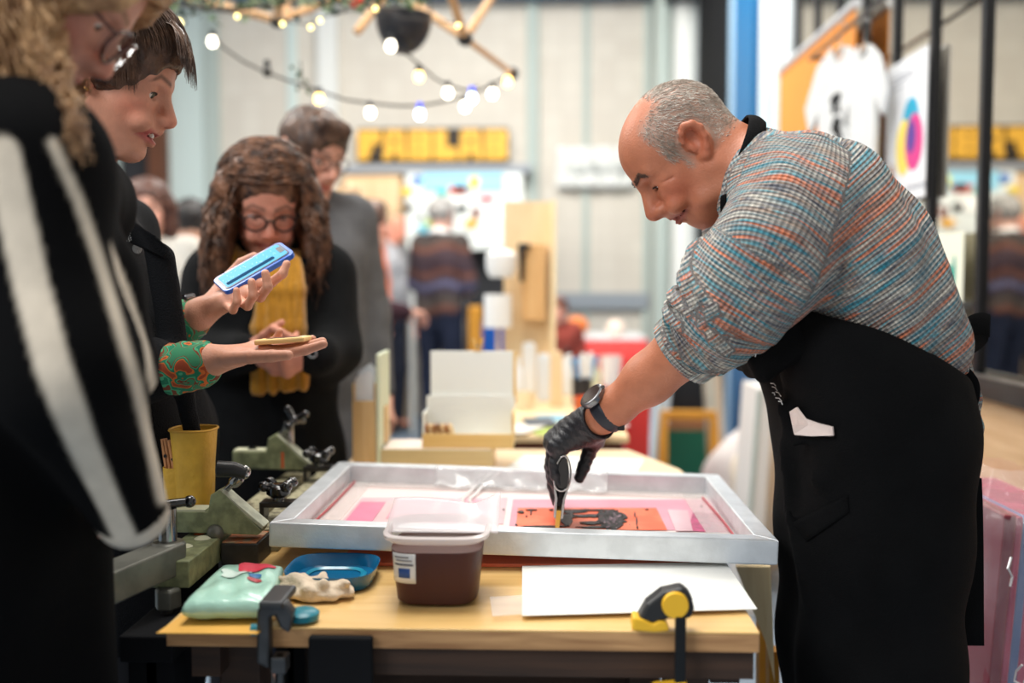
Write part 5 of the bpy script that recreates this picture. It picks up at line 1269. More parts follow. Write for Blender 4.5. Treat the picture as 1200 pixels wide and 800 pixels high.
for x_ in (-.14,.08):
    for y_ in (5.57,5.88): g.part(MB().box((p[0]+x_-.012,y_-.012,0),(p[0]+x_+.012,y_+.012,.4195)), 'leg', YW)
# dark shelving with green base, leaning white boards, bags
x0, x1 = W(775,0,5.9)[0], W(848,0,5.9)[0]
g = Grp('low_shelf', 'low dark shelf with green base board in the far aisle', 'shelf', ((x0+x1)/2,5.9,0))
g.part(MB().box((x0,5.9,.0),(x1,6.2,W(0,500,5.9)[2])), 'base', mat('green_base',(22,92,68),.5), bevel=.004); g.part(MB().box((x0,6.18,W(0,500,5.9)[2]+.001),(x1,6.2,W(0,420,5.9)[2])), 'back_panel', mat('dark_back',(30,36,42),.6))
g.part(MB().box((x0,5.9,W(0,500,5.9)[2]+.001),(x1,6.179,W(0,488,5.9)[2])), 'shelf_board', wood('shelf_brown',(150,96,60),(170,116,78),'X'))
for x_ in (x0,x1-.03): g.part(MB().box((x_,5.9,W(0,488,5.9)[2]+.001),(x_+.03,6.179,W(0,420,5.9)[2])), 'upright', mat('dark_back',(30,36,42)))
def board(label, px0, pyt, px1, pyb, Y, m, tilt_=0, name='leaning_board'):
    a = W(px0,pyt,Y); b = W(px1,pyb,Y); g = Grp(name, label, 'board', (b[0],Y,0)); w_ = .06
    m_ = MB(); m_.prism([(b[0]-w_/2,0),(b[0]+w_/2,0),(a[0]+w_/2,a[2]),(a[0]-w_/2,a[2])], (0,Y,0), (1,0,0), (0,0,1), -.28); g.part(m_, 'board', m, bevel=.003)
    m_ = MB(); m_.prism([(b[0]-w_/2-.004,.02),(b[0]-w_/2+.012,.02),(a[0]-w_/2+.012,a[2]-.01),(a[0]-w_/2-.004,a[2]-.01)], (0,Y-.004,0), (1,0,0), (0,0,1), .004); g.part(m_, 'edge_band', M_GR)
board('white board leaning at the right end of the red table', 786, 400, 768, 520, 5.5, mat('board_bluewhite',(206,222,232),.5))
board('beige board leaning beside the black pillar', 838, 420, 848, 505, 5.45, mat('board_beige',(204,190,170),.6))
board('tall white board leaning behind the man in the apron', 898, 455, 880, 590, 3.6, mat('board_pale',(218,214,208),.5))
def bag(label, px, py, Y, r, m):
    p = W(px,py,Y); S_ = SDF(); h = p[2]*2 if p[2]*2 > .1 else .2
    S_.ell((p[0],Y,h*.42), (r,r*.9,h*.42), k=.05); S_.cone((p[0]+r*.2,Y,h*.7),(p[0]+r*.35,Y,h*.98), r*.35, r*.16, .08); S_.cut((0,0,.003),(0,0,1),.003); S_.warp(wrinkle(.012, 26, int(px)))
    root = thing('plastic_bag', label, 'bag', (p[0],Y,0)); Vt, Q_ = S_.mesh(.014); raw_mesh('bag', smooth_v(Vt,Q_,1), Q_, m, root, base=(p[0],Y,0))
    MB().tube([(r*.2,0,h*.93),(r*.15,.02,h*1.12),(r*.5,.02,h*1.12),(r*.45,0,h*.93)], .008, 8).build('handle', m, root, smooth=True)
bag('greyish white bag on the floor nearest the blue pillar', 868, 560, 4.6, .16, mat('bag_grey',(206,200,196),.5,bump=.5,bs=20))
bag('cream bag on the floor right behind the frame corner', 893, 580, 4.1, .14, mat('bag_cream',(214,200,180),.5,bump=.5,bs=20))
# ============================================================ overhead
STK = wood('dowel_wood',(206,160,112),(224,182,136),'Z',.6)
YD = 3.6
hubs = {'a':(545,45),'b':(600,86),'c':(457,-14),'d':(526,-12),'e':(582,-12),'f':(325,24),'g':(205,-8),'h':(350,-14),'i':(405,-6),'j':(418,38),'k':(330,-14)}
hp = {k_: W(x,y,YD) for k_,(x,y) in hubs.items()}
lat = thing('dowel_lattice', 'wooden dowel lattice hanging under the ceiling above the string lights', 'lattice', hp['a']); 
def latpart(m_, nm, mm, **k_): m_.v = [tuple(V(p)-hp['a']) for p in m_.v]; return m_.build(nm, mm, lat, **k_)
off = {'b':.5,'c':.1,'d':-.2,'e':.3,'g':-.1,'h':.2,'i':.3,'k':-.2}
def hq(k_): return W(hubs[k_][0], hubs[k_][1], YD+off.get(k_,0))
for a_, b_ in (('c','a'),('a','b'),('d','a'),('e','a'),('g','f'),('f','h'),('f','i'),('f','k'),('c','j')): latpart(MB().cyl(hq(a_),hq(b_),.016 if 'b' not in (a_,b_) else .012, n=10), 'dowel', STK, smooth=True)
for k_ in 'abf': latpart(MB().ball(hq(k_),.028,12,8), 'connector', BP, smooth=True)
latpart(MB().cyl(hq('c')+V([0,0,0]), W(457,-14,YD+.1)+V([0,0,1.0]), .004), 'suspension_wire', FRM); latpart(MB().cyl(hq('g'), hq('g')+V([0,0,1.0]), .004), 'suspension_wire', FRM); latpart(MB().cyl(hq('e'), hq('e')+V([0,0,1.0]), .004), 'suspension_wire', FRM)
WIRE = mat('lamp_cable',(64,56,50),.6)
def bulb_mat(nm, c, s): return mat(nm, c, .3, emit=c, es=s)
BW = bulb_mat('bulb_warm',(255,214,120),5); BWH = bulb_mat('bulb_white',(255,246,226),5); BB = bulb_mat('bulb_cool',(214,228,255),5); BO = mat('bulb_off',(60,58,52),.2)
BBL = mat('blue_socket',(40,60,200),.4,emit=(50,70,255),es=1.2)
def festoon(label, pts, bulbs, name='string_lights', r=.017, Y=3.5):
    P_ = [W(x,y,Y+dy) for x,y,dy in pts]; o_ = P_[0]; root = thing(name, label, 'string lights', o_)
    m_ = MB(); m_.tube([p-o_ for p in P_], .0045, 6); m_.build('cable', WIRE, root, smooth=True)
    for x,y,m,so,dy in bulbs:
        c = W(x,y,Y+dy)-o_; b_ = MB(); b_.lathe([(.0001,-r*1.15),(r*.7,-r*.9),(r,-r*.1),(r*.75,r*.8),(r*.5,r*1.2),(.0001,r*1.25)], c, 16, cap=False); bo_ = b_.build('bulb', m, root, smooth=True)
        s_ = MB(); s_.cyl(c+V([0,0,r*1.0]), c+V([0,0,r*2.3]), r*.62, n=12); s_.build('socket', so, bo_, smooth=True)
    return root
festoon('long cable of festoon bulbs sagging across above the yellow letter sign', [(247,38,0),(262,56,0),(285,72,0),(310,84,0),(345,97,0),(376,107,0),(405,117,0),(434,121,0),(465,124,0),(492,124,0),(520,119,0),(544,113,0),(562,106,0),(577,99,0),(590,92,0),(600,86,0)],
    [(249,49,BWH,BP,0),(313,84,BO,BP,0),(374,116,BW,BP,0),(434,132,BWH,BP,0),(492,134,BB,BBL,0),(545,125,BWH,BP,0),(577,110,BWH,BP,0),(595,96,BW,STK,0)])
festoon('short cable of festoon bulbs dropping from the black dome lamp', [(456,42,-.1),(466,56,-.1),(480,66,-.05),(494,78,0),(510,92,0),(526,100,0),(545,106,.05),(560,101,.05)],
    [(458,54,BWH,BP,-.22),(491,90,BW,BP,0),(525,109,BWH,BP,0),(553,115,BB,BBL,0)])
P0_ = W(200,14,3.2)
root = thing('fairy_lights', 'tiny yellow fairy lights threaded through the green garland', 'fairy lights', P0_)
fl = [(184,2),(209,27),(240,14),(278,19),(305,20),(331,28),(348,30),(364,32),(375,24),(400,18),(440,10),(470,24),(537,30)]
MB().tube([W(x,y-3,3.2)-P0_ for x,y in fl], .002, 5).build('wire', WIRE, root, smooth=True)
for x,y in fl: 
    if (x,y) in ((240,14),(305,20),(400,18),(470,24),(348,30)): continue
    MB().ball(W(x,y,3.2)-P0_, .0075 if x>190 and x!=209 else .013, 10, 8).build('bulb', bulb_mat('fairy_bulb',(255,236,150),3.5), root, smooth=True)
# garland of leaves
LG = [mat('leaf_%d'%i, c, .6) for i,c in enumerate(((62,84,54),(92,110,72),(126,138,108),(48,66,62)))]
r_ = np.random.default_rng(4)
gp = W(300,5,3.3); root = thing('leaf_garland', 'green leafy garland draped along the ceiling at upper left', 'garland', gp)
m_ = MB(); m_.tube([W(x,6+5*math.sin(x*.03),3.3)-gp for x in range(150,480,20)], .006, 6); m_.build('stem', WIRE, root, smooth=True)
for k_ in range(4):
    m_ = MB()
    for i in range(90):
        x = r_.uniform(165,500); y = -8+abs(r_.normal())*11*(1.5 if x<260 else .9 if x<430 else .5); c = W(x,y,3.3+r_.uniform(-.15,.15))-gp
        d = unit(r_.normal(size=3)); e = unit(np.cross(d, r_.normal(size=3))); L_ = r_.uniform(.02,.045); n_ = np.cross(d,e)*L_*.12
        m_.add([c, c+d*L_*.5+e*L_*.3+n_, c+d*L_, c+d*L_*.5-e*L_*.3+n_], [(0,1,2),(0,2,3)])
    m_.build('leaves', LG[k_], root)['kind'] = 'stuff'
q = W(352,92,3.5); root = thing('ivy_sprig', 'small green ivy sprig dangling on the festoon cable', 'sprig', q); MB().tube([(0,0,.06),(.004,0,.02),(0,0,-.03)], .002, 5).build('stem', WIRE, root); m_ = MB()
for i in range(9):
    c = V([r_.normal()*.010, r_.normal()*.008, -.035+.055*(i%3)*.6+r_.normal()*.006]); d = unit(r_.normal(size=3)); e = unit(np.cross(d, r_.normal(size=3))); m_.add([c, c+d*.012+e*.01, c+d*.024, c+d*.012-e*.01], [(0,1,2,3)])
m_.build('leaves', LG[0], root)
q = W(418,2,3.3); single(MB().lathe([(.0001,-.022),(.020,-.016),(.028,.0),(.018,.018),(.0001,.02)], q, 16, cap=False), 'paper_flower', mat('red_flower',(220,60,50),.6), 'small red paper flower tucked in the garland', 'flower', smooth=True)
# dome lamp
q = W(473,20,3.5); rr = .096
g = Grp('dome_lamp', 'black dome lamp shade hanging upside down among the bulbs', 'lamp', q)
prof = [(rr*math.cos(t), .002+rr*1.32*math.sin(t)*-1) for t in np.linspace(0,math.pi/2*.985,12)]
g.part(MB().lathe([(rr*1.0,.004)]+prof, q, 36, cap=False), 'shade', mat('lamp_black',(40,40,44),.4), smooth=True, solid=.003)
g.part(MB().tube([(q[0]+rr*math.cos(t), q[1]+rr*math.sin(t), q[2]+.003) for t in np.linspace(0,2*math.pi,40)], .004, 6, cap=False), 'rim', mat('lamp_black',(40,40,44)), smooth=True)
for t in (0,2.1,4.2): g.part(MB().cyl((q[0]+rr*math.cos(t), q[1]+rr*math.sin(t), q[2]), (q[0],q[1],q[2]+1.1), .002, n=6), 'wire', FRM)
# chairs / stool far left behind people, only partly in view
# ============================================================ the man in the striped sweater
def knit_mat(name, cols, pitch=.0060, stripes=1.0):
    m = mat(name, (140,140,140), .95, sheen=.25); nt = m.node_tree; N = nt.nodes; L = nt.links; b = N['Principled BSDF']
    at = N.new('ShaderNodeAttribute'); at.attribute_name = 'knit'
    sp = N.new('ShaderNodeSeparateXYZ'); L.new(at.outputs['Vector'], sp.inputs[0])
    def math_(op, a, b_=None):
        n = N.new('ShaderNodeMath'); n.operation = op
        for i, x in enumerate((a, b_)):
            if x is None: continue
            if isinstance(x, (int,float)): n.inputs[i].default_value = x
            else: L.new(x, n.inputs[i])
        return n.outputs[0]
    u, v, w_ = sp.outputs[0], sp.outputs[1], sp.outputs[2]
    cu = N.new('ShaderNodeCombineXYZ'); L.new(math_('MULTIPLY', u, 118), cu.inputs[0]); L.new(math_('MULTIPLY', v, 7), cu.inputs[1]); L.new(math_('MULTIPLY', w_, 7), cu.inputs[2])
    n1 = N.new('ShaderNodeTexNoise'); n1.inputs['Scale'].default_value = .62; n1.inputs['Detail'].default_value = 2; n1.inputs['Roughness'].default_value = .5; L.new(cu.outputs[0], n1.inputs['Vector'])
    cr = N.new('ShaderNodeValToRGB'); el = cr.color_ramp.elements
    ps = [.26,.33,.38,.43,.47,.51,.55,.60,.66,.72]
    for i, (p, c) in enumerate(zip(ps, cols)):
        e = el[i] if i < 2 else el.new(p)
        e.position = p; e.color = (*srgb(c),1)
    L.new(n1.outputs['Fac'], cr.inputs['Fac'])
    # flecks
    cf = N.new('ShaderNodeCombineXYZ'); L.new(math_('MULTIPLY', u, 260), cf.inputs[0]); L.new(math_('MULTIPLY', v, 70), cf.inputs[1]); L.new(math_('MULTIPLY', w_, 70), cf.inputs[2])
    n2 = N.new('ShaderNodeTexNoise'); n2.inputs['Scale'].default_value = 1; n2.inputs['Detail'].default_value = 1; L.new(cf.outputs[0], n2.inputs['Vector'])
    cr2 = N.new('ShaderNodeValToRGB'); e2 = cr2.color_ramp.elements; e2[0].position=.36; e2[0].color=(*srgb((52,62,78)),1); e2[1].position=.64; e2[1].color=(*srgb((206,200,186)),1)
    L.new(n2.outputs['Fac'], cr2.inputs['Fac'])
    mx = N.new('ShaderNodeMix'); mx.data_type = 'RGBA'; mx.inputs['Factor'].default_value = .20; L.new(cr.outputs['Color'], mx.inputs['A']); L.new(cr2.outputs['Color'], mx.inputs['B'])
    # knit relief: courses along u, ribs along v; groove shade also put into the colour
    fu = 2*math.pi/pitch
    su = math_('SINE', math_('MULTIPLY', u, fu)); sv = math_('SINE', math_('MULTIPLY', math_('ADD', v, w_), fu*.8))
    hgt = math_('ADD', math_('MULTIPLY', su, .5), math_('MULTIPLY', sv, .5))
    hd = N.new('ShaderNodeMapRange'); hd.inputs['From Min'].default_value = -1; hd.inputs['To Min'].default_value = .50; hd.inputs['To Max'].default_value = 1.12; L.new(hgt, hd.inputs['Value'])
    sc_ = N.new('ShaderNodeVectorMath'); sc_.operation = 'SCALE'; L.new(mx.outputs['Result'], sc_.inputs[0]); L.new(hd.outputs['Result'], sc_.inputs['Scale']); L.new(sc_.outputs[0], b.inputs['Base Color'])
    bp_ = N.new('ShaderNodeBump'); bp_.inputs['Strength'].default_value = .8; bp_.inputs['Distance'].default_value = .003; L.new(hgt, bp_.inputs['Height']); L.new(bp_.outputs['Normal'], b.inputs['Normal'])
    return m
MY = 1.65
def m3(px, py, Y=MY): return W(px, py, Y)
MAN_B = V([m3(1025,500)[0], MY, 0.0])
man = thing('person', 'bald grey-haired man in multicoloured knit sweater and black apron pulling the squeegee', 'person', MAN_B)
HM = Head((0,0,0), head_dir(180, 48), sc=.93)
ear = W(815,163,MY-.075); HM.O = ear - HM.sc*(.085*HM.l + .006*HM.u - .006*HM.f)
# arms
LS, LE, LW_ = m3(925,238,1.50), m3(852,368,1.555), m3(706,489,1.69)
RS_, RE_, RW_ = m3(905,228,1.82), m3(885,352,1.92), m3(965,440,1.87)
HIPC = m3(1025,505)
B_ = SDF()
neckb = m3(893,212)
for a,b,ra,rb in ((neckb,m3(950,262),.065,.080),(m3(950,262),m3(990,325),.085,.085),(m3(990,325),m3(1022,400),.08,.075),(m3(1022,400),HIPC,.075,.09)):
    for s in (-1,1): B_.cone(V(a)+V([0,s*.045,0]), V(b)+V([0,s*.055,0]), ra, rb, .04)
B_.cone(LS+V([0,.03,0]), RS_-V([0,.03,0]), .055, .055, .04)
B_.chain([LS, LE, m3(812,400,1.58), m3(760,444,1.63), m3(722,476,1.67), LW_], [.05,.046,.0475,.0400,.0300,.0265], .02)
B_.chain([RS_, RE_, RW_], [.05,.043,.028], .02)
auto_hand(B_, RW_, unit(m3(1010,470,1.84)-RW_), V([0,-1,.2]), V([.3,0,-1]), (30,30,20))
LEG = {}
for n_, s in (('L',-1),('R',1)):
    h_ = HIPC+V([0,s*.09,-.02]); k_ = V([HIPC[0]-.01+.02*s, MY+s*.10, .50]); a_ = V([HIPC[0]+.01+.03*s, MY+s*.11, .085]); LEG[n_] = (h_,k_,a_)
    B_.chain([h_,k_,a_],[.085,.056,.038],.03); B_.cone(a_, a_+V([-.13,0,-.045]), .035, .028)
head_sdf(B_, HM, smile=.30, lips_=.72, eo=.0032, ez=-.0015, chin=(.068,-.087), jaw=1.05, nose=1.35, neck=neckb, neck_r=.064, old=1)
# gloved left hand pose (skin hand inside the glove)
gp_ = lambda x,y,Y: W(x,y,Y)
FNG = [[gp_(653,517,1.795),gp_(648,545,1.80),gp_(650,572,1.80),gp_(655,596,1.785)],
       [gp_(649,516,1.77),gp_(645,546,1.775),gp_(648,570,1.775),gp_(652,588,1.77)],
       [gp_(649,519,1.745),gp_(646,545,1.745),gp_(648,562,1.745),gp_(654,576,1.745)],
       [gp_(653,524,1.72),gp_(649,543,1.715),gp_(650,556,1.712),gp_(654,566,1.715)]]
THB = [gp_(696,515,1.775),gp_(690,531,1.79),gp_(684,547,1.79),gp_(679,560,1.785)]
PALM = gp_(670,508,1.755)
hand_sdf(B_, LW_, PALM, FNG, THB, fr=.0092, pr=.0165)
Vt, Q_ = B_.mesh(.0085); ql = np.abs(Vt-HM.O).max(1) < .110
qh = (np.abs(Vt-PALM).max(1) < .085)
Q1 = Q_[~(ql[Q_].all(1) | qh[Q_].all(1))]
V2, Q2 = B_.mesh(.0026, HM.O-.12, HM.O+.125); V2 = smooth_v(V2, Q2, 1, .4)
V3, Q3 = B_.mesh(.0030, PALM-.092, PALM+.092)
Vt, Q_ = join_np([(Vt,Q1),(V2,Q2),(V3,Q3)])
mc = skin_paint(HM, Vt, (182,114,84), lips=(158,88,78), brow=(92,78,70), cheeks=.35, buzz=(152,136,122))
raw_mesh('body', Vt, Q_, SKIN, man, mc, None, MAN_B)
eyes(HM, man, MAN_B, look=(.8,0,-.55)); lash(HM, man, MAN_B, .0032, -.0015)
# hair: short grey strands on the sides and crown
HG = hair_mat('grey_hair', (150,136,122), (206,196,184), .5)
cand = V2[(np.linalg.norm(V2-HM.O,axis=1)>.05*HM.sc)]
ql_ = HM.loc(V2); wv = buzz_w(ql_)*(np.abs(ql_[:,1])<.088)*((ql_[:,2]>.035)|(ql_[:,0]<-.03)|((ql_[:,0]>.012)&(ql_[:,2]>-.03)))
wv[((ql_[:,0]+.006)**2/.0010+(ql_[:,2]-.005)**2/.0019 < 1)&(np.abs(ql_[:,1])>.06)] = 0
idx = RNG.choice(len(V2), 5200, p=wv/wv.sum()); roots = V2[idx]; lq = ql_[idx]
nrm = unit_n = (lq-V([-.0,0,.04])); nrm = nrm/np.linalg.norm(nrm,axis=1,keepdims=True)
flow = np.stack([-.2-.5*(lq[:,0]<0)+0*lq[:,0], np.sign(lq[:,1])*.1, -.75+.0*lq[:,0]],1) + RNG.normal(size=nrm.shape)*.28
flow -= nrm*(flow*nrm).sum(1,keepdims=True); ln = RNG.uniform(.006,.013,len(idx))
ps_ = [lq+0*nrm]
for k_ in (1,2,3): ps_.append(lq + (nrm*.22*k_/3*(1.2) + flow*.9*k_/3)*ln[:,None])
pth = np.stack(ps_,1); pth = HM.O + HM.sc*(pth[...,0:1]*HM.f+pth[...,1:2]*HM.l+pth[...,2:3]*HM.u)
hv_, hq_ = tubes_np(pth, .00042, .0001); raw_mesh('hair', hv_, hq_, HG, man, base=MAN_B)
# eyebrows
for s in (1,-1):
    y = ql_[:,1]*s; zc = .030+.006*np.clip((y-.012)/.03,0,1)-.012*np.clip((y-.038)/.015,0,1)
    wb = (np.abs(ql_[:,2]-zc) < .0048)*(y>.012)*(y<.052)*(ql_[:,0]>.055); idb = RNG.choice(len(V2), 150, p=wb/wb.sum()); q0b = ql_[idb]
    gr = np.stack([.0025+0*q0b[:,0], s*(.0055+0*q0b[:,0]), -.0008+.0035*(RNG.random(len(q0b))-.3)],1)
    P_ = np.stack([q0b, q0b+gr*.5+[.0012,0,0], q0b+gr],1)
    P_ = HM.O + HM.sc*(P_[...,0:1]*HM.f+P_[...,1:2]*HM.l+P_[...,2:3]*HM.u); a_, b_ = tubes_np(P_, .00045, .00015); raw_mesh('eyebrow', a_, b_, mat('brow_dark',(92,80,72),.6), man, base=MAN_B)
# ------- sweater
KN = knit_mat('multicolour_knit', [(40,52,72),(30,146,166),(92,128,140),(214,204,188),(62,74,94),(180,152,130),(44,158,176),(236,120,62),(124,100,90),(222,212,196)])
SW = SDF()
spine = [m3(891,210),m3(922,226),m3(954,256),m3(990,310),m3(1030,368),m3(1066,402)]; rr_ = [.074,.086,.106,.110,.094,.062]; lat_ = [.03,.05,.07,.07,.072,.078]
for i in range(5):
    for s in (-1,1): SW.cone(spine[i]+V([0,s*lat_[i],0]), spine[i+1]+V([0,s*lat_[i+1],0]), rr_[i], rr_[i+1], .04)
SW.cone(m3(1084,396)+V([0,-.05,0]), m3(1108,414)+V([0,.05,0]), .040, .026, .03)
hem_p = m3(1000,396); hem_n = unit(V([.36,0,.93])); 
SW.cut(m3(1002,400), V([.38,0,.925]), .012)
# near sleeve
sl = [m3(930,236,1.53), m3(905,290,1.50), m3(872,340,1.515), m3(846,374,1.55), m3(808,404,1.585)]; sr = [.088,.085,.079,.068,.051]
SW.chain(sl, sr, .035)
sd = unit(sl[4]-sl[2])
fold = [(.0,.082,.011),(.20,.078,.012),(.38,.074,.012),(.55,.069,.012),(.70,.063,.011),(.84,.058,.009)]
p0f, p1f = m3(866,338,1.515), m3(812,402,1.582)
for t, R, r in fold:
    c = p0f*(1-t)+p1f*t; ax_x = unit(np.cross(sd,(0,0,1))); ax_y = np.cross(sd, ax_x); tiltv = sd*.22*(1 if int(t*100)%3 else -1)
    pts = [c + (R+.006)*(math.cos(a)*(ax_x+tiltv*.5) + math.sin(a)*(ax_y-tiltv*.6)) + sd*.010*math.sin(2*a+t*9) for a in np.linspace(0,2*math.pi,19)]
    SW.chain(pts, [r*.85]*19, .004)
SW.chain([m3(822,394,1.575), m3(800,412,1.592)], [.056,.0525], .012)
SW.cut(m3(802,411,1.59), -unit(m3(800,412,1.592)-m3(838,380,1.56)), .004) if False else None
# far sleeve
SW.chain([m3(905,230,1.80), m3(876,262,1.84), m3(872,312,1.88), m3(893,352,1.92), m3(950,430,1.88)], [.082,.076,.070,.064,.048], .035)
SW.ell(m3(872,238,MY), (.05,.10,.05), k=.04)
SW.warp(wrinkle(.0040, 46, 12))
def sweater_uv(P):
    q = P; out = np.zeros((len(q),3))
    segs_t = [(spine[i], spine[i+1]) for i in range(5)]; acc = 0; best = np.full(len(q),9.); U = np.zeros(len(q))
    for i,(a,b) in enumerate(segs_t):
        L_ = np.linalg.norm(b-a); P2 = q.copy(); P2[:,1] = MY; d, t = seg_dist(P2, V(a)*[1,0,1]+V([0,MY,0]), V(b)*[1,0,1]+V([0,MY,0])); 
        ax = (b-a)/L_; tt = ((P2-a)@ax)/L_; lo_ = -9 if i==0 else 0; hi_ = 9 if i==4 else 1; tt = np.clip(tt, lo_, hi_)
        m_ = d < best; best[m_] = d[m_]; U[m_] = acc+tt[m_]*L_; acc += L_
    # angled courses: a straight measure along the mean spine keeps them even
    mean = unit(spine[4]-spine[1]); U = (q-spine[1])@mean
    vv = np.abs(q[:,1]-MY)*1.0 + (q-spine[1])@np.cross(mean,[0,1,0])
    sdl = np.full(len(q),9.); US = np.zeros(len(q)); acc = 0; VS = np.zeros(len(q))
    for i in range(4):
        a, b = sl[i], sl[i+1]; L_ = np.linalg.norm(b-a); d, t = seg_dist(q, a, b); r_ = sr[i]+t*(sr[i+1]-sr[i]); d = d-r_
        ax = (b-a)/L_; rad = q-a-((q-a)@ax)[:,None]*ax; ex = unit(np.cross(ax,[0,1.,0])); ey = np.cross(ax,ex); ang = np.arctan2(rad@ey, rad@ex)
        m_ = d < sdl; sdl[m_] = d[m_]; US[m_] = acc+((q-a)@ax)[m_]; VS[m_] = ang[m_]*.075; acc += L_
    on = (sdl < .018) & (q[:,1] < MY-.02)
    seam = (q-m3(945,240,1.5))@unit(V([.75,0,-.25])) - .035
    on = on & ~(seam > .0)
    U = np.where(on, US+3, U); Vv = np.where(on, VS, vv)
    return np.stack([U, Vv, np.where(on, 0, (q[:,1]-MY)*.6)],1)
Vs, Qs = SW.mesh(.0048)
# open the cuff: trim beyond the cuff plane
cd = unit(m3(792,418,1.60)-m3(830,388,1.57)); cp_ = m3(797,414,1.595)
beyond = ((Vs-cp_)@cd > 0) & (np.linalg.norm(Vs-cp_,axis=1) < .12)
Vs = smooth_v(Vs, Qs, 1, .4)
pc = Vs[beyond]; Vs[beyond] = pc - ((pc-cp_)@cd)[:,None]*cd*.92
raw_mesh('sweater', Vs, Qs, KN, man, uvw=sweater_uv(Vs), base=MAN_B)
# ribbed rolled cuff
cx_ = unit(np.cross(cd,(0,1,0))); cy2 = np.cross(cd,cx_); c0 = m3(826,391,1.573); c1 = m3(797,414,1.597)
NR, NK = 150, 9; vs_ = []; uv_ = []
prof_c = [(0,.0525),(.0,.0600),(.15,.0615),(.35,.0605),(.6,.0590),(.85,.0580),(1.0,.0570),(1.03,.0545),(1.0,.0500)]
for k_,(t,R) in enumerate(prof_c):
    for j in range(NR):
        a = 2*math.pi*j/NR; R2 = R*(1+.020*max(-.6,math.sin(a*30))*(1 if 1<k_<7 else .3)); sq = 1+.05*math.cos(2*a)
        vs_.append(c0*(1-t)+c1*t + R2*sq*(math.cos(a)*cx_+math.sin(a)*cy2)); uv_.append((5+a*.058*1.0, t*.04, 0))
qs_ = V([(k_*NR+j, k_*NR+(j+1)%NR, (k_+1)*NR+(j+1)%NR, (k_+1)*NR+j) for k_ in range(NK-1) for j in range(NR)])
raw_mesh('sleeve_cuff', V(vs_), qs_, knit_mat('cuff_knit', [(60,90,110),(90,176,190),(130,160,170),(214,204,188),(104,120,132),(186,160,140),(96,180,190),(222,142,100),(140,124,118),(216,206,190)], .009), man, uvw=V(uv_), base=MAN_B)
# hanging sweater corner behind the apron
tl = SDF(); tl.chain([m3(1122,430,1.60), m3(1132,470,1.62), m3(1138,500,1.63), m3(1134,525,1.64)], [.022,.02,.017,.010], .02); tl.warp(wrinkle(.002,80,4))
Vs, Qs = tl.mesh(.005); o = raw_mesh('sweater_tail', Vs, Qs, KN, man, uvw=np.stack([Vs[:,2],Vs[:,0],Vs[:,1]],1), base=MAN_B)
# ------- trousers, shoes
TR = SDF()
for s in (-1,1): TR.cone(HIPC+V([.02,s*.06,.06]), HIPC+V([.02,s*.07,-.06]), .092, .105, .04)
for n_ in 'LR': TR.chain(list(LEG[n_]), [.100,.080,.070], .04)
TR.cut((0,0,.07),(0,0,1),.01); TR.warp(wrinkle(.004,26,9))
dress('trousers', TR, .012, mat('navy_trousers',(30,42,66),.9,bump=.4,bs=200), man, MAN_B)
SH_ = mat('shoe_leather_40',(40,36,34),.5)
for n_ in 'LR': shoe({'La':LEG['L'][2],'Ra':LEG['R'][2]}, n_, man, MAN_B, SH_, (-1,0,0))
# ------- apron
BLKC = mat('black_twill', (11,11,12), .9, var=.2, vs=10, bump=.35, bs=500, spec=.12)
AP = SDF()
ap = [(938,376,.062,.075),(966,408,.086,.085),(1004,458,.118,.075),(1020,520,.132,.065),(1018,620,.128,.07),(1017,760,.120,.07),(1015,930,.118,.07)]
for s in (-1,1): AP.cone(m3(1060,420)+V([0,s*.05,0]), m3(1050,480)+V([0,s*.05,0]), .075, .10, .05)
for a,b in zip(ap[:-1],ap[1:]):
    for s in (-1,1): AP.cone(m3(a[0],a[1])+V([0,s*a[3],0]), m3(b[0],b[1])+V([0,s*b[3],0]), a[2], b[2], .05)
AP.cut(m3(1002,392), -V([.38,0,.925]), .01)
AP.cut((0,0,.33),(0,0,1),.01)
# folds: long soft ridges
r_ = np.random.default_rng(2)
for (x0,y0,x1,y1,r0,y_) in ((930,520,1060,440,.010,1.49),(960,560,1090,500,.009,1.48),(922,600,958,700,.009,1.52),(915,520,925,600,.010,1.56),(985,640,1080,600,.006,1.485),(912,478,935,520,.010,1.55),(1080,430,1120,470,.008,1.5)):
    AP.cone(W(x0,y0,y_+.02), W(x1,y1,y_+.02), r0*.7, r0, .03)
AP.warp(wrinkle(.0042, 20, 31))
Va, Qa = AP.mesh(.007); Va = smooth_v(Va, Qa, 2)
raw_mesh('apron', Va, Qa, BLKC, man, base=MAN_B)
# bib front poking out below the sleeve
bb = SDF(); bb.boxs(m3(893,402,1.62), (.022,.10,.035), [unit((.55,0,-.84)),(0,1,0),unit((.84,0,.55))], .016, .01); bb.warp(wrinkle(.004,40,2)); 
dress('apron_bib', bb, .006, BLKC, man, MAN_B)
# pocket with tissue
pk = MB()
def on_apron(px, py, off=.003):
    """nearest apron point seen at a pixel"""
    d = ray(px,py); o_ = V([0,0,CAMZ]); t = ((Va-o_)@d)/(d@d); D_ = np.linalg.norm(Va-o_-t[:,None]*d,axis=1); ok = np.where(D_ < .008)[0]
    j = ok[np.argmin(t[ok])] if len(ok) else np.argmin(D_); return o_+d*(t[j]-off)
def patch_ap(pts, name, m, parent=man, off=.004, lab=None, th=.0015, div=6):
    # grid of quads over a 4 cornered patch
    c = [V(p,float) for p in pts]; m_ = MB()
    m_.grid(lambda u,v: on_apron(*((c[0]*(1-u)+c[1]*u)*(1-v)+(c[3]*(1-u)+c[2]*u)*v), off)-MAN_B, div, div)
    o = m_.build(name, m, parent, smooth='all', solid=th); 
    if lab: o['label'] = lab
    return o
patch_ap([(928,612),(993,580),(995,600),(945,634)], 'pocket', BLKC, off=.0004, th=.0006)
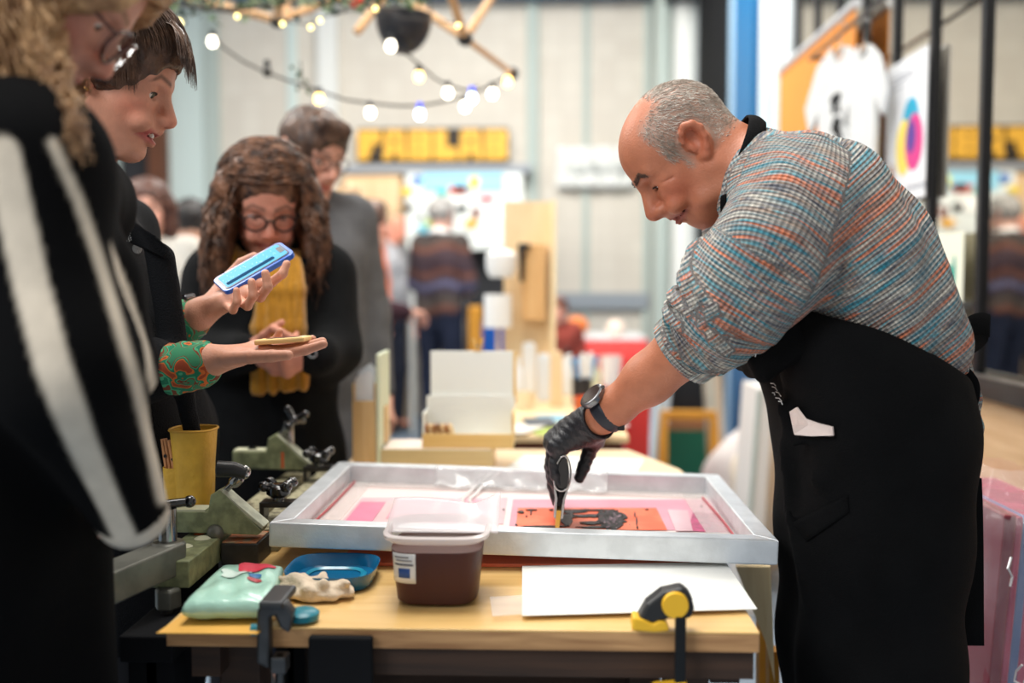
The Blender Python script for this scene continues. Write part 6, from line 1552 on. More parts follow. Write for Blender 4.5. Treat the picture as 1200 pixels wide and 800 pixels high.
m_ = MB(); P_ = [on_apron(x,y,.006)-MAN_B for x,y in ((926,482),(934,477),(944,491),(960,496),(976,500),(977,510),(950,511),(931,509),(929,497))]
c_ = sum(P_)/len(P_)+V([0,-.008,0]); m_.add([c_]+P_, [(0,1+i,1+(i+1)%9) for i in range(9)]); o = m_.build('tissue', mat('pinkish_tissue',(226,208,200),.9,bump=.5,bs=60), man, solid=.003); o['label'] = 'crumpled pinkish white tissue in the apron pocket'
# faint white print on the bib edge and a white thread
wm = mat('white_print',(222,222,222),.8); m_ = MB()
for (x0,y0,x1,y1) in ((903,449,909,452),(905,453,911,458),(905,460,908,463),(909,459,915,464),(909,466,916,470),(912,470,917,474)):
    a_ = on_apron(x0,y0,.004)-MAN_B; b_ = on_apron(x1,y1,.004)-MAN_B; m_.tube([a_,(a_+b_)/2+V([.001,0,.002]),b_],.0009,5)
m_.build('print', wm, man)['label'] = 'small white print on the bib'
m_ = MB(); m_.tube([m3(x,y,1.5)-MAN_B for x,y in ((886,392),(892,395),(900,398),(905,396))], .0014, 6); m_.build('buckle', M_STEEL, man, smooth=True)
m_ = MB(); m_.tube([m3(x,y,1.5)-MAN_B for x,y in ((891,404),(887,410),(885,418))], .0009, 6); m_.build('thread', wm, man, smooth=True)
# neck strap
nc = m3(863,186,MY); na = unit(m3(905,212)-m3(845,172)); e1 = unit(m3(868,139)-m3(857,232)); e1 = unit(e1 - na*(e1@na)*.55); e2 = V([0,1.,0]); nn_ = np.cross(e2,e1); nn_ = nn_ if nn_[0] > 0 else -nn_
def strap(u, v):
    a = 2*math.pi*u; return nc + e1*(.068*math.cos(a)) + e2*(.081*math.sin(a)) + nn_*(.028*(v-.5) + .004) + (e1*math.cos(a)+e2*math.sin(a))*.004*math.sin(math.pi*v) - MAN_B
MB().grid(strap, 60, 6).build('neck_strap', BLKC, man, smooth='all', solid=.004)
MB().grid(lambda u,v: bez(m3(852,232,1.57),m3(856,262,1.53),m3(862,300,1.52),m3(900,345,1.55),2)[0]*(0)+ (V(bez(m3(853,226,1.565),m3(850,255,1.55),m3(860,300,1.6),m3(905,350,1.6),20)[int(round(u*19))])+V([.022*(v-.5),0,.01*(v-.5)])) - MAN_B, 20, 3).build('bib_strap', BLKC, man, smooth='all', solid=.003)
# apron ties at the back
def ribbon(pts, w_, name='apron_tie', dirv=(0,0,1)):
    P_ = [V(p,float) for p in pts]; n_ = len(P_); m_ = MB(); dv = V(dirv,float)
    m_.grid(lambda u,v: P_[int(round(u*(n_-1)))] + dv*w_*(v-.5) - MAN_B, n_, 3); return m_.build(name, BLKC, man, smooth='all', solid=.002)
ribbon(bez(m3(1118,402,1.60),m3(1133,378,1.62),m3(1150,376,1.63),m3(1160,382,1.64),14), .036)
ribbon(bez(m3(1118,408,1.60),m3(1135,408,1.62),m3(1150,400,1.66),m3(1158,388,1.66),14), .030)
ribbon(bez(m3(1120,424,1.58),m3(1140,440,1.58),m3(1150,452,1.58),m3(1138,482,1.59),14), .016, dirv=(.9,0,.3))
ribbon(bez(m3(1131,560,1.60),m3(1134,620,1.60),m3(1133,680,1.60),m3(1134,756,1.60),14), .052, name='apron_tie', dirv=(1,0,0))
# ------- glove
GLV = mat('black_nitrile', (30,31,36), .42, coat=.1, bump=.35, bs=150, stretch=(2.2,.4,1))
GV = SDF(); gl = lambda L_: [V(p) for p in L_]
w2 = LW_*.80+PALM*.20
hand_sdf(GV, LW_, PALM, FNG, THB, fr=.0108, pr=.0200, wr=.0345)
gd = unit(LW_-PALM); GV.cone(LW_, PALM, .031, .026, .02); GV.cut(w2+gd*.006, -gd, .002)
GV.warp(lambda X,Y,Z: .0006*np.sin(520*(X*.5+Z*.8))+0*Y)
Vg, Qg = GV.mesh(.0026); raw_mesh('glove', Vg, Qg, GLV, man, base=MAN_B)
MB().tube([w2+gd*.007+.0335*(math.cos(a)*unit(np.cross(gd,(0,1,0)))+math.sin(a)*np.cross(gd,unit(np.cross(gd,(0,1,0)))))-MAN_B for a in np.linspace(0,2*math.pi,31)], .0022, 8, cap=False).build('glove_cuff', GLV, man, smooth=True)
# ------- watch
wc_ = m3(722,474,1.672); wd = unit(m3(745,455,1.655)-m3(706,489,1.69)); wx = unit(np.cross(wd,(0,1,0))); wx = wx if wx[2] > 0 else -wx; wy = np.cross(wd, wx); wcc = m3(713,482,1.68)
Rw_ = .0335
def band(u, v): a = 2*math.pi*u; return wcc + Rw_*(math.cos(a)*wx*1.0+math.sin(a)*wy*1.0) + wd*(.022*(v-.5)) - MAN_B
o_w = MB().grid(band, 60, 5).build('watch_strap', mat('strap_navy',(34,38,48),.5), man, smooth='all', solid=.0035)
fdv = unit(wx*.95 - V([0,1,0])*.30); fc_ = wcc + fdv*(Rw_+.002) - MAN_B
MB().lathe([(.0001,0),(.0235,0),(.0245,.003),(.0240,.009),(.021,.0105),(.0001,.0105)], fc_, 40, fdv, cap=False).build('watch_case', mat('watch_steel',(120,120,122),.25,.9), o_w, smooth=True)
MB().lathe([(.0001,.0112),(.0195,.0112),(.0198,.0104)], fc_, 40, fdv, cap=False).build('watch_face', mat('watch_dark',(46,30,28),.12,coat=.8), o_w, smooth=True)
MB().cyl(fc_+fdv*.005+wd*.024, fc_+fdv*.005+wd*.028, .003, n=12).build('crown', mat('watch_steel',(120,120,122)), o_w, smooth=True)
MB().cbox(wcc-MAN_B-wx*(Rw_+.004)*.75-V([0,1,0])*Rw_*.55, (.012,.006,.020)).build('buckle', BP, o_w, bevel=.002)
# ============================================================ smiling person in the dark jacket (holding the phone)
JY = 1.62
J2H = Head(W(124,94,1.63), head_dir(7, 20), sc=.97)
B2 = V([W(158,520,1.80)[0], 1.80, 0.])
p2 = thing('person', 'smiling short-haired person in black jacket holding the blue phone over a pale wooden piece', 'person', B2)
neck2 = W(84,206,1.68); 
S_ = SDF(); hipc = V([B2[0], 1.80, .93]); che = W(92,335,1.72); f2 = V([math.cos(-.05),math.sin(-.05),0]); l2 = V([-f2[1],f2[0],0])
J2 = dict(sc=1, f=f2, l=l2, pelvis=hipc, belly=W(140,440,1.76), chest=che, neck=neck2)
J2['Ls'] = che+l2*.16+V([.0,0,.10]); J2['Rs'] = che-l2*.16+V([.0,0,.10])
J2['Le'] = W(150,395,1.80); J2['Re'] = W(110,440,1.60)
J2['Lw'] = W(232,369,1.72); J2['Rw'] = W(240,424,1.56)
for n_, s in (('L',1),('R',-1)): J2[n_+'h'] = hipc+l2*s*.085-V([0,0,.03]); J2[n_+'k'] = hipc+l2*s*.09-V([-.01,0,.45]); J2[n_+'a'] = hipc+l2*s*.10-V([0,0,.85])
torso_ops(S_, J2, -.02); leg_ops(S_, J2, -.008)
for n_ in 'LR': S_.cone(J2[n_+'a'], V(J2[n_+'a'])+f2*.12-V([0,0,.045]), .035, .03); sleeve_ops(S_, J2[n_+'s'], J2[n_+'e'], J2[n_+'w'], .045, .040, .027, .02)
head_sdf(S_, J2H, smile=1, eo=.0058, ez=.0, neck=neck2, neck_r=.052, nose=1.1)
w = W
phF = [[w(300,332,1.72),w(318,331,1.69),w(331,321,1.665),w(336,309,1.67)], [w(290,343,1.70),w(305,348,1.665),w(314,336,1.635),w(311,320,1.635)],
       [w(276,350,1.70),w(290,358,1.665),w(297,346,1.64),w(295,330,1.64)], [w(262,354,1.70),w(273,363,1.67),w(278,353,1.65),w(277,340,1.65)]]
phT = [w(246,352,1.75),w(262,330,1.785),w(283,308,1.79),w(298,300,1.785)]
hand_sdf(S_, J2['Lw'], w(262,350,1.725), phF, phT, fr=.0088, sc=.96, pr=.0135)
paF = [[w(312,414,1.535),w(336,414,1.53),w(358,410,1.525),(w(379,403,1.52))], [w(312,411,1.56),w(336,410,1.56),w(358,406,1.56),w(378,400,1.56)],
       [w(310,408,1.585),w(332,406,1.585),w(350,402,1.585),w(366,397,1.585)], [w(303,406,1.60),w(316,402,1.605),w(325,396,1.605),w(328,388,1.60)]]
paT = [w(266,420,1.53),w(294,418,1.505),w(318,417,1.495),w(338,416,1.49)]
hand_sdf(S_, J2['Rw'], w(278,416,1.555), paF, paT, fr=.0088, sc=.98, pr=.0125)
PH_, PA_ = w(285,335,1.70), w(312,410,1.55)
Vt, Q_ = S_.mesh(.0085); a1_ = np.abs(Vt-J2H.O).max(1) < .115; a2_ = np.abs(Vt-PH_).max(1) < .088; a3_ = np.abs(Vt-PA_).max(1) < .098
Q1 = Q_[~(a1_[Q_].all(1)|a2_[Q_].all(1)|a3_[Q_].all(1))]
parts = [(Vt,Q1)]
for c_, r__, vx in ((J2H.O,.128,.0028),(PH_,.095,.0027),(PA_,.105,.0027)):
    v_, q_ = S_.mesh(vx, c_-r__, c_+r__); parts.append((smooth_v(v_,q_,1,.4), q_))
Vt, Q_ = join_np(parts)
raw_mesh('body', Vt, Q_, SKIN, p2, skin_paint(J2H, Vt, (202,144,118), lips=(178,90,84), brow=(66,46,36), cheeks=.3), None, B2)
eyes(J2H, p2, B2, look=(.9,.0,-.25), iris=mat('iris_green',(54,62,50),.1)); lash(J2H, p2, B2, .0058, .0)
m_ = MB()
for i in range(-3,4): 
    a = i*.16; tq = abs(a*.068)/.033; m_.cbox(J2H.p(.1005-.028*tq**1.5, a*.068, -.0600+.009*tq)-B2, (.006,.0098,.0095), J2H.A)
o = m_.build('teeth', TEETH, p2, bevel=.0012)
MB().ball(J2H.p(.003,-.078,-.030)-B2, .0045, 10, 8).build('earring', mat('gold',(196,150,70),.25,.9), p2, smooth=True)
HB = hair_mat('brown_short_hair', (52,36,28), (104,76,58), .38)
SH = SDF(); hair_cap(SH, J2H, .014, front=.050)
H_ = J2H; SH.chain([H_.p(.045,-.03,.112), H_.p(.080,-.02,.098), H_.p(.100,.0,.078)], [.022,.018,.008], .03)
SH.chain([H_.p(-.06,-.05,.06), H_.p(-.085,-.02,.0), H_.p(-.07,0,-.06)], [.04,.04,.028], .03); SH.chain([H_.p(-.02,-.075,.06), H_.p(.018,-.082,.03), H_.p(.022,-.080,-.004)], [.024,.016,.006], .02)
SH.warp(wrinkle(.002, 110, 3)); hr = dress('hair', SH, .0045, HB, p2, B2, 1)
# swept strands: from crown forward over the brow, and down the sides
def head_strands(H, n, seed, gen, r0, m, root, base, name='hair_strands', r1=.0002):
    r = np.random.default_rng(seed); P_ = []
    for i in range(n): P_.append([H.p(*q) for q in gen(r)])
    v_, q_ = tubes_np(np.array(P_), r0, r1, 4); return raw_mesh(name, v_, q_, m, root, base=base)
def ell_pt(th, ph, off):   # th angle from forward over the top toward the back, ph sideways
    d = V([math.cos(th)*math.cos(ph), math.sin(ph), math.sin(th)*math.cos(ph)]); r = V([.103,.081,.088])+off; k_ = 1/math.sqrt(((d/r)**2).sum()); return d*k_+V([-.004,0,.042])
def gen2(r):
    ph0 = r.uniform(-1.35,1.1); th0 = r.uniform(1.3,2.9); n_ = 10; out = []
    bend = r.uniform(.5,1.0); tip = r.uniform(.25,.75) if abs(ph0) < .7 else r.uniform(-.25,.35)
    off0 = r.uniform(.006,.020)
    for i in range(n_):
        t = i/(n_-1); th = th0*(1-t)+tip*t; ph = ph0*(1+.25*t)+.12*math.sin(3*t+ph0*5); ph = max(-1.45,min(1.45,ph)); o_ = off0*(1+.5*math.sin(math.pi*t))+ (.010*t if abs(ph0)<.7 else 0)
        out.append(ell_pt(th, ph, o_))
    return out
head_strands(J2H, 1500, 6, gen2, .0010, HB, p2, B2)
def gen2b(r):
    s = V([.078,r.uniform(-.06,.035),.118]); y = s[1]; L_ = r.uniform(.045,.085); out = []
    for i in range(9):
        t = i/8; out.append(s + V([L_*.78*t, -.010*t*t+.004*math.sin(5*t+y*90), .014*t - L_*1.15*t*t]) )
    return out
def gen2c(r):
    x0 = r.uniform(-.085,.040); z1 = r.uniform(-.012,.030)-.02*(x0<-.04); out = []
    for i in range(9):
        t = i/8; x = x0+.034*t*(1 if x0>-.05 else -.2); z = .095*(1-t)+z1*t; y = -.0855*math.sqrt(max(.05,1-((x+.004)/.122)**2))*(1-.18*(max(0,z-.05)/.045)**2)
        out.append(V([x, y-.004*math.sin(math.pi*t), z]))
    return out
head_strands(J2H, 420, 18, gen2c, .0010, HB, p2, B2, 'side_hair')
head_strands(J2H, 150, 8, gen2b, .0008, HB, p2, B2, 'fringe')
# green patterned shirt (collar + turned cuffs)
def pattern_mat():
    m = mat('leaf_print_shirt', (60,120,84), .8); nt = m.node_tree; N = nt.nodes; L = nt.links; b = N['Principled BSDF']
    tc = N.new('ShaderNodeTexCoord'); vo = N.new('ShaderNodeTexNoise'); vo.inputs['Scale'].default_value = 26; vo.inputs['Detail'].default_value = 1.2; vo.inputs['Distortion'].default_value = 1.4; L.new(tc.outputs['Object'], vo.inputs['Vector'])
    r = N.new('ShaderNodeValToRGB'); r.color_ramp.interpolation = 'CONSTANT'; e = r.color_ramp.elements
    cs = [(.0,(150,70,44)),(.40,(196,104,50)),(.45,(40,116,86)),(.52,(74,158,116)),(.57,(120,64,46)),(.61,(60,128,92))]
    for i,(p_,c) in enumerate(cs):
        q = e[i] if i < 2 else e.new(p_); q.position = p_; q.color = (*srgb(c),1)
    L.new(vo.outputs['Fac'], r.inputs['Fac']); L.new(r.outputs['Color'], b.inputs['Base Color']); return m
PAT = pattern_mat()
sh = SDF(); dR = unit(V(J2['Rw'])-V(J2['Re'])); c1_ = w(232,427,1.562); c0_ = w(170,434,1.58); 
dL = unit(V(J2['Lw'])-V(J2['Le'])); 
sh.chain([V(J2['neck'])+V([0,0,-.04]), V(J2['neck'])+V([.012,0,.0])], [.068,.060], .01); sh.warp(wrinkle(.0015,90,3))
dress('shirt', sh, .0042, PAT, p2, B2)
for (a_,b_,c__,d_) in ((c0_,c1_,w(207,432,1.57),w(231,428,1.563)),(w(190,382,1.76),w(219,375,1.735),w(206,378,1.745),w(221,374,1.733))):
    sq = SDF(); sq.cone(a_,b_,.040,.036,.01); sq.cone(c__,d_,.042,.0395,.005); sq.warp(wrinkle(.0015,90,3)); dress('shirt_cuff', sq, .004, PAT, p2, B2)
# jacket
JK = mat('black_jacket_cloth', (12,13,16), .85, spec=.2, var=.2, vs=12, bump=.45, bs=380)
s2 = SDF(); torso_ops(s2, J2, .006); s2.cone(V(J2['neck'])-V([0,0,.07]), V(J2['neck'])-V([-.01,0,.025]), .095, .070, .03)
sleeve_ops(s2, J2['Rs'], J2['Re'], w(182,434,1.575), .068, .060, .050); sleeve_ops(s2, J2['Ls'], J2['Le'], w(208,378,1.745), .068, .058, .048)
for s in (1,-1): s2.cone(hipc+s*l2*.06, hipc+s*l2*.07-V([0,0,.28]), .118, .118, .05)
for (x0_,y0_,x1_,y1_,rr) in ((205,300,222,430,.016),(190,290,214,420,.012),(222,430,240,520,.014)): s2.cone(w(x0_-12,y0_,1.63), w(x1_-12,y1_,1.64), rr, rr*.8, .03)
s2.warp(wrinkle(.004, 26, 17))
Vj, Qj = s2.mesh(.0075); Vj = smooth_v(Vj,Qj,1); raw_mesh('jacket', Vj, Qj, JK, p2, base=B2)
def on_mesh(Vm, px, py, off=.003, tol=.010):
    d = ray(px,py); o_ = V([0,0,CAMZ]); t = ((Vm-o_)@d)/(d@d); D_ = np.linalg.norm(Vm-o_-t[:,None]*d,axis=1); ok = np.where(D_ < tol)[0]
    j = ok[np.argmin(t[ok])] if len(ok) else np.argmin(D_); return o_+d*(t[j]-off)
def flap(pts, name, m, Vm, root, base, off=.006, th=.003, lab=None):
    P_ = [on_mesh(Vm, x, y, off)-base for x,y in pts]; c_ = sum(P_)/len(P_)-V([0,.003,0]); m_ = MB(); n_ = len(P_); m_.add([c_]+P_, [(0,1+i,1+(i+1)%n_) for i in range(n_)])
    o = m_.build(name, m, root, smooth='all', solid=th); 
    if lab: o['label'] = lab
    return o
flap([(132,200),(147,238),(162,262),(182,278),(198,292),(192,302),(172,292),(150,282),(132,262),(120,225)], 'lapel', JK, Vj, p2, B2, .012, .005)
BDG = mat('badge_black',(24,24,26),.3); BDW = mat('badge_white',(226,226,222),.3)
for (px,py,r__) in ((149,276,.0115),(160,292,.0085)):
    c_ = on_mesh(Vj, px, py, .022)-B2; dn = unit(-ray(px,py)+V([.3,0,.2])); bd = MB().lathe([(.0001,.0035),(r__*.8,.003),(r__,.0005),(r__,-.001)], c_, 28, dn, cap=False).build('badge', BDG, p2, smooth=True)
    ux_, uy_, _ = frame_to(dn); m_ = MB()
    for ring_, k_ in ((.82,14),(.55,9),(.28,5)):
        for i in range(k_): a = 2*math.pi*i/k_; m_.ball(c_+dn*.0032+(ux_*math.cos(a)+uy_*math.sin(a))*r__*ring_, (.0011,.0011,.0011), 6, 4)
    m_.build('badge_pattern', BDW, bd, smooth=True)['kind'] = 'stuff'
s3 = SDF(); leg_ops(s3, J2, .018); 
for s in (1,-1): s3.cone(hipc+s*l2*.06-V([0,0,.1]), hipc+s*l2*.07-V([0,0,.2]), .11, .10, .04)
s3.warp(wrinkle(.003,30,6)); dress('trousers', s3, .013, mat('black_trousers',(24,25,29),.9), p2, B2)
for n_ in 'LR': shoe(J2, n_, p2, B2, SH_, f2)
# watch on the left wrist
wd2 = unit(w(250,360,1.715)-w(215,376,1.74)); c_ = w(226,371,1.73)-B2; wx2 = unit(np.cross(wd2,(0,1,0))); wx2 = wx2*(1 if wx2[2]>0 else -1); wy2 = np.cross(wd2,wx2)
o_ = MB().grid(lambda u,v: c_+.0315*(math.cos(2*math.pi*u)*wx2+math.sin(2*math.pi*u)*wy2)+wd2*.020*(v-.5), 48, 4).build('watch_strap', mat('black_rubber',(22,22,24),.4), p2, smooth='all', solid=.003)
MB().cbox(c_+wx2*.034, (.010,.026,.028), [wx2,wy2,wd2]).build('watch_case', mat('watch_steel',(120,120,122)), o_, bevel=.003); MB().cbox(c_+wx2*.0395, (.0015,.021,.023), [wx2,wy2,wd2]).build('watch_face', mat('watch_dark',(46,30,28)), o_); MB().cbox(c_-wx2*.033, (.008,.022,.012), [wx2,wy2,wd2]).build('buckle', M_STEEL, o_, bevel=.002)
# pouch with pegs
pc_ = W(219,575,1.655); pz0 = W(219,600,1.655)[2]; pz1 = W(219,502,1.655)[2]
YLe = mat('yellow_leather', (206,160,54), .6, var=.12, vs=18, bump=.35, bs=60)
g = Grp('tool_pouch', 'yellow leather tool pouch with clothes pegs hanging below the black jacket', 'pouch', (pc_[0],1.655,pz0))
ww = .032
g.part(MB().lathe([(ww*.90,0),(ww*.94,.02),(ww,(pz1-pz0)*.6),(ww*1.12,(pz1-pz0)*.97),(ww*1.16,pz1-pz0),(ww*1.10,pz1-pz0),(ww*.97,(pz1-pz0)*.6),(ww*.85,.02)], (pc_[0]+.014,1.655,pz0), 40, cap=False, sq=3), 'pocket', YLe, smooth=True)
g.part(MB().tube([(pc_[0]+.014+ww*1.15*math.cos(a)*(abs(math.cos(a))**3+abs(math.sin(a))**3)**(-1/3), 1.655+ww*1.15*math.sin(a)*(abs(math.cos(a))**3+abs(math.sin(a))**3)**(-1/3), pz1) for a in np.linspace(0,2*math.pi,41)], .0022, 6, cap=False), 'rim', mat('leather_edge',(188,140,44),.6), smooth=True)
xp = W(196,0,1.65)[0]; zp = W(0,545,1.65)[2]
g.part(MB().lathe([(.019,0),(.020,.02),(.021,zp-pz0),(.0195,zp-pz0),(.018,.02)], (xp,1.650,pz0), 28, cap=False, sq=3), 'pocket', YLe, smooth=True, label='small side pocket')
def peg(label, px0, py0, px1, py1, Y):
    a = W(px0,py0,Y); b = W(px1,py1,Y); g_ = Grp('clothes_peg', label, 'peg', a)
    d = unit(b-a); sd_ = unit(np.cross(d,(0,1,0)))
    for s in (-1,1): g_.part(MB().bar(a+sd_*s*.0032, b+sd_*s*.0024, .0042, .009, (0,1,0)), 'jaw', wood('peg_brown',(176,118,74),(200,142,94),'Z'), bevel=.0006)
    g_.part(MB().cyl((a+b)/2-V([0,.006,0]),(a+b)/2+V([0,.006,0]),.0030,n=10), 'spring', CH, smooth=True)
peg('clothes peg leaning left in the small pocket of the yellow pouch', 198,553,192,514,1.652); peg('clothes peg leaning right in the small pocket of the yellow pouch', 208,560,200,515,1.640)
# phone
Pf0, Pf1, Pn1 = w(251,327,1.74), w(326,284,1.79), None
ul = unit(w(326,284,1.785)-w(251,327,1.735)); vn = w(270,343,1.675)-w(251,327,1.735); vn = unit(vn - ul*(vn@ul)); nn2 = np.cross(ul,vn); nn2 = nn2 if nn2[2]>0 else -nn2
Lp, Wp = np.linalg.norm(w(326,284,1.785)-w(251,327,1.735)), .066; pcn = w(251,327,1.735)+ul*Lp/2+vn*Wp/2
g = Grp('mobile_phone', 'phone in a bright blue case held up in the raised hand', 'phone', pcn)
BC = mat('blue_case',(24,92,190),.3,coat=.5)
def rr_poly(a, b, r, n_=6): return [(sx_*(a-r)+r*math.cos(t+q), sy_*(b-r)+r*math.sin(t+q)) for (sx_,sy_,q) in ((1,1,0),(-1,1,math.pi/2),(-1,-1,math.pi),(1,-1,1.5*math.pi)) for t in np.linspace(0,math.pi/2,n_)]
def slab(po, h0, h1): m_ = MB(); n_ = len(po); lo_ = [pcn+ul*a+vn*b+nn2*h0 for a,b in po]; hi_ = [pcn+ul*a+vn*b+nn2*h1 for a,b in po]; m_.add(lo_+hi_, [tuple(range(n_))[::-1], tuple(range(n_,2*n_))]+[(i,(i+1)%n_,(i+1)%n_+n_,i+n_) for i in range(n_)]); return m_
g.part(slab(rr_poly(Lp/2+.004,Wp/2+.003,.012), -.010, .0), 'case', BC, bevel=.0015); g.part(slab(rr_poly(Lp/2-.002,Wp/2-.003,.009), .0002, .0012), 'screen_glass', mat('phone_black',(12,16,22),.3))
SCR = mat('phone_screen', (40,110,150), .45, emit=(80,186,220), es=.62, spec=.2); nt = SCR.node_tree
g.part(slab(rr_poly(Lp/2-.005,Wp/2-.006,.006), .0013, .0016), 'display', SCR)
g.part(slab([(a+Lp/2-.010,b*1) for a,b in rr_poly(.0045,.013,.003)], .0017, .0020), 'notch', mat('phone_black',(12,16,22)))
g.part(slab([(a-.01,b+Wp*.22) for a,b in rr_poly(Lp*.36,.006,.003)], .0017, .0019), 'text_bar', mat('screen_grey',(34,60,84),.7,emit=(40,80,110),es=.25,spec=0))
r_ = np.random.default_rng(12); m_ = MB()
for i in range(26):
    a, b = r_.uniform(-.44,.40)*Lp, r_.uniform(-.34,.12)*Wp; q_ = pcn+ul*a+vn*b+nn2*.0018; m_.ball(q_, (.0011,.0011,.0003), 6, 3)
g.part(m_, 'screen_dots', mat('screen_white',(230,250,255),.2,emit=(230,250,255),es=.8))['kind'] = 'stuff'
# wooden piece on the palm
pa, pb = w(303,402,1.55), w(361,398,1.55); ul2 = unit(pb-pa); vn2 = unit(V([0,1,0])-ul2*ul2[1]); n3 = np.cross(ul2,vn2); n3 = n3 if n3[2]>0 else -n3; pcc = (pa+pb)/2+V([0,.0,.002])
g = Grp('wooden_piece', 'pale wooden piece with dark engraved slot lying on the open palm', 'wooden piece', pcc-n3*.004)
LL = np.linalg.norm(pb-pa)
g.part(MB().cbox(pcc, (LL,.052,.008), [ul2,vn2,n3]), 'block', wood('pale_piece',(232,190,118),(244,208,142),'X'), bevel=.0025)
g.part(MB().cbox(pcc+n3*.0043, (LL*.62,.020,.0008), [ul2,vn2,n3]), 'inlay', mat('dark_inlay',(92,60,54),.5))
g.part(MB().cbox(pcc+n3*.0043+ul2*LL*.39, (LL*.08,.030,.0008), [ul2,vn2,n3]), 'inlay', mat('cream_inlay',(246,232,206),.5))

# ============================================================ nearest person in the striped cardigan
B1 = V([W(30,700,1.13)[0], 1.13, 0.]); f1 = V([math.cos(-.3),math.sin(-.3),0]); l1 = V([-f1[1],f1[0],0])
p1 = thing('person', 'blurred person nearest the camera in black cardigan with cream stripes and curly blond hair', 'person', B1)
H1 = Head(W(46,-28,1.16), head_dir(18, 44), sc=1.0)
neck1 = V([H1.O[0]-.06, 1.17, H1.O[2]-.17]); che1 = V([neck1[0]-.03,1.16,neck1[2]-.17]); hip1 = V([B1[0]-.085,1.15,.92])
J1 = dict(sc=1.04, f=f1, l=l1, pelvis=hip1, belly=(hip1+che1)/2, chest=che1, neck=neck1, Ls=che1+l1*.17+V([0,0,.09]), Rs=W(20,195,1.02), Le=che1+l1*.20+V([-.12,0,-.2]), Re=W(78,430,1.0), Lw=che1+l1*.14+V([-.16,0,-.40]), Rw=W(155,610,1.12))
for n_, s in (('L',1),('R',-1)): J1[n_+'h'] = hip1+l1*s*.085-V([0,0,.03]); J1[n_+'k'] = hip1+l1*s*.09-V([-.01,0,.45]); J1[n_+'a'] = hip1+l1*s*.10-V([0,0,.84])
S_ = SDF(); torso_ops(S_, J1, -.02); leg_ops(S_, J1, -.008)
for n_ in 'LR': S_.cone(J1[n_+'a'], V(J1[n_+'a'])+f1*.12-V([0,0,.045]), .035, .03); sleeve_ops(S_, J1[n_+'s'], J1[n_+'e'], J1[n_+'w'], .045, .040, .027, .02)
auto_hand(S_, V(J1['Rw'])+V([-.035,.02,.02]), unit(V([-.35,.9,-.12])), unit(V([.7,.3,.1])), V([0,-.1,-.9]), (55,60,40), sc=.80); auto_hand(S_, J1['Lw'], V([.1,0,-1.]), V([1,0,0]), V([0,-1,0.]), (30,35,20))
head_sdf(S_, H1, neck=neck1, neck_r=.052)
Vt, Q_ = S_.mesh(.009); a1_ = np.abs(Vt-H1.O).max(1) < .115; v_, q_ = S_.mesh(.0035, H1.O-.128, H1.O+.128); Vt, Q_ = join_np([(Vt, Q_[~a1_[Q_].all(1)]), (v_,q_)])
raw_mesh('body', Vt, Q_, SKIN, p1, skin_paint(H1, Vt, (206,150,128), lips=(176,96,88), brow=(120,90,60), cheeks=.5), None, B1); eyes(H1, p1, B1)
spectacles(H1, p1, B1, mat('tortoise_frame',(86,40,28),.25,coat=.5), r=.024, z=-.001, thick=.0026, far=.120)
# cardigan
def polyd(px, py, pts):
    d = np.full(len(px), 1e9)
    for (x0_,y0_),(x1_,y1_) in zip(pts[:-1],pts[1:]):
        dx, dy = x1_-x0_, y1_-y0_; t = np.clip(((px-x0_)*dx+(py-y0_)*dy)/(dx*dx+dy*dy),0,1); d = np.minimum(d, np.hypot(px-x0_-t*dx, py-y0_-t*dy))
    return d
s2 = SDF(); torso_ops(s2, J1, .016); sleeve_ops(s2, J1['Rs'], J1['Re'], W(155,604,1.12), .074, .066, .037, .05); sleeve_ops(s2, J1['Ls'], J1['Le'], J1['Lw'], .075, .066, .05)
for s in (1,-1): s2.cone(hip1+s*l1*.06, hip1+s*l1*.07-V([0,0,.40]), .13, .13, .05)
s2.chain([neck1+V([0,0,-.06]), neck1+V([0,0,-.01])],[.09,.07],.03)
s2.chain([W(80,240,1.16),W(112,330,1.14),W(145,430,1.13)],[.03,.036,.034],.05)
s2.warp(wrinkle(.004, 22, 71)); Vc, Qc = s2.mesh(.0050); Vc = smooth_v(Vc,Qc,1)
loc_ = (Vc-V([0,0,CAMZ]))@RM; PX = 600-F*loc_[:,0]/loc_[:,2]; PY = 400+F*loc_[:,1]/loc_[:,2]
CB, CC = srgb((9,9,10)), srgb((212,200,182)); col = np.tile(CB,(len(Vc),1)); wgt = np.zeros(len(Vc)); front = Vc[:,1] < 1.14
for pts, w0 in (([(2,180),(20,260),(38,340),(62,430),(96,520),(128,590),(146,628)], 21), ([(62,168),(92,235),(118,310),(142,390),(160,450),(176,520),(190,585)], 6.5)):
    ww_ = w0*(1 if w0 < 10 else (1-.35*np.clip((PY-450)/150,0,1))); wgt = np.maximum(wgt, np.clip((ww_-polyd(PX,PY,pts))/5+.5,0,1)*front)
da = polyd(PX,PY,[(118,270),(150,345),(170,410),(184,470)]); wgt = np.maximum(wgt, np.clip((5-da)/2.5+.5,0,1)*(Vc[:,1] > 1.02))
cw = W(155,606,1.12); rd_ = unit(V(J1['Rw'])-V(J1['Re'])); axd_ = np.linalg.norm((Vc-cw)-((Vc-cw)@rd_)[:,None]*rd_,axis=1); sleeve_end = (axd_ < .047) & (np.linalg.norm(Vc-cw,axis=1) < .085) & ((Vc-cw)@rd_ > -.006); wgt = np.maximum(wgt, sleeve_end*.95); by_ = (axd_ < .05) & (np.linalg.norm(Vc-cw,axis=1) < .085) & ((Vc-cw)@rd_ > .018); pcv = Vc[by_]; Vc[by_] = pcv-(((pcv-cw)@rd_)-.018)[:,None]*rd_*.9
col = col*(1-wgt[:,None]) + V(CC)*wgt[:,None]
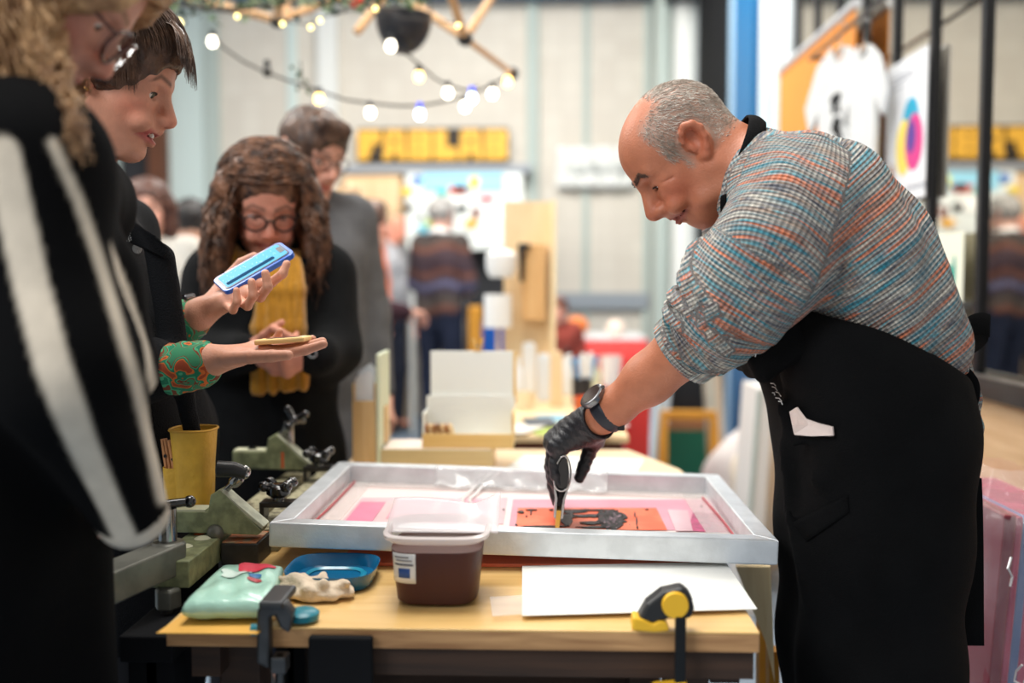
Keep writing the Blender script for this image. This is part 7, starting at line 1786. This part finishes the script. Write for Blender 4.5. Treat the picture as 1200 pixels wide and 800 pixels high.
raw_mesh('cardigan', Vc, Qc, mat_vc('cardigan_knit', .95, .08, 40, .35, 260, spec=.1), p1, col, base=B1)
s3 = SDF(); leg_ops(s3, J1, .02); s3.warp(wrinkle(.003,30,6)); dress('trousers', s3, .014, mat('black_trousers',(24,25,29)), p1, B1)
for n_ in 'LR': shoe(J1, n_, p1, B1, SH_, f1)
HL = hair_mat('blond_hair', (128,88,56), (206,164,118), .42)
SH = SDF(); hair_cap(SH, H1, .030, front=.03, face_cut=True); H_ = H1
for s in (1,-1): SH.chain([H_.p(-.02,s*.075,.08), H_.p(-.01,s*.098,.0), H_.p(-.02,s*.10,-.08), H_.p(-.02,s*.085,-.17)], [.04,.042,.045,.03], .03)
SH.chain([H_.p(-.08,0,.03), H_.p(-.10,0,-.08), H_.p(-.09,0,-.18)], [.07,.07,.05], .03); SH.warp(wrinkle(.003, 60, 3)); dress('hair', SH, .007, HL, p1, B1)
def curly(H, n, seed, r0, m, root, base, x0=-.1, x1=.03, low=-.22, amp=.010, side=(-1,1), R=(.105,.095,.115), zc=.035, spread=.035, freq=(35,55), name='hair_curls', face=.35):
    r = np.random.default_rng(seed); P_ = []
    for i in range(n):
        a = r.uniform(face*math.pi, (2-face)*math.pi); el_ = r.uniform(.05,1.35); d = V([math.cos(a)*math.cos(el_), math.sin(a)*math.cos(el_), math.sin(el_)])
        s = V([-.004,0,.042])+d*V([.101,.079,.086])*1.08; zl = r.uniform(low, low+.09); K = 30; ph = r.uniform(0,6.28); fq = r.uniform(*freq); am = amp*r.uniform(.5,1.2); out = []
        aa = a; hr_ = R[0]+r.uniform(-.01,spread)
        for k_ in range(K):
            t = k_/(K-1)
            if t < .35: u = t/.35; el2 = el_*(1-u); rad = 1.08+.22*u; q_ = V([math.cos(aa)*math.cos(el2)*.101*rad, math.sin(aa)*math.cos(el2)*.085*rad, .042+math.sin(el2)*.086*rad-.02*u])
            else:
                u = (t-.35)/.65; e_ = V([math.cos(aa)*.101*1.30, math.sin(aa)*.085*1.30, .022]); g_ = V([math.cos(aa)*hr_*.95, math.sin(aa)*hr_, zl]); q_ = e_*(1-u)+g_*u; q_[2] = .022+(zl-.022)*u; q_ = q_+V([math.cos(aa),math.sin(aa),0])*.02*math.sin(math.pi*u)
            w_ = am*min(1,t*3); q_ = q_+V([math.cos(aa+1.57)*w_*math.sin(fq*t+ph), math.sin(aa+1.57)*w_*math.sin(fq*t+ph), 0])+V([math.cos(aa),math.sin(aa),0])*w_*math.cos(fq*t+ph)
            out.append(H.O+H.sc*(q_[0]*unit(H.f*V([1,1,.0])) + q_[1]*H.l + q_[2]*V([0,0,1.])) if t > .35 else H.p(*q_))
        # blend the switch between head frame and gravity
        out = np.array(out); j = int(.35*(K-1))+1; dlt = out[j]-(2*out[j-1]-out[j-2]); 
        for k_ in range(j, K): out[k_] = out[k_]-dlt*max(0,1-(k_-j)/8.)
        P_.append(out)
    P_ = np.array(P_); P_ = np.concatenate([P_[:,:1], (P_[:,:-2]+P_[:,1:-1]*2+P_[:,2:])/4, P_[:,-1:]],1)
    v_, q_ = tubes_np(P_, r.uniform(.6,1.3,n)*r0, .0004, 4); return raw_mesh(name, v_, q_, m, root, base=base)
curly(H1, 800, 3, .0017, HL, p1, B1, low=-.24, amp=.012, face=.42, spread=.018)

def gen3(r):
    s = 1 if r.random() < .5 else -1; th0 = r.uniform(.42,2.8); th1 = th0+(.10 if th0 > 1.2 else .22)*r.uniform(.3,1.4); p0_ = r.uniform(-.05,.25); p1_ = r.uniform(1.15,1.5); ph_ = r.uniform(0,6.3); off = r.uniform(.010,.022); out = []
    for i in range(18):
        t = i/17; th = th0*(1-t)+th1*t + .055*t*math.sin(13*t+ph_); ph = s*(p0_*(1-t)+p1_*t); out.append(ell_pt(th, ph, off+.006*math.sin(13*t+ph_+1.5)*t+.012*t))
    return out
head_strands(H1, 900, 78, lambda r: [q+unit(q-V([0,0,.04]))*.016 for q in gen3(r)], .0013, HL, p1, B1, 'crown_hair')
# a loose lock of curls falling in front of her shoulder
r_ = np.random.default_rng(44); Pl = []
for i in range(240):
    a = W(r_.uniform(-15,62), r_.uniform(-30,45), 1.075+r_.uniform(-.02,.03)); b = W(r_.uniform(62,104), r_.uniform(140,196), .99+r_.uniform(-.02,.04)); c = W(r_.uniform(55,88), r_.uniform(70,110), 1.045+r_.uniform(-.03,.03)); ph = r_.uniform(0,6.3); fq = r_.uniform(22,34); am = r_.uniform(.004,.009)
    pts = [ (1-t)**2*a+2*t*(1-t)*c+t*t*b + am*V([math.sin(fq*t+ph),math.cos(fq*t+ph)*.8,.25*math.sin(fq*t)]) for t in np.linspace(0,1,26)]; Pl.append(pts)
v_, q_ = tubes_np(np.array(Pl), .0013, .0003, 4); raw_mesh('hair_lock', v_, q_, HL, p1, base=B1)

# ============================================================ woman with the mustard scarf
B3 = V([W(312,500,2.40)[0], 2.40, 0.]); H3 = Head(W(312,236,2.36), head_dir(-70, 30), sc=1.0)
p3 = thing('person', 'woman with long curly brown hair round glasses black coat and mustard scarf', 'person', B3)
f3 = V([math.cos(math.radians(-72)),math.sin(math.radians(-72)),0]); l3 = V([-f3[1],f3[0],0]); neck3 = W(314,292,2.42); che3 = W(314,375,2.42); hip3 = V([B3[0],2.42,.80])
J3 = dict(sc=.98, f=f3, l=l3, pelvis=hip3, belly=(hip3+che3)/2, chest=che3, neck=neck3, Ls=W(384,322,2.42), Rs=W(246,326,2.42), Le=W(388,412,2.36), Re=W(232,416,2.36), Lw=W(372,416,2.20), Rw=W(290,414,2.20))
for n_, s in (('L',1),('R',-1)): J3[n_+'h'] = hip3+l3*s*.085-V([0,0,.03]); J3[n_+'k'] = hip3+l3*s*.09-V([-.01,0,.38]); J3[n_+'a'] = hip3+l3*s*.10-V([0,0,.72])
S_ = SDF(); torso_ops(S_, J3, -.02); leg_ops(S_, J3, -.008)
for n_ in 'LR': S_.cone(J3[n_+'a'], V(J3[n_+'a'])+f3*.12-V([0,0,.045]), .035, .03); sleeve_ops(S_, J3[n_+'s'], J3[n_+'e'], J3[n_+'w'], .045, .038, .025, .02)
auto_hand(S_, J3['Lw'], unit(W(338,424,2.16)-V(J3['Lw'])), V([0,-.5,.9]), V([0,.6,.3]), (45,55,35), sc=.92); auto_hand(S_, J3['Rw'], unit(W(325,420,2.16)-V(J3['Rw'])), V([0,-.5,.9]), V([0,.6,.3]), (35,50,35), sc=.92)
head_sdf(S_, H3, neck=neck3, neck_r=.050, eo=.0032, ez=-.001, smile=.15, old=0)
Vt, Q_ = S_.mesh(.0085); a1_ = np.abs(Vt-H3.O).max(1) < .115; hc_ = W(332,404,2.18); a2_ = np.abs(Vt-hc_).max(1) < .10; v_, q_ = S_.mesh(.0034, H3.O-.128, H3.O+.128); v4, q4 = S_.mesh(.0034, hc_-.108, hc_+.108)
Vt, Q_ = join_np([(Vt, Q_[~(a1_[Q_].all(1)|a2_[Q_].all(1))]), (v_,q_), (v4,q4)])
raw_mesh('body', Vt, Q_, SKIN, p3, skin_paint(H3, Vt, (206,140,116), lips=(160,84,76), brow=(70,48,38), cheeks=.5), None, B3); eyes(H3, p3, B3, look=(.8,0,-.7))
spectacles(H3, p3, B3, mat('black_frame',(24,22,22),.3), r=.0215, z=.0, thick=.0026, far=.116)
MB().tube([H3.p(-.002,.084,-.03)-B3, H3.p(-.002,.086,-.045)-B3],.003,6).build('earring', M_STEEL, p3, smooth=True)
s2 = SDF(); torso_ops(s2, J3, .010); s2.cone(neck3-V([0,0,.05]), neck3-V([0,0,.015]), .08, .065, .03); sleeve_ops(s2, J3['Rs'], J3['Re'], J3['Rw'], .068, .060, .045, .05); sleeve_ops(s2, J3['Ls'], J3['Le'], J3['Lw'], .068, .062, .047, .05)
for s in (1,-1): s2.cone(hip3+s*l3*.06, hip3+s*l3*.08-V([0,0,.35]), .125, .135, .05)
s2.warp(wrinkle(.004, 26, 23)); CT = mat('black_wool_coat',(16,17,18),.95,var=.2,vs=20,bump=.4,bs=260); dress('coat', s2, .0085, CT, p3, B3)
s3 = SDF(); leg_ops(s3, J3, .016); dress('trousers', s3, .014, mat('black_trousers',(24,25,29)), p3, B3)
for n_ in 'LR': shoe(J3, n_, p3, B3, SH_, f3)
MU = mat('mustard_wool', (184,128,32), .95, var=.15, vs=30, bump=.6, bs=90, sheen=.3, stretch=(4,4,.6))
sc_ = SDF()
for k_, (rz, dz) in enumerate(((.082,0),(.090,-.022),(.084,-.045))):
    pts = [neck3+V([0,-.012,-.012+dz])+rz*(math.cos(a)*f3*1.05+math.sin(a)*l3)+V([0,0,-.022*math.cos(a)+.006*math.sin(3*a+k_)]) for a in np.linspace(0,2*math.pi,25)]; sc_.chain(pts, [.021]*25, .012)
for k_, (x_, dx) in enumerate(((310,-2),(322,0),(334,2),(346,4))):
    pts = [W(x_-6+dx,305,2.29), W(x_+dx,340,2.27), W(x_-2+dx*1.5,385,2.26), W(x_+dx*2.0,425,2.25), W(x_-2+dx*2.6,456-2*k_,2.255)]; sc_.chain(pts, [.017,.019,.019,.020,.018], .010)
sc_.warp(lambda X,Y,Z: .0022*np.sin(260*X+9*Z)+.001*np.sin(60*Z)+0*Y); dress('scarf', sc_, .005, MU, p3, B3)
HC = hair_mat('curly_brown_hair', (50,32,24), (134,92,66), .36)
SH = SDF(); hair_cap(SH, H3, .011, front=.040); H_ = H3; zz3 = V([0,0,1.])
for s in (1,-1): SH.chain([H_.p(.03,s*.055,.105), H_.p(.02,s*.088,.04), H3.O+s*l3*.100-zz3*.04, H3.O+s*l3*.115-zz3*.12, H3.O+s*l3*.105-zz3*.18], [.024,.032,.036,.036,.020], .03)
SH.chain([H_.p(-.06,0,.04), H3.O-f3*.09-zz3*.06, H3.O-f3*.07-zz3*.16], [.07,.07,.05], .03); SH.warp(wrinkle(.0025, 80, 3)); dress('hair', SH, .006, HC, p3, B3)
curly(H3, 950, 13, .0019, HC, p3, B3, low=-.26, amp=.011, spread=.045, face=.27)
head_strands(H3, 1100, 77, gen3, .0013, HC, p3, B3, 'crown_hair')
MB().tube([W(366,414,2.15)-B3+.009*V([math.cos(a),0,math.sin(a)]) for a in np.linspace(0,6.28,17)], .0022, 6).build('ring', M_STEEL, p3, smooth=True)

# ============================================================ people farther back
def pscale(Y): return Y/F
def person_at(px, py_head, Y, yaw, label, top, hair, trousers, **k):
    P_ = W(px, py_head, Y); hk = dict(h=(P_[2]+.09)/.94, head_yaw=k.pop('head_yaw',0), head_pitch=k.pop('head_pitch',0), arms=k.pop('arms','down'), lean=k.pop('lean',0))
    J = stand(P_[0], Y, yaw, **hk); sh_ = P_-J['H'].O; 
    for q in J:
        if isinstance(J[q], np.ndarray) and q not in ('f','l'): J[q] = J[q]+V([sh_[0],0,0])
    J['H'].O = J['H'].O+V([sh_[0],0,0]); return plain_person(J, label, top, hair, trousers, **k)
DB = ((44,30,24),(92,66,50)); GY = ((120,118,116),(176,172,166)); BKH = ((22,20,20),(48,42,40)); OR_ = ((140,76,44),(190,120,76)); LB = ((150,120,90),(206,178,140))
person_at(368, 190, 2.95, -50, 'tall dark haired person in grey coat standing behind the woman with the scarf', (100,100,102), DB, (36,40,52), coat_long=.45, head_pitch=22, head_yaw=10, glasses=True, collar=(30,32,38), skin=(200,146,124))
person_at(176, 252, 4.1, -70, 'smiling woman with straight brown hair in white top farther back at left', (226,222,212), ((64,38,30),(110,72,58)), (50,54,66), hair_style='long', smile=1, skin=(228,172,150), head_pitch=5)
person_at(222, 268, 4.9, 100, 'black haired person seen from behind in pale top between the two women', (206,204,196), BKH, (40,44,52))
pp_ = person_at(517, 256, 7.3, 62, 'grey haired man in dark striped sweater and white collar seen from behind', (60,44,50), GY, (34,40,58), arms='front', collar=(232,232,230), stripes=[(62,46,52),(58,44,50),(96,60,48),(70,58,54),(62,56,52),(58,48,60),(84,84,110),(62,46,52),(92,56,46),(56,42,50)], hair_style='short', skin=(214,168,150))
person_at(460, 268, 8.0, -30, 'bald man with pink face facing the man in the striped sweater', (186,186,190), LB, (52,56,70), hair_style='bald', skin=(232,158,132), head_pitch=10)
person_at(431, 268, 5.2, 20, 'person in dark maroon coat beside the grey coat', (62,40,48), ((70,48,40),(110,80,64)), (40,50,80), arms='front', skin=(224,168,146))
person_at(407, 243, 6.6, -60, 'fair haired person in orange top far behind the grey coat', (214,112,72), LB, (46,50,62), skin=(232,176,150))
person_at(655, 372, 6.4, -90, 'small dark haired child far behind the plywood stand', (150,70,60), ((96,50,36),(130,80,60)), (60,60,70), skin=(220,160,140))

person_at(74, 200, 2.25, 8, 'person in glasses mostly hidden behind the smiling person in the black jacket', (40,60,70), DB, (30,32,40), glasses=True, head_pitch=25, skin=(214,158,136))
# ============================================================ light
w = bpy.data.worlds.new('world'); S.world = w; w.use_nodes = True
w.node_tree.nodes['Background'].inputs['Color'].default_value = (1.0,.985,.96,1); w.node_tree.nodes['Background'].inputs['Strength'].default_value = .44
def area(name, loc, tgt, size, e, col=(1,.97,.92), sy=None):
    l = bpy.data.lights.new(name, 'AREA'); l.shape = 'RECTANGLE'; l.size = size; l.size_y = sy or size; l.energy = e; l.color = col
    o = bpy.data.objects.new(name, l); COL.objects.link(o); o.location = loc
    o.rotation_euler = (Vector(tgt)-Vector(loc)).to_track_quat('-Z','Y').to_euler(); return o
area('hall_lamp', (-.4,1.9,4.0), (-.2,1.9,0), 1.4, 92)
area('hall_lamp', (-.3,6.0,4.05), (-.3,7.2,0), 2.2, 255)
area('hall_lamp', (-3.4,4.0,4.0), (-2.2,3.6,0), 1.6, 110)
area('skylight', (-2.6,-1.2,3.6), (.1,1.8,.9), 1.8, 118, (.95,.98,1))
S.view_settings.view_transform = 'Standard'; S.view_settings.look = 'None'; S.view_settings.exposure = 0.22; S.view_settings.gamma = 1; S.view_settings.use_curve_mapping = False
S.cycles.max_bounces = 8; S.cycles.transparent_max_bounces = 12
try: S.cycles.use_denoising = True
except Exception: pass
